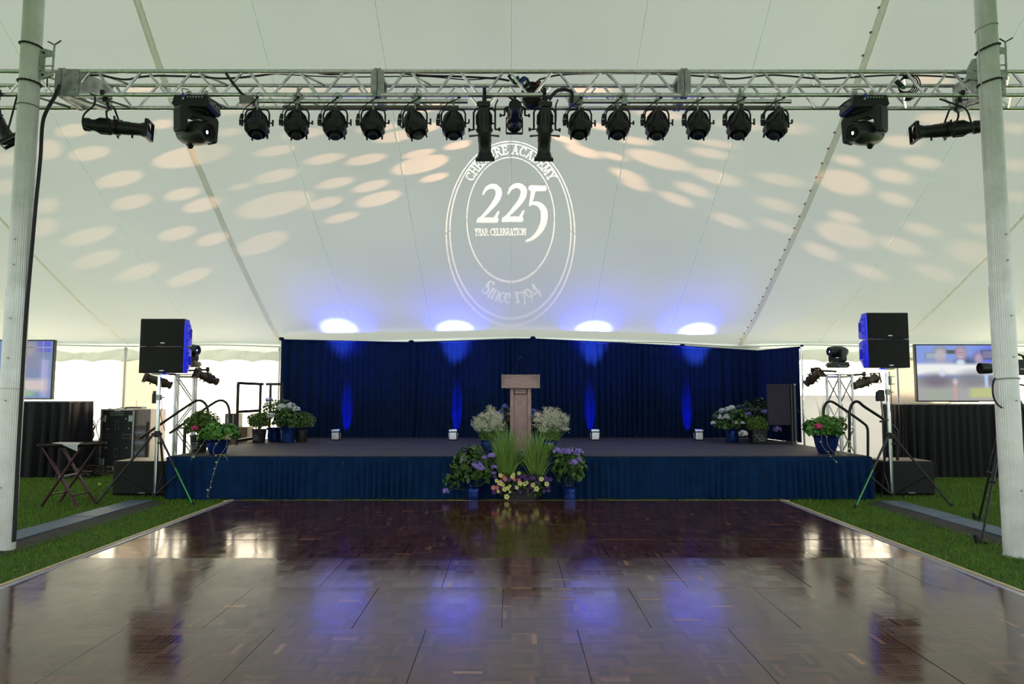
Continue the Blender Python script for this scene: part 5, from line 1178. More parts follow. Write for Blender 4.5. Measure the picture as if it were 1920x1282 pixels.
# heaps of coiled cable
brown_cable = mat('brown_cable', (.045, .025, .018), .5)
def cable_heap(label, c, R_, n, seed, flat=.35, name='cable_pile'):
    r = random.Random(seed); t = thing(name, label, 'cable pile', c, group='heaps of cable left of the stage')
    for k_ in range(n):
        rr = R_*r.uniform(.5, 1); MB().torus((r.uniform(-.2, .2)*R_, r.uniform(-.15, .15)*R_, .02 + rr*flat*.8*r.random() + .02*k_*flat), rr, .011, (r.uniform(-.5, .5), r.uniform(-.5, .5) - (1 if flat > .5 else 0), 1 if flat < .5 else .3), 20, 5).build('cable_coil', brown_cable if k_ % 3 else cable_m, t)
    return t
t = thing('road_trunk', 'low dark road trunk beside the left television table', 'trunk', (xx_(150, 13.2), 13.2, 0)); MB().box((.06, .3, .32), (.62, .55, .6)).build('box', mat('trunk_black', (.012, .011, .012), .6), t, smooth=0, bevel=.01); MB().box((.06, .02, .45), (.2, .02, .06)).build('latch', galv, t, smooth=0)
cable_heap('upright coils of dark brown cable on the trunk beside the left table', (xx_(148, 13.1), 13.3, .64), .20, 9, 3, .9)
cable_heap('heap of brown and black cable on the grass in front of the black flight case', (xx_(176, 12.7), 12.75, .0), .32, 9, 4, .25)
cable_heap('loose coils of cable on the grass behind the tray table', (xx_(146, 12.3), 12.3, .0), .30, 6, 6, .2)

# folding tray table
p = on_z(139, 948); mah = mat('mahogany', (0.07, 0.018, 0.022), .35, noise=.25, nscale=12, stretch=(1, 1, .2)); TBLY = 9.45
xc = xx_(137, TBLY); ztb = zz(138, 831, TBLY)
t = thing('tray_table', 'dark wooden folding tray table with crossed legs on the grass at the left', 'tray table', (xc, TBLY, 0))
hw = .315; MB().lathe([(.40, -.012), (.41, 0), (.405, .02), (.39, .02), (.385, .006), (.001, .006)], (0, 0.05, ztb - .02), (0, 0, 1), 32).build('tray', mat('dark_tray', (.012, .009, .01), .8, spec=.08), t)
zl = ztb - .03
for yy, o_ in ((-.17, 0), (.20, 0)):
    for s in (-1, 1):
        a = Vector((-s*hw*.86, yy + (.015*s), zl)); b_ = Vector((s*hw*.92*(.85), yy + .015*s, .0)); d = b_ - a
        MB(aim((a + b_)/2, d, (0, 1, 0))).box((0, 0, 0), (d.length, .022, .045)).build('leg', mah, t, smooth=0, bevel=.003)
for s in (-1, 1):
    MB().box((-s*hw*.86, .015, zl), (.04, .42, .025)).build('top_rail', mah, t, smooth=0)
    MB().cyl((s*hw*.55, -.17, .16), (s*hw*.55, .2, .16), .01, n=8).build('stretcher', mah, t)
MB().cyl((0, -.2, ztb*.49), (0, .23, ztb*.49), .01, n=8).build('pivot_pin', galv, t)
# pale cloth/paper draped on the tray, a corner hanging over the front
zc = ztb + .012; y0_ = TBLY - .40
pp = [(xx_(112, TBLY), TBLY + .05, zc), (xx_(158, TBLY), TBLY + .02, zc), (xx_(163, TBLY), TBLY - .1, zc), (xx_(152, TBLY - .36), TBLY - .345, zc), (xx_(124, TBLY - .35), TBLY - .335, zc), (xx_(110, TBLY), TBLY - .08, zc)]
hang = (xx_(151, TBLY - .38), TBLY - .385, zc - .09)
o_ = MB().add(pp + [(pp[3][0], TBLY - .375, zc - .004), (pp[4][0], TBLY - .368, zc - .004), hang], [(0, 1, 2, 3, 4, 5), (4, 3, 6, 7), (7, 6, 8)]).build('cloth_napkin', mat('pale_cloth', (.55, .56, .55), .8), smooth=0, solid=.004)
tag(o_, 'pale grey cloth lying on the tray table with a corner hanging over', 'cloth')
# equipment seen through the guard rails
t = thing('amplifier_box', 'black amplifier seen between the stair rail and the guard rail', 'amplifier', (xx_(440, 14.1), 14.1, 0)); 
za, zb2 = zz(438, 800, 14.1), zz(438, 775, 14.1)
MB().box((0, 0, (za + zb2)/2), (.24, .3, zb2 - za)).build('case', black_plastic, t, smooth=0); 
v_ = MB()
for q in range(6): v_.box((-.06, -.155, za + .03 + q*.04), (.05, .01, .02)); v_.box((.05, -.155, za + .03 + q*.04), (.03, .01, .02))
v_.build('control_knobs', galv, t, smooth=0)
MB().box((0, 0, za/2), (.7, .35, za - .002)).build('support_crate', mat('crate_wood', (.16, .10, .07), .7, noise=.3), t, smooth=0)

# ================================================================== CABLE RAMPS / MATS on the lawn
matb = mat('blue_grey_mat', (0.05, 0.10, 0.17), .42, noise=.3, nscale=40, bump=.6, bscale=60); matd = mat('dark_mat_edge', (.035, .03, .03), .8, noise=.3, bump=.3)
def ramp(label, x0, x1, xd, y0, y1, s):
    t = thing('cable_ramp', label, 'cable ramp', ((x0 + x1)/2, y0, 0), group='cable ramps beside the dance floor'); cx = (x0 + x1)/2; n = int((y1 - y0)/.55); l = (y1 - y0)/n
    for k_ in range(n):
        MB().box((0, l*(k_ + .5), .028 + .004*(k_ % 2)), (x1 - x0, l - .008, .05)).build('ramp_section', matb, t, smooth=0, bevel=.006)
        a, b_ = (x1 - cx, xd - cx) if s < 0 else (x0 - cx, xd - cx)
        MB().add([(a, l*k_, .045), (b_, l*k_, .006), (b_, l*(k_ + 1) - .008, .006), (a, l*(k_ + 1) - .008, .045), (a, l*k_, 0), (b_, l*k_, 0), (b_, l*(k_ + 1) - .008, 0), (a, l*(k_ + 1) - .008, 0)],
                 [(0, 1, 2, 3), (4, 7, 6, 5), (0, 4, 5, 1), (1, 5, 6, 2), (2, 6, 7, 3), (3, 7, 4, 0)]).build('ramp_edge', matd, t, smooth=0)
ramp('long blue-grey cable ramp on the grass by the left tent pole', -5.30, -4.97, -4.74, 6.35, 9.62, -1)
ramp('long blue-grey cable ramp on the grass by the right tent pole', 5.06, 5.38, 4.86, 6.3, 9.55, 1)

# ================================================================== VIDEO CAMERA ON TRIPOD (behind the right pole)
CXx, CY_ = at(1893, 700, 7.6).x, 7.6
t = thing('video_camera', 'black video camera on the tripod behind the right tent pole, lens to the left', 'video camera', (CXx, CY_, at(1893, 692, CY_).z))
MB().box((.10, 0, .02), (.26, .13, .17)).build('camera_body', black_plastic, t, bevel=.012)
l_ = MB(); l_.lathe([(.04, -.03), (.045, -.12), (.052, -.13), (.052, -.20), (.058, -.21), (.062, -.325), (.055, -.33), (.05, -.30)], (0, 0, .01), (1, 0, 0), 20); l_.build('zoom_lens', black_metal, t)
MB().cyl((-.305, 0, .01), (-.30, 0, .01), .05, n=16).build('front_glass', glass_lens, t)
MB().tube([(.0, 0, .10), (.02, 0, .16), (.10, 0, .17), (.16, 0, .15), (.18, 0, .10)], .012, 8).build('carry_handle', black_plastic, t)
MB().box((.12, -.067, .0), (.09, .004, .012)).build('side_buttons', galv, t, smooth=0)
t = thing('camera_tripod', 'black camera tripod with a spread foot beside the right tent pole', 'tripod', (CXx, CY_, 0)); zc = at(1893, 712, CY_).z
MB().cyl((0, 0, zc - .12), (0, 0, zc - .02), .05, .06, 12).build('fluid_head', black_plastic, t)
f1 = on_z(1841, 1020) - Vector((CXx, CY_, 0)); top = Vector((0, 0, zc - .12))
for d in (f1, Vector((.62, -.25, 0)), Vector((.05, .7, 0))):
    p0 = top + d.normalized()*.03; mid = p0.lerp(d + Vector((0, 0, .02)), .62)
    lg = MB().cyl(p0, mid, .02, n=8).build('leg', black_metal, t); MB().cyl(mid, d + Vector((0, 0, .02)), .013, n=8).build('lower_tube', black_metal, lg)
    MB().ball(mid, .03, 8, 6).build('leg_lock', black_plastic, lg)
    MB().prism([(-.05, 0), (.06, 0), (.03, .03), (-.02, .03), (-.06, .10), (-.075, .09)], -.02, .02).build('foot', black_rubber, lg).location = d
MB().cyl((.03, 0, zc - .04), (.45, -.25, zc - .14), .01, n=8).build('pan_handle', black_metal, t)
# tiny litter
t = tag(MB().prism([(-.02, 0), (.02, .0), (.03, .025), (.01, .018), (-.012, .035)], -.01, .0).build('yellow_scrap', mat('yellow_plastic', (.6, .7, .05), .4), smooth=0), 'tiny yellow-green scrap lying on the grass left of the left subwoofer', 'litter'); q = on_z(187, 912); t.location = (q.x, q.y, .03)
# ================================================================== PLANTS
def leaf_m(name, a, b_, rough=.5):
    m = bpy.data.materials.new(name); m.use_nodes = True; MATS[name] = m; nt = m.node_tree; b = nt.nodes['Principled BSDF']; b.inputs['Roughness'].default_value = rough
    g = nt.nodes.new('ShaderNodeNewGeometry'); r = nt.nodes.new('ShaderNodeValToRGB'); nt.links.new(g.outputs['Random Per Island'], r.inputs['Fac'])
    r.color_ramp.elements[0].color = (*a, 1); r.color_ramp.elements[1].color = (*b_, 1); nt.links.new(r.outputs['Color'], b.inputs['Base Color']); return m
box_leaf = leaf_m('boxwood_leaf', (.03, .085, .010), (.16, .27, .035)); ger_leaf = leaf_m('geranium_leaf', (.03, .13, .015), (.12, .33, .04)); hyd_leaf = leaf_m('hydrangea_leaf', (.02, .075, .012), (.10, .21, .035))
dark_leaf = leaf_m('dark_leaf', (.008, .03, .008), (.04, .08, .02)); gra_leaf = leaf_m('grass_leaf', (.09, .22, .03), (.30, .50, .09)); stem_m = mat('stem_green', (.08, .16, .03), .6); twig = mat('twig', (.07, .04, .02), .8)
white_fl = leaf_m('white_floret', (.55, .58, .55), (.85, .85, .88)); violet_fl = leaf_m('violet_floret', (.20, .13, .55), (.45, .34, .85)); blue_fl = leaf_m('blue_floret', (.10, .16, .55), (.25, .32, .8))
cream_fl = leaf_m('cream_floret', (.5, .5, .25), (.75, .75, .45)); breath_fl = leaf_m('tiny_white_flower', (.45, .44, .32), (.80, .80, .66)); pink_fl = leaf_m('pink_floret', (.7, .02, .16), (.9, .08, .35))
yel_fl = leaf_m('pale_yellow_petunia', (.62, .60, .16), (.80, .78, .30)); eye_m = mat('flower_eye', (.35, .33, .05), .6); purple_fl = leaf_m('deep_purple_petunia', (.03, .006, .08), (.10, .02, .20)); salmon_fl = leaf_m('salmon_petunia', (.55, .10, .14), (.75, .25, .22))
foil_m = mat('blue_foil', (.012, .045, .24), .3, .6, noise=.3, nscale=12, bump=.6, bscale=25); pot_blk = mat('black_nursery_pot', (.012, .012, .012), .45); soil = mat('potting_soil', (.03, .02, .012), .9); print_m = mat('pot_print', (.35, .38, .45), .5)
vine_m = leaf_m('variegated_leaf', (.18, .24, .05), (.6, .6, .35))

def leaves(name, c, R_, n, size, m, parent, seed, aspect=.55, droop=.2, hollow=.55, up=.6, bottom=-.6, fold=.25):
    r = np.random.default_rng(seed); d = r.normal(size=(n*2, 3)); d /= np.linalg.norm(d, axis=1)[:, None]; d = d[d[:, 2] > bottom][:n]; n = len(d)
    rad = hollow + (1 - hollow)*r.random(n)**.6; lump = 1 + .13*np.sin(5*d[:, 0] + seed)*np.cos(4*d[:, 1] + 2*d[:, 2])
    P = np.array(c) + d*np.array(R_)*(rad*lump)[:, None]
    nrm = d + r.normal(0, .45, (n, 3)) + np.array([0, 0, up]); nrm /= np.linalg.norm(nrm, axis=1)[:, None]
    t = np.cross(nrm, r.normal(size=(n, 3))); t /= np.linalg.norm(t, axis=1)[:, None]; t = t + d*.3 - np.array([0, 0, droop]); t /= np.linalg.norm(t, axis=1)[:, None]
    b_ = np.cross(nrm, t); b_ /= np.linalg.norm(b_, axis=1)[:, None]; s = size*r.uniform(.65, 1.2, n)[:, None]
    V = np.stack([P - t*s*.5, P + b_*s*aspect*.5 - nrm*s*fold*0 + nrm*s*.08, P + t*s*.55 - nrm*s*.12, P - b_*s*aspect*.5 + nrm*s*.08, P + t*s*.05 - nrm*s*.06], 1)
    o = np.arange(n)[:, None]*5; Fq = np.concatenate([o + np.array([[0, 1, 4]]), o + np.array([[1, 2, 4]]), o + np.array([[2, 3, 4]]), o + np.array([[3, 0, 4]])])
    return np_mesh(name, V, Fq, m, parent, smooth=False)
def bloom(c, r_, m, parent, seed, n=46, name='flower_head', flat=.75, fsize=.3):
    r = np.random.default_rng(seed); d = r.normal(size=(n*2, 3)); d /= np.linalg.norm(d, axis=1)[:, None]; d = d[d[:, 2] > -.45][:n]; n = len(d)
    P = np.array(c) + d*np.array([r_, r_, r_*flat]); V = []; s = r_*fsize
    for p, q in zip(P, d):
        x, y, z = frame_from(q); p = Vector(p); a0 = r.uniform(0, 2)
        for k_ in range(4):
            a = a0 + k_*PI/2; u = x*math.cos(a) + y*math.sin(a); v = x*math.cos(a + PI/2) + y*math.sin(a + PI/2)
            V += [p, p + u*s*.6 + v*s*.45 + z*s*.1, p + u*s*1.05, p + u*s*.6 - v*s*.45 + z*s*.1]
    V = np.array([tuple(v) for v in V]); return np_mesh(name, V, np.arange(len(V)).reshape(-1, 4), m, parent, smooth=False)
def pot(parent, r0, r1, h, m, foil=False, z=0.0, name='pot', n=22):
    if foil:
        prof = [(r0*.9, 0), (r0, .01), ((r0 + r1)*.52, h*.45), (r1, h*.9), (r1*1.16, h*1.05), (r1*1.02, h*1.0), (r1*.9, h*.8)]
        o = MB().lathe(prof, (0, 0, z), (0, 0, 1), 26, jit=.085).build('foil_wrap', foil_m, parent, smooth=25)
    else:
        o = MB().lathe([(r0, 0), (r1, h*.93), (r1*1.06, h*.93), (r1*1.06, h), (r1*.95, h), (r1*.9, h*.8)], (0, 0, z), (0, 0, 1), n).build(name, m, parent)
    MB().cyl((0, 0, z + h*.80), (0, 0, z + h*.86), r1*.92, n=18).build('soil', soil, parent); return o
def stems(parent, c0, R_, n, r=.004, seed=0, m=None, h=None, name='stems', lean=1.0):
    rr = random.Random(seed); b_ = MB()
    for k_ in range(n):
        a = rr.uniform(0, 2*PI); q = rr.uniform(.2, .9); e = Vector((c0[0] + R_[0]*q*math.cos(a)*lean, c0[1] + R_[1]*q*math.sin(a)*lean, h or c0[2])); s = Vector((rr.uniform(-.03, .03), rr.uniform(-.03, .03), c0[3] if len(c0) > 3 else 0))
        b_.tube([s, s.lerp(e, .5) + Vector((0, 0, .02)), e], r, 5)
    return b_.build(name, m or twig, parent)
def text_on(parent, txt, loc, size, m=print_m, rot=(PI/2, 0, 0), name='printed_words', tilt=0):
    cu = bpy.data.curves.new(name, 'FONT'); cu.body = txt; cu.size = size; cu.align_x = 'CENTER'; cu.extrude = .0006; cu.materials.append(m); cu.shear = .2
    tmp = bpy.data.objects.new('tmp_text', cu); COL.objects.link(tmp); dg = bpy.context.evaluated_depsgraph_get(); me = bpy.data.meshes.new_from_object(tmp.evaluated_get(dg)); bpy.data.objects.remove(tmp)
    o = bpy.data.objects.new(name, me); COL.objects.link(o); o.parent = parent; o.location = loc; o.rotation_euler = rot; return o
PG = 'potted plants decorating the stage'
def potted(name, label, px, py_base, z, cat='potted plant', Y=None):
    p = on_z(px, py_base, z) if Y is None else Vector((at(px, py_base, Y).x, Y, z)); return thing(name, label, cat, (p.x, p.y, z), group=PG)

# ---- front left corner of the stage
t = potted('boxwood_shrub', 'round boxwood shrub in a black pot at the front left corner of the stage', 373, 848, SZ, Y=10.62)
pot(t, .10, .135, .26, pot_blk); S_ = 10.62/1280
leaves('foliage', (.04, 0, .42), (.27, .22, .22), 2600, .05, box_leaf, t, 1, aspect=.6, hollow=.3); stems(t, (.04, 0, .4, .2), (.26, .2), 22, seed=1, h=.56)
b_ = MB(); rr = random.Random(4)
for k_ in range(26): a = rr.uniform(0, 2*PI); q = rr.uniform(.4, 1); b_.tube([(.04 + .18*q*math.cos(a), .14*q*math.sin(a), .52), (.04 + .27*q*math.cos(a), .2*q*math.sin(a), .60 + rr.uniform(-.02, .09))], .002, 4)
b_.build('sprigs', box_leaf, t)
bloom((.03, -.22, .375), .045, pink_fl, t, 5, 26, fsize=.45); MB().tube([(0, -.05, .3), (.03, -.22, .36)], .004, 5).build('flower_stem', stem_m, t); bloom((.11, -.2, .42), .022, leaf_m('dusty_pink', (.3, .12, .08), (.5, .2, .15)), t, 9, 14, fsize=.5)
text_on(t, 'The\nGarden\nDebut', (-.02, -.128, .13), .036)
t = potted('geranium_plant', 'leafy green geranium in a blue foil pot with trailing vines, front left of the stage', 408, 851, SZ, Y=10.28)
pot(t, .12, .16, .20, None, foil=True); leaves('foliage', (.01, 0, .29), (.30, .22, .16), 620, .085, ger_leaf, t, 2, aspect=.95, droop=.1, bottom=-.35); stems(t, (0, 0, .25, .15), (.25, .2), 20, .004, 3, stem_m)
def vine(parent, pts, nleaf, seed, r=.003, ls=.035, name='trailing_vine'):
    sp = spline(pts, 8); o = MB().tube(sp, r, 5).build(name, mat('pale_vine', (.32, .33, .18), .6), parent); rr = random.Random(seed); V = MB()
    for k_ in range(nleaf):
        p = Vector(rr.choice(sp)); u = Vector((rr.uniform(-1, 1), rr.uniform(-.6, .1), rr.uniform(-.6, .5))).normalized(); v = u.cross(Vector((0, 1, 0))).normalized(); s = ls*rr.uniform(.6, 1.2)
        V.add([p, p + u*s*.5 + v*s*.4, p + u*s, p + u*s*.5 - v*s*.4], [(0, 1, 2, 3)])
    V.build('vine_leaves', vine_m, o, smooth=0); return o
q = 10.28/1280
vine(t, [(.20, -.18, .24), (.24, -.26, .14), (.22, -.43, .0), (.17, -.50, -.22), (.12, -.50, -.43), (.085, -.50, -.55)], 12, 1); vine(t, [(.10, -.16, .22), (.06, -.28, .10), (.10, -.33, .02), (.20, -.34, .02), (.31, -.42, -.02), (.34, -.46, -.06)], 5, 2)
vine(t, [(-.10, -.15, .28), (-.14, -.25, .12), (-.17, -.40, .01), (-.18, -.46, -.05)], 7, 3); vine(t, [(-.26, -.1, .15), (-.30, -.22, .04), (-.31, -.28, .02)], 4, 4)
leaves('variegated_sprig', (.24, -.2, .26), (.07, .05, .05), 40, .05, vine_m, t, 8)

# ---- back left cluster
t = potted('boxwood_shrub', 'dense upright boxwood in a black printed pot, left in the back-left plant group', 485, 829, SZ, Y=12.65)
pot(t, .11, .135, .25, pot_blk); leaves('foliage', (-.01, 0, .39), (.21, .18, .17), 2000, .05, box_leaf, t, 11, aspect=.45, droop=-.6, hollow=.3); stems(t, (0, 0, .35, .2), (.2, .18), 14, seed=2); text_on(t, 'The\nGarden\nDebut', (-.015, -.131, .13), .038)
def hydrangea(name, label, px, pyb, Y, z, potr, poth, fc, fr, nl, blooms, seed, foil=True, leaf=None, lsize=.10, potless=False, bm=None):
    t = potted(name, label, px, pyb, z, Y=Y)
    if not potless: pot(t, potr*.85, potr, poth, pot_blk, foil=foil)
    leaves('foliage', fc, fr, nl, lsize, leaf or hyd_leaf, t, seed, aspect=.65, droop=.25, hollow=.5)
    b_ = MB()
    for k_, (bx, by, bz, br, m_) in enumerate(blooms):
        bloom((bx, by, bz), br, m_, t, seed*10 + k_); b_.tube([(bx*.2, by*.2, poth*.8), (bx*.7, by*.7, (bz + poth)/2), (bx, by, bz)], .004, 5)
    b_.build('stems', stem_m, t); return t
def B(px0, Y, z0, items):
    """(px,py,radius_px,mat,dy) around a pot at px0"""
    out = []; x0 = at(px0, 800, Y).x
    for px, py, rp, m_, dy in items: p = at(px, py, Y + dy); out.append((p.x - x0, dy, p.z - z0, rp*(Y + dy)/1280, m_))
    return out
hydrangea('hydrangea', 'white-flowered hydrangea in crumpled blue foil, middle of the back-left plant group', 540, 828, 12.75, SZ, .14, .26, (0, 0, .42), (.30, .24, .22), 330,
          B(540, 12.75, SZ, [(528, 764, 9, white_fl, -.12), (545, 761, 8, white_fl, -.1), (555, 767, 7, white_fl, -.12), (507, 779, 7, white_fl, -.2), (541, 760, 5, white_fl, -.05)]), 21)
hydrangea('hydrangea', 'tall airy hydrangea with a violet bloom in smooth blue foil, behind the white one', 515, 826, 12.95, SZ, .135, .25, (.06, 0, .58), (.34, .2, .24), 420,
          B(515, 12.95, SZ, [(504, 750, 7, violet_fl, 0), (508, 762, 6, cream_fl, 0)]), 22, lsize=.075)
t = potted('boxwood_shrub', 'round boxwood in a black printed pot, right in the back-left plant group', 565, 826, SZ, Y=12.9)
pot(t, .10, .12, .22, pot_blk); leaves('foliage', (.05, 0, .38), (.21, .18, .18), 1900, .05, box_leaf, t, 13, aspect=.5, droop=-.4, hollow=.3); stems(t, (.03, 0, .35, .2), (.2, .18), 14, seed=5)
MB().tube([(.03, -.128, .10), (.055, -.125, .13), (.06, -.122, .165), (.045, -.125, .185), (.05, -.126, .20)], .003, 5).build('printed_swirl', print_m, t)

# ---- right cluster
hydrangea('hydrangea', 'white-flowered hydrangea in blue foil, left in the right-hand plant group', 1373, 828, 12.75, SZ, .12, .24, (-.02, 0, .40), (.34, .26, .25), 380,
          B(1373, 12.75, SZ, [(1355, 770, 6, white_fl, -.1), (1365, 767, 6, white_fl, -.1), (1373, 764, 6, white_fl, -.1), (1352, 782, 6, white_fl, -.18), (1364, 782, 6.5, white_fl, -.2), (1338, 793, 5, white_fl, -.15), (1379, 792, 5, white_fl, -.2), (1383, 773, 4.5, white_fl, -.05), (1393, 793, 4.5, white_fl, -.2), (1394, 813, 8.5, white_fl, -.3)]), 31)
hydrangea('hydrangea', 'tall dark-leaved hydrangea with violet blooms in the right-hand plant group', 1420, 826, 13.1, SZ, .13, .24, (.02, 0, .50), (.42, .26, .33), 420,
          B(1420, 13.1, SZ, [(1404, 776, 5.5, violet_fl, -.2), (1434, 772, 6.5, violet_fl, -.2), (1458, 805, 8, violet_fl, -.2), (1397, 782, 5, cream_fl, -.25)]), 32, leaf=dark_leaf)
t = potted('boxwood_shrub', 'small upright boxwood in a square black pot in the right-hand plant group', 1421, 830, SZ, Y=12.5)
MB().box((0, 0, .125), (.25, .22, .25), taper=(1.08, 1.08)).build('square_pot', pot_blk, t, smooth=0, bevel=.01); leaves('foliage', (0, 0, .34), (.20, .17, .15), 1700, .055, box_leaf, t, 33, aspect=.35, droop=-.8, hollow=.3)
stems(t, (0, 0, .3, .2), (.18, .15), 12, seed=6)
text_on(t, 'The\nGarden\nDebut', (.03, -.127, .13), .04)
MB().tube([(-.10, -.124, .19), (-.05, -.124, .14), (-.09, -.124, .08)], .003, 5).tube([(-.11, -.124, .15), (-.05, -.124, .14), (.0, -.124, .19)], .003, 5).tube([(-.05, -.124, .14), (-.01, -.124, .06)], .003, 5).build('printed_sprig', print_m, t)

# ---- right front bowl
t = potted('geranium_bowl', 'geranium bowl with pink bloom, grass spikes and vines at the right stage corner', 1550, 855, SZ, Y=10.35)
pot(t, .11, .17, .26, None, foil=True); leaves('foliage', (-.03, 0, .37), (.30, .24, .18), 760, .075, ger_leaf, t, 41, aspect=.95, droop=.1, bottom=-.5); leaves('feathery_foliage', (.16, .02, .46), (.16, .12, .10), 350, .045, box_leaf, t, 42)
bloom((-.19, -.18, .41), .055, pink_fl, t, 43, 34, fsize=.42); bloom((.16, -.2, .37), .025, leaf_m('red_bud', (.4, .03, .05), (.5, .1, .08)), t, 44, 12); stems(t, (0, 0, .35, .15), (.24, .2), 20, .004, 9, stem_m)
b_ = MB(); x0 = at(1550, 800, 10.35).x
def blade(b_, pts, w_):
    sp = spline(pts, 5); n = len(sp); vs = []
    for k_, p in enumerate(sp): ww = w_*(1 - (k_/(n - 1))**2)*.5 + .0004; vs += [(p.x - ww, p.y, p.z), (p.x + ww, p.y + .001, p.z)]
    b_.add(vs, [(2*k_, 2*k_ + 1, 2*k_ + 3, 2*k_ + 2) for k_ in range(n - 1)])
for pts in ([(1543, 800), (1538, 770), (1529, 742)], [(1546, 800), (1544, 770), (1549, 748)], [(1545, 800), (1543, 770), (1550, 735)], [(1549, 800), (1555, 780), (1562, 765)], [(1536, 805), (1515, 785), (1490, 762)], [(1534, 810), (1520, 800), (1506, 790)], [(1542, 802), (1540, 782), (1541, 760)]):
    P = [at(x, y, 10.33) for x, y in pts]; P = [Vector((p.x - x0, -.02, p.z - SZ)) for p in P]; P = [P[0] - Vector((0, 0, .12))] + P; blade(b_, P, .016)
b_.build('spiky_grass', gra_leaf, t, smooth=0)
vine(t, [(-.16, -.2, .30), (-.18, -.27, .14), (-.14, -.40, .02), (-.08, -.50, -.10)], 4, 11); vine(t, [(-.10, -.22, .28), (-.10, -.30, .12), (.0, -.36, .01), (.12, -.36, .01), (.18, -.30, .10), (.17, -.26, .2)], 8, 12); vine(t, [(.2, -.15, .3), (.25, -.2, .18), (.22, -.24, .08)], 8, 13)

# ---- centre flowers round the lectern
def babys_breath(label, px, Y, zb0, cx_px, cy_px, rx, rz, seed, foil):
    t = potted('white_flower_bunch', label, px, 850, zb0, Y=Y, cat='flowers'); x0 = at(px, 800, Y).x
    if foil: pot(t, .085, .11, .20, None, foil=True)
    c = at(cx_px, cy_px, Y); c = Vector((c.x - x0, 0, c.z - zb0)); r = random.Random(seed); st = MB(); V = []
    for k_ in range(150):
        a = r.uniform(0, 2*PI); q = math.sqrt(r.random()); h = r.uniform(-.7, 1)
        e = Vector((c.x + rx*q*math.cos(a)*(1 - .25*abs(h)), rx*.7*q*math.sin(a), c.z + rz*h*(1 - .25*q*q) + (.05 if q < .5 else 0)))
        if k_ < 70: st.tube([(r.uniform(-.05, .05), r.uniform(-.05, .05), .15), (e.x*.55, e.y*.5, e.z*.6), e], .002, 4)
        for q_ in range(26):
            p = e + Vector((r.gauss(0, .022), r.gauss(0, .02), r.gauss(0, .017))); s = r.uniform(.0035, .0065); n_ = Vector((r.uniform(-.6, .6), -.9, r.uniform(.0, .8))).normalized(); x, y, z = frame_from(n_)
            V += [p + x*s, p + y*s, p - x*s, p - y*s]
    st.build('stems', mat('fresh_green_stem', (.12, .22, .04), .6), t)
    np_mesh('tiny_flowers', np.array([tuple(v) for v in V]), np.arange(len(V)).reshape(-1, 4), breath_fl, t, smooth=False)
    leaves('fine_leaves', (c.x*.6, 0, c.z*.62), (rx*.55, rx*.4, rz*.7), 260, .07, gra_leaf, t, seed, aspect=.12, droop=-1.0); return t
babys_breath('bunch of tiny white flowers in blue foil on the stage, left of the lectern', 916, 10.22, SZ, 916, 793, .255, .19, 1, True)
babys_breath('bunch of tiny white flowers on the stage, right of the lectern', 1030, 10.22, SZ, 1033, 793, .30, .18, 2, True)
def grass_clump(label, px, Y, seed, top_px, spread_px):
    t = thing('ornamental_grass', label, 'ornamental grass', (at(px, 900, Y).x, Y, 0), group='tall green grasses in front of the lectern'); x0 = at(px, 900, Y).x; r = random.Random(seed); b_ = MB()
    pot(t, .055, .07, .22, pot_blk)
    for k_ in range(330):
        a = r.uniform(0, 2*PI); q = r.random()**.6; base = Vector((.05*math.cos(a), .05*math.sin(a), .17)); H_ = r.uniform(.55, 1.0)*(at(px, top_px, Y).z - .0)
        lx = spread_px*Y/1280*q*math.cos(a)*1.1; ly = .22*q*math.sin(a); e = Vector((lx, ly, max(.35, H_*(1 - .12*q*q)))); m1 = Vector((lx*.25, ly*.25, e.z*.5)); m2 = Vector((lx*.62, ly*.6, e.z*.84))
        w_ = r.uniform(.006, .010); blade(b_, [base, m1, m2, e], w_)
        if r.random() < .25: e2 = e + Vector((lx*.35, -.03, -.06)); blade(b_, [m1, m2, e, e2], w_*.8)
    b_.build('grass_blades', gra_leaf, t, smooth=0); return t
grass_clump('clump of tall green grass in front of the lectern, left of the pair', 949, 9.81, 1, 793, 34)
grass_clump('clump of tall green grass in front of the lectern, right of the pair', 1005, 9.81, 2, 799, 36)
hydrangea('hydrangea', 'violet hydrangea in blue foil on the grass, left of the petunia box', 887, 942, 9.76, 0, .115, .22, (.0, 0, .50), (.30, .24, .30), 380,
          B(887, 9.76, 0, [(869, 861, 7, violet_fl, -.15), (894, 872, 10, violet_fl, -.28), (901, 877, 8, violet_fl, -.3), (908, 857, 6, violet_fl, -.2), (921, 854, 7, violet_fl, -.2), (926, 876, 6, violet_fl, -.2), (836, 920, 7, violet_fl, -.1), (925, 886, 5, violet_fl, -.1)]), 51, lsize=.105)
leaves('low_leaves', (-.30, -.08, .30), (.12, .10, .12), 40, .09, hyd_leaf, bpy.data.objects[bpy.context.scene.objects[-1].name] if False else [o for o in COL.objects if o.get('label', '').startswith('violet hydrangea in blue foil on the grass, left')][0], 515)
hydrangea('hydrangea', 'violet hydrangea in blue foil on the grass, right of the petunia box', 1068, 942, 9.76, 0, .115, .22, (0, 0, .50), (.24, .22, .28), 330,
          B(1068, 9.76, 0, [(1045, 845, 8, violet_fl, -.15), (1068, 846, 9, violet_fl, -.2), (1086, 848, 9, violet_fl, -.2), (1076, 867, 8, violet_fl, -.28), (1086, 862, 6, violet_fl, -.25), (1055, 846, 7, violet_fl, -.15)]), 52, lsize=.10)
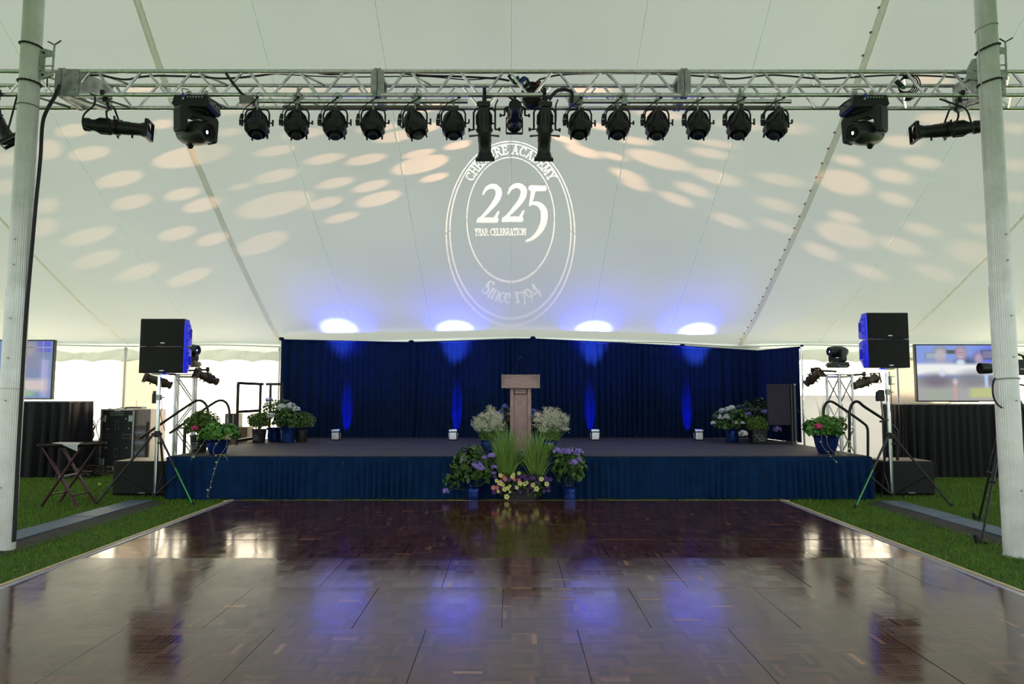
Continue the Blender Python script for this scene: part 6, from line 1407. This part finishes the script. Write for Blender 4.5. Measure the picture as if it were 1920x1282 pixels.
hydrangea('hydrangea', 'blue hydrangea behind the lectern on its left side', 946, 845, 11.15, SZ, .12, .22, (0, 0, .46), (.19, .18, .22), 180,
          B(946, 11.15, SZ, [(947, 762, 6, blue_fl, -.1), (939, 774, 6, blue_fl, -.1), (953, 776, 5, white_fl, -.1), (941, 784, 5, blue_fl, -.15), (955, 768, 4, blue_fl, 0)]), 53, leaf=dark_leaf)
hydrangea('hydrangea', 'blue hydrangea behind the lectern on its right side', 1004, 845, 11.15, SZ, .12, .22, (0, 0, .42), (.16, .16, .2), 150,
          B(1004, 11.15, SZ, [(999, 771, 6, blue_fl, -.1), (1004, 775, 5, blue_fl, -.1), (998, 780, 4, blue_fl, -.1)]), 54, leaf=dark_leaf)
t = potted('pansy_pot', 'small blue and white pansies beside the white flowers right of the lectern', 1030, 850, SZ, Y=10.03)
pot(t, .06, .08, .10, pot_blk); leaves('foliage', (0, 0, .12), (.09, .08, .06), 90, .04, hyd_leaf, t, 61)
for k_, (dx, dz) in enumerate(((-.04, .17), (.0, .16), (.045, .175), (.02, .15))): bloom((dx, -.06, dz), .022, white_fl if k_ % 2 else blue_fl, t, 62 + k_, 12, fsize=.6)
# petunia box
Yp = 9.66 + .05; t = thing('petunia_box', 'dark trough of yellow, salmon and purple petunias at the dance floor edge', 'flower box', (at(976, 930, Yp).x, Yp, 0), group=None); x0 = at(976, 930, Yp).x
MB().box((0, -.03, .09), (.40, .11, .17), taper=(1.12, 1.15)).build('trough', mat('dark_trough', (.02, .02, .026), .5), t, smooth=0, bevel=.008); MB().box((0, -.03, .175), (.41, .11, .012)).build('soil', soil, t, smooth=0)
leaves('foliage', (0, -.02, .25), (.41, .16, .19), 900, .045, dark_leaf, t, 71, aspect=.7, bottom=-.75)
leaves('bright_foliage', (0, -.04, .25), (.39, .15, .18), 260, .045, box_leaf, t, 72, aspect=.7, bottom=-.75)
def petunia(px, py, rp, m_, dy=-.18, k_=0, eye=True):
    p = at(px, py, Yp + dy); r_ = rp*(Yp + dy)/1280; rr = random.Random(k_); d = Vector((rr.uniform(-.4, .4), -1, rr.uniform(-.1, .5))).normalized(); x, y, z = frame_from(d); c = Vector((p.x - x0, dy, p.z)); n = 15
    vs = [c - z*r_*.35]; 
    for i in range(n): a = 2*PI*i/n; q = r_*(1 + .13*math.cos(5*a)); vs.append(c + x*q*.45*math.cos(a) + y*q*.45*math.sin(a) - z*r_*.08)
    for i in range(n): a = 2*PI*i/n; q = r_*(1 + .13*math.cos(5*a)); vs.append(c + x*q*math.cos(a) + y*q*math.sin(a) + z*r_*.05*math.cos(5*a))
    fs = [(0, 1 + i, 1 + (i + 1) % n) for i in range(n)] + [(1 + i, n + 1 + i, n + 1 + (i + 1) % n, 1 + (i + 1) % n) for i in range(n)]
    o = MB().add(vs, fs).build('petunia_flower', m_, t, smooth=60)
    if eye: MB().ball(c - z*r_*.12, r_*.22, 8, 5).build('flower_eye', eye_m, o)
for k_, (px, py, rp) in enumerate([(938, 891, 4), (937, 905, 5), (942, 908, 4), (931, 901, 3.5), (943, 909, 3.5), (946, 917, 4.5), (952, 915, 4), (956, 911, 3), (961, 893, 4.5), (973, 887, 3.5), (975, 906, 4.5), (969, 914, 3.5), (950, 931, 5), (984, 907, 4), (987, 905, 3.5), (999, 909, 4.5), (1006, 916, 5), (1015, 898, 4.5), (1025, 907, 4.5), (963, 889, 3), (934, 921, 3), (956, 922, 2.5)]): petunia(px, py, rp, yel_fl, -.19, k_)
for k_, (px, py, rp) in enumerate([(941, 892, 4), (946, 896, 4), (925, 914, 4.5), (932, 914, 4), (961, 895, 4), (973, 900, 3), (964, 899, 3), (948, 899, 3)]): petunia(px, py, rp, salmon_fl, -.175, 100 + k_, False)
rr = random.Random(8)
for k_ in range(38): petunia(rr.uniform(960, 1032) if k_ < 28 else rr.uniform(925, 960), rr.uniform(892, 924), rr.uniform(3, 4.5), purple_fl, -.165, 200 + k_, False)

# ================================================================== PROJECTED LIGHT (real gobo plates in front of small lamps)
def plate_from_pixels(px_quads, L0, axis, dist):
    """corners given in the picture of the canopy -> where the lamp's rays to those points cross the plate"""
    Q = np.asarray(px_quads, float); P = hit_ceiling(Q[..., 0].ravel(), Q[..., 1].ravel()); D = P - np.array(L0); a = np.array(axis)/np.linalg.norm(axis)
    t = dist/(D @ a); return (np.array(L0) + D*t[:, None]).reshape(Q.shape[:-1] + (3,))
def plate_rim(box, L0, axis, dist, n=14, k_=1.5):
    """solid rim carrying the pierced middle of the plate"""
    x0, x1, y0, y1 = box; E = [(x0 + (x1 - x0)*i/n, y0) for i in range(n)] + [(x1, y0 + (y1 - y0)*i/n) for i in range(n)] + [(x1 - (x1 - x0)*i/n, y1) for i in range(n)] + [(x0, y1 - (y1 - y0)*i/n) for i in range(n)]
    V = plate_from_pixels(np.array(E), L0, axis, dist); c = V.mean(0); m_ = len(V); return [[V[i], V[(i + 1) % m_], c + (V[(i + 1) % m_] - c)*k_, c + (V[i] - c)*k_] for i in range(m_)]
gobo_m = mat('gobo_steel', (0.02, 0.02, 0.02), .6)

# ---- glyphs as strokes (serif capitals): list of polylines with widths, unit box height 1
def seg(*p): return list(p)
TH, TN = .17, .075
GL = {
 'I': (.36, [((.18, 0), (.18, 1), TH), ((.03, .02), (.33, .02), TN), ((.03, .98), (.33, .98), TN)]),
 'H': (.80, [((.16, 0), (.16, 1), TH), ((.64, 0), (.64, 1), TH), ((.16, .52), (.64, .52), TN), ((.02, .02), (.3, .02), TN), ((.02, .98), (.3, .98), TN), ((.5, .02), (.78, .02), TN), ((.5, .98), (.78, .98), TN)]),
 'E': (.66, [((.16, 0), (.16, 1), TH), ((.02, .02), (.6, .02), TN), ((.02, .98), (.57, .98), TN), ((.16, .52), (.48, .52), TN), ((.6, 0), (.6, .24), TN), ((.57, 1), (.57, .78), TN), ((.47, .42), (.47, .62), .06)]),
 'L': (.62, [((.16, 0), (.16, 1), TH), ((.02, .02), (.57, .02), TN), ((.02, .98), (.3, .98), TN), ((.57, 0), (.57, .25), TN)]),
 'T': (.68, [((.34, 0), (.34, 1), TH), ((.18, .02), (.5, .02), TN), ((.04, .97), (.64, .97), TN), ((.045, 1), (.045, .76), TN), ((.635, 1), (.635, .76), TN)]),
 'A': (.76, [((.12, 0), (.36, 1), TN), ((.36, 1), (.64, 0), TH), ((.2, .34), (.52, .34), TN), ((0, .02), (.25, .02), TN), ((.50, .02), (.78, .02), TN)]),
 'M': (.98, [((.16, 0), (.18, 1), TN), ((.2, .98), (.48, .1), .14), ((.48, .1), (.78, 1), TN), ((.80, 0), (.80, 1), TH), ((.03, .02), (.3, .02), TN), ((.66, .02), (.95, .02), TN), ((.03, .98), (.25, .98), TN), ((.75, .98), (.95, .98), TN)]),
 'N': (.84, [((.16, 0), (.16, 1), TN), ((.18, .98), (.66, .05), .15), ((.66, 0), (.66, 1), TN), ((.02, .02), (.3, .02), TN), ((.02, .98), (.24, .98), TN), ((.52, .98), (.8, .98), TN)]),
 'Y': (.74, [((.36, 0), (.36, .48), TH), ((.12, 1), (.36, .48), TH), ((.36, .48), (.60, 1), TN), ((.2, .02), (.52, .02), TN), ((0, .98), (.26, .98), TN), ((.48, .98), (.74, .98), TN)]),
}
def arcp(cx, cy, rx, ry, a0, a1, n=14): return [(cx + rx*math.cos(math.radians(a0 + (a1 - a0)*i/n)), cy + ry*math.sin(math.radians(a0 + (a1 - a0)*i/n))) for i in range(n + 1)]
def chain_(pts, w0, w1=None, wm=None):
    out = []; n = len(pts) - 1
    for i in range(n):
        f = (i + .5)/n; w_ = w0 if w1 is None else w0*(1 - f) + w1*f
        if wm is not None: w_ = w0 + (wm - w0)*math.sin(PI*f)
        out.append((pts[i], pts[i + 1], w_))
    return out
GL['C'] = (.80, chain_(arcp(.46, .5, .36, .46, 50, 310, 18), .07, wm=.19) + [((.70, .72), (.70, .98), TN), ((.70, .2), (.72, .12), TN)])
GL['O'] = (.88, chain_(arcp(.44, .5, .35, .46, -90, 90, 12), .07, wm=.18) + chain_(arcp(.44, .5, .35, .46, 90, 270, 12), .07, wm=.18))
GL['S'] = (.62, chain_(arcp(.31, .75, .21, .21, 30, 180, 8) + arcp(.33, .5, .23, .08, 180, 180, 1), .08, .13) + [((.10, .74), (.30, .53), .15), ((.30, .53), (.50, .32), .16)] + chain_(arcp(.29, .25, .22, .23, 10, -150, 8), .14, .07) + [((.50, .98), (.50, .74), .06), ((.08, .02), (.08, .26), .06)])
GL['R'] = (.78, [((.16, 0), (.16, 1), TH), ((.02, .02), (.3, .02), TN), ((.02, .98), (.3, .98), TN), ((.34, .5), (.68, .03), TH), ((.6, .02), (.8, .02), TN)] + chain_([(.2, .965)] + arcp(.36, .73, .22, .235, 90, -90, 10) + [(.2, .495)], .07, wm=.15))
GL['B'] = (.70, [((.16, 0), (.16, 1), TH), ((.02, .02), (.3, .02), TN), ((.02, .98), (.3, .98), TN)] + chain_([(.2, .965)] + arcp(.34, .75, .19, .215, 90, -90, 10) + [(.2, .53)], .07, wm=.14) + chain_([(.2, .53)] + arcp(.36, .28, .23, .25, 90, -90, 10) + [(.2, .03)], .07, wm=.16))
GL['D'] = (.86, [((.16, 0), (.16, 1), TH), ((.02, .02), (.3, .02), TN), ((.02, .98), (.3, .98), TN)] + chain_([(.2, .965)] + arcp(.38, .5, .37, .465, 90, -90, 14) + [(.2, .035)], .07, wm=.18))
GL['i'] = (.36, [((.18, 0), (.18, .62), TH*.9), ((.04, .02), (.32, .02), TN), ((.05, .60), (.2, .60), TN)])
GL['n'] = (.68, [((.15, 0), (.15, .62), TH*.9), ((.02, .02), (.28, .02), TN), ((.03, .60), (.15, .60), TN), ((.52, 0), (.52, .42), TH*.9), ((.4, .02), (.65, .02), TN)] + chain_(arcp(.35, .42, .17, .19, 170, 0, 8), .06, .14))
GL['c'] = (.54, chain_(arcp(.32, .32, .23, .30, 45, 315, 14), .07, wm=.16))
GL['e'] = (.58, chain_(arcp(.31, .32, .23, .30, 5, 315, 14), .08, wm=.16) + [((.12, .36), (.53, .36), .06)])
GL['1'] = (.50, [((.25, 0), (.25, .66), TH), ((.08, .02), (.42, .02), TN), ((.08, .65), (.42, .65), TN)])
GL['7'] = (.60, [((.06, .58), (.56, .58), .11), ((.54, .58), (.22, -.25), .11)])
GL['9'] = (.64, chain_(arcp(.31, .36, .21, .26, 0, 360, 16), .12) + [((.52, .38), (.46, .06), .13), ((.46, .06), (.18, -.28), .08)])
GL['4'] = (.68, [((.46, -.25), (.46, .68), .14), ((.46, .68), (.05, .10), .07), ((.05, .10), (.64, .10), .09)])

def logo_mask(PX, PY):
    """True where light passes; PX, PY picture coordinates of the projection"""
    m_ = np.zeros(PX.shape, bool)
    def ring(cx, cy, rx, ry, w_, wb=None, breaks=()):
        d = np.sqrt(((PX - cx)/rx)**2 + ((PY - cy)/ry)**2); ww = w_/2/np.where(True, (rx + ry)/2, 1)
        ww = ww*(.9 + .5*(PY - cy)/ry); r = np.abs(d - 1) < ww; ang = np.degrees(np.arctan2(-(PY - cy)/ry, (PX - cx)/rx)) % 360
        for b_ in breaks: r &= ~(np.abs((ang - b_ + 180) % 360 - 180) < .5)
        return r
    br = (0, 52, 90, 128, 180, 232, 270, 308)
    m_ |= ring(957.0, 437.5, 120.5, 172.5, 3.0, breaks=(90, 180, 0, 270)); m_ |= ring(957.0, 433.5, 113.5, 163.5, 3.0, breaks=(90, 180, 0, 270)); m_ |= ring(957.3, 411.5, 82.2, 116.5, 2.6, breaks=br)
    def stroke(p, q, w0, w1=None):
        w1 = w0 if w1 is None else w1; x0, x1 = min(p[0], q[0]) - max(w0, w1), max(p[0], q[0]) + max(w0, w1); y0, y1 = min(p[1], q[1]) - max(w0, w1), max(p[1], q[1]) + max(w0, w1)
        s = (PX > x0) & (PX < x1) & (PY > y0) & (PY < y1)
        if not s.any(): return
        X, Y = PX[s], PY[s]; dx, dy = q[0] - p[0], q[1] - p[1]; l2 = dx*dx + dy*dy + 1e-9; t_ = np.clip(((X - p[0])*dx + (Y - p[1])*dy)/l2, 0, 1)
        d = np.hypot(X - p[0] - t_*dx, Y - p[1] - t_*dy); k_ = m_[s]; k_ |= d < (w0 + (w1 - w0)*t_)/2; m_[s] = k_
    # words along the ellipse
    def word(txt, base_fn, h, wscale, boldness=1.0):
        """base_fn(s) -> (x, y, ux, uy, vx, vy); s runs along the base line in pixels"""
        tot = sum(GL[c][0] if c != ' ' else .38 for c in txt)*h*wscale; s = -tot/2
        for c in txt:
            if c == ' ': s += .38*h*wscale; continue
            wd, st = GL[c]; x, y, ux, uy, vx, vy, f = base_fn(s + wd*h*wscale/2)
            for a, b_, w_ in st:
                P = [(x + ux*(q[0] - wd/2)*h*wscale*f + vx*q[1]*h*f, y + uy*(q[0] - wd/2)*h*wscale*f + vy*q[1]*h*f) for q in (a, b_)]
                stroke(P[0], P[1], max(1.5, w_*h*boldness*f))
            s += wd*h*wscale
    def arc_base(cx, cy, rx, ry, a_mid, direction, f0=1.0):
        A = np.radians(np.linspace(a_mid - 100, a_mid + 100, 2001)); X = cx + rx*np.cos(A); Y = cy - ry*np.sin(A); S = np.concatenate([[0], np.cumsum(np.hypot(np.diff(X), np.diff(Y)))]); S -= S[1000]
        def fn(s):
            s_ = -s if direction > 0 else s; x = np.interp(s_, S, X); y = np.interp(s_, S, Y); a = np.interp(s_, S, A); tx, ty = -rx*math.sin(a), -ry*math.cos(a); l = math.hypot(tx, ty); tx, ty = tx/l, ty/l
            if direction > 0: tx, ty = -tx, -ty          # letters run clockwise over the top
            return x, y, tx, ty, ty, -tx, 1.0
        return fn
    word('CHESHIRE ACADEMY', arc_base(957.5, 414, 88.5, 125.5, 90.5, 1), 16.5, .99, .72)
    # bottom words run left to right
    A = arc_base(957.5, 421, 106, 147.0, 270, -1)
    word('Since 1794', A, 28.5, .78, .95)
    def flat(x0, y0, x1, y1):
        def fn(s): L_ = math.hypot(x1 - x0, y1 - y0); u = ((x1 - x0)/L_, (y1 - y0)/L_); return (x0 + x1)/2 + u[0]*s, (y0 + y1)/2 + u[1]*s, u[0], u[1], 0.03, -1.0, 1.0
        return fn
    word('YEAR CELEBRATION', flat(885, 441.5, 991, 440.5), 12.5, .70, .72)
    # big figures
    def two(ox, oy, s=1.0):
        P = [(906, 364), (912, 354), (921, 349.5), (929, 350.5), (935, 357), (935, 366), (930, 377), (920, 390), (908, 403), (896, 415)]
        W_ = [3, 6, 8.5, 10, 11, 11.5, 10, 8, 6, 5]
        sp = spline([(x, y, w_) for (x, y), w_ in zip(P, W_)], 6)
        for a, b_ in zip(sp[:-1], sp[1:]): stroke((a.x + ox, a.y + oy), (b_.x + ox, b_.y + oy), a.z, b_.z)
        stroke((899 + ox, 412.5 + oy), (930 + ox, 412.5 + oy), 9.5, 10); stroke((927 + ox, 413 + oy), (935 + ox, 397 + oy), 7, 3.5)
    two(-.5, 0); two(46.5, -1.5)
    stroke((996, 352.5), (1020, 353), 10.5, 10); stroke((1020, 352), (1022, 349.5), 9, 3); stroke((1001, 353), (994, 384), 8.5, 5)
    P = [(993, 383), (1003, 381), (1013, 385), (1019, 394), (1020.5, 405), (1018, 420), (1010, 435), (999, 446), (987, 452)]; W_ = [3, 7, 10, 12, 13, 12, 9.5, 7, 4.5]
    sp = spline([(x, y, w_) for (x, y), w_ in zip(P, W_)], 6)
    for a, b_ in zip(sp[:-1], sp[1:]): stroke((a.x, a.y), (b_.x, b_.y), a.z, b_.z)
    return m_
def gobo_mesh(mask_fn, x0, x1, y0, y1, sx, sy, maxrun=24):
    """rows of opaque strips, leaving the mask open; strip length limited so curvature is followed"""
    Y = np.arange(y0, y1, sy); X = np.arange(x0, x1 + sx, sx); PX, PY = np.meshgrid(X, Y + sy/2); M_ = ~mask_fn(PX, PY); quads = []
    # merge identical rows
    r = 0
    while r < len(Y):
        e = r
        while e + 1 < len(Y) and (e - r)*sy < 12 and (M_[e + 1] == M_[r]).all(): e += 1
        row = M_[r]; ch = np.flatnonzero(np.diff(np.concatenate([[0], row.astype(int), [0]])))
        for a, b_ in zip(ch[::2], ch[1::2]):
            xa, xb = X[a] - sx/2, X[b_ - 1] + sx/2; k_ = max(1, int(math.ceil((xb - xa)/maxrun)))
            for i in range(k_):
                u0, u1 = xa + (xb - xa)*i/k_, xa + (xb - xa)*(i + 1)/k_; ya, yb = Y[r] - .02, Y[e] + sy + .02; quads.append([(u0, ya), (u1, ya), (u1, yb), (u0, yb)])
        r = e + 1
    return np.array(quads)
def enclose(D):
    m_ = D.mean(0); m_ /= np.linalg.norm(m_)
    for i in range(400):
        f = D[np.argmin(D @ m_)]; m_ = m_ + (f - m_)*.5/(i + 2); m_ /= np.linalg.norm(m_)
    return m_, math.degrees(math.acos(min(1, float((D @ m_).min()))))
def spot_at(name, L0, d, en, ang, col, blend=.05, size=.00006):
    ld = bpy.data.lights.new(name, 'SPOT'); ld.energy = en; ld.spot_size = math.radians(ang); ld.spot_blend = blend; ld.color = col; ld.shadow_soft_size = size
    lo = bpy.data.objects.new(name, ld); COL.objects.link(lo); lo.location = L0; lo.rotation_euler = Vector(d).to_track_quat('-Z', 'Y').to_euler(); return lo
# ---- centre projector throwing the emblem
cpt = Vector(hit_ceiling([957], [425])[0]); PJ = Vector((at(965, 215, 7.1).x, 7.12, at(965, 215, 7.1).z)); ax = (cpt - PJ).normalized()
pt = profile_spot('ellipsoidal projector at the middle of the truss aimed back at the canopy', PJ, ax, .52, hang=4.66 - PJ.z, scale=1.15, pole_arm='open')
L0 = PJ + ax*.055
quads = gobo_mesh(logo_mask, 800, 1114, 236, 613, .5, .5)
V = np.concatenate([plate_from_pixels(quads, L0, ax, .085), np.array(plate_rim((800, 1114, 236, 613), L0, ax, .085))]) - np.array(PJ)
g_ = np_mesh('gobo', V.reshape(-1, 3), np.arange(len(V)*4).reshape(-1, 4), gobo_m, pt, smooth=False)
# cone that stays inside the plate
ell = np.array([(957 + 123*math.cos(a), 437 + 176*math.sin(a)) for a in np.linspace(0, 2*PI, 60)]); D = hit_ceiling(ell[:, 0], ell[:, 1]) - np.array(L0); D /= np.linalg.norm(D, axis=1)[:, None]
mid, half = enclose(D); mid = Vector(mid); half += 1.6

LOGO_E = 2100
spot_at('emblem_beam', L0, mid, LOGO_E, 2*half, (1.0, .80, .62))

# ---- dot patterns thrown by the two side spotlights and a tower spotlight
DL = [(138, 245, 33, 12, 6), (167, 288, 38, 13, 8), (224, 336, 44, 14, 12), (247, 379, 38, 13, 11), (342, 364, 34, 11, 11), (380, 384, 38, 12, 14), (359, 293, 73, 19, 10), (516, 283, 37, 9, 9), (517, 330, 41, 11, 12),
      (608, 298, 37, 9, 10), (686, 299, 38, 9, 10), (785, 288, 30, 7, 12), (787, 309, 54, 15, 13), (814, 333, 26, 7, 13), (629, 343, 35, 9, 12), (695, 349, 34, 9, 14), (709, 373, 43, 12, 14), (515, 384, 72, 21, 13), (608, 381, 34, 10, 13),
      (569, 251, 40, 9, 8), (707, 240, 38, 8, 8), (741, 256, 38, 10, 10), (795, 240, 30, 9, 10), (332, 438, 36, 12, 12), (165, 443, 50, 14, 14), (180, 487, 47, 14, 16), (398, 449, 30, 11, 15), (492, 456, 50, 17, 18), (260, 510, 42, 13, 16), (355, 520, 42, 12, 18),
      (304, 233, 22, 9, 6), (430, 248, 24, 8, 8), (640, 408, 32, 8, 13), (90, 281, 26, 19, 4), (12, 299, 26, 13, 4), (88, 386, 22, 14, 10), (78, 427, 30, 17, 12), (12, 350, 24, 14, 8), (265, 166, 34, 8, 4), (560, 168, 62, 11, 4), (420, 208, 60, 9, 5), (690, 168, 40, 9, 6), (800, 202, 34, 8, 8), (860, 272, 28, 7, 12), (450, 350, 20, 6, 12)]
DR = [(1094, 284, 34, 9, -17), (1150, 293, 26, 6, -14), (1237, 300, 64, 14, -14), (1177, 329, 33, 9, -20), (1192, 347, 27, 8, -18), (1300, 355, 34, 10, -19), (1268, 373, 32, 9, -21), (1344, 332, 46, 12, -15), (1331, 287, 37, 9, -10), (1190, 264, 33, 7, -8),
      (1344, 269, 36, 7, -8), (1458, 384, 37, 11, -16), (1367, 413, 34, 10, -19), (1458, 424, 33, 9, -17), (1466, 337, 46, 11, -10), (1591, 301, 28, 9, -10), (1583, 342, 50, 22, -12), (1586, 440, 56, 21, -15), (1583, 407, 31, 10, -14), (1540, 471, 34, 12, -21),
      (1630, 510, 36, 11, -20), (1689, 461, 43, 14, -17), (1728, 430, 37, 11, -14), (1756, 512, 43, 12, -18), (1730, 304, 36, 11, -8), (1676, 330, 36, 13, -10), (1679, 373, 31, 11, -14), (1689, 265, 36, 11, -4), (1823, 474, 45, 22, -12), (1843, 430, 31, 10, -8), (1905, 309, 24, 12, 0), (1905, 368, 24, 10, -6),
      (1110, 168, 44, 9, -2), (1240, 215, 46, 8, -6), (1390, 235, 46, 9, -6), (1480, 240, 40, 12, -4), (1130, 238, 30, 6, -8), (1060, 262, 26, 6, -16), (1745, 150, 40, 12, -6), (1780, 225, 60, 14, -4), (1905, 240, 24, 10, 0)]
DT = [(1679, 360, 42, 10, 62), (1689, 404, 30, 8, 58), (1802, 340, 46, 10, 52), (1831, 363, 36, 9, 43), (1761, 304, 66, 17, 50)]
def dots_fn(dots):
    def fn(PX, PY):
        m_ = np.zeros(PX.shape, bool)
        for cx, cy, a, b_, th in dots:
            c, s = math.cos(math.radians(-th)), math.sin(math.radians(-th)); k_ = (np.abs(PX - cx) < a + 3) & (np.abs(PY - cy) < a + 3); X, Y = PX[k_] - cx, PY[k_] - cy
            u = X*c + Y*s; v = -X*s + Y*c; q = m_[k_]; q |= (u/a)**2 + (v/b_)**2 < 1; m_[k_] = q
        return m_
    return fn
def clip_plate(quads, L0, ax_):
    """drop strips whose rays would start behind the lamp"""
    C = quads.mean(1); P = hit_ceiling(C[:, 0], C[:, 1]); D = P - np.array(L0); D /= np.linalg.norm(D, axis=1)[:, None]; return quads[(D @ np.array(ax_)) > .25]
def dot_projector(name, parent_loc, L0, target, box, dots, en, ang, col, size):
    c = Vector(hit_ceiling([target[0]], [target[1]])[0]); ax_ = (c - L0).normalized()
    quads = clip_plate(gobo_mesh(dots_fn(dots), *box, 1.0, 1.0, 40), L0, ax_); V = np.concatenate([plate_from_pixels(quads, L0, ax_, .05), np.array(plate_rim(box, L0, ax_, .05, k_=2.2))])
    o = np_mesh('gobo', (V - np.array(parent_loc[0])).reshape(-1, 3), np.arange(len(V)*4).reshape(-1, 4), gobo_m, parent_loc[1], smooth=False)
    P = np.array([(d[0], d[1]) for d in dots], float); D = hit_ceiling(P[:, 0], P[:, 1]) - np.array(L0); D /= np.linalg.norm(D, axis=1)[:, None]; mean, half = enclose(D); half += 2.5
    spot_at(name, L0, Vector(mean), en, min(2*half, ang), col, .15, size)
DOTCOL = (1.0, .52, .30)
LR = PB + dB.normalized()*.35; LLp = PA + dA.normalized()*.35
DOT_E = 7000
dot_projector('left_dots', (PB, tb), LR, (450, 340), (-60, 880, 120, 600), DL, DOT_E, 120, DOTCOL, .00012)
dot_projector('right_dots', (PA, ta), LLp, (1500, 340), (1030, 1990, 120, 600), DR, DOT_E*.9, 120, DOTCOL, .0002)

# ---- lectern light from the tall centre pair
for px in (908, 1021):
    p = at(px, 243, 6.9); q = p + Vector((0, .42, -.93)).normalized()*.40; tg = Vector((LX, 10.5, 1.3)); spot_at('lectern_light', q, tg - q, 70, 13, (1.0, .62, .72), .4, .04)
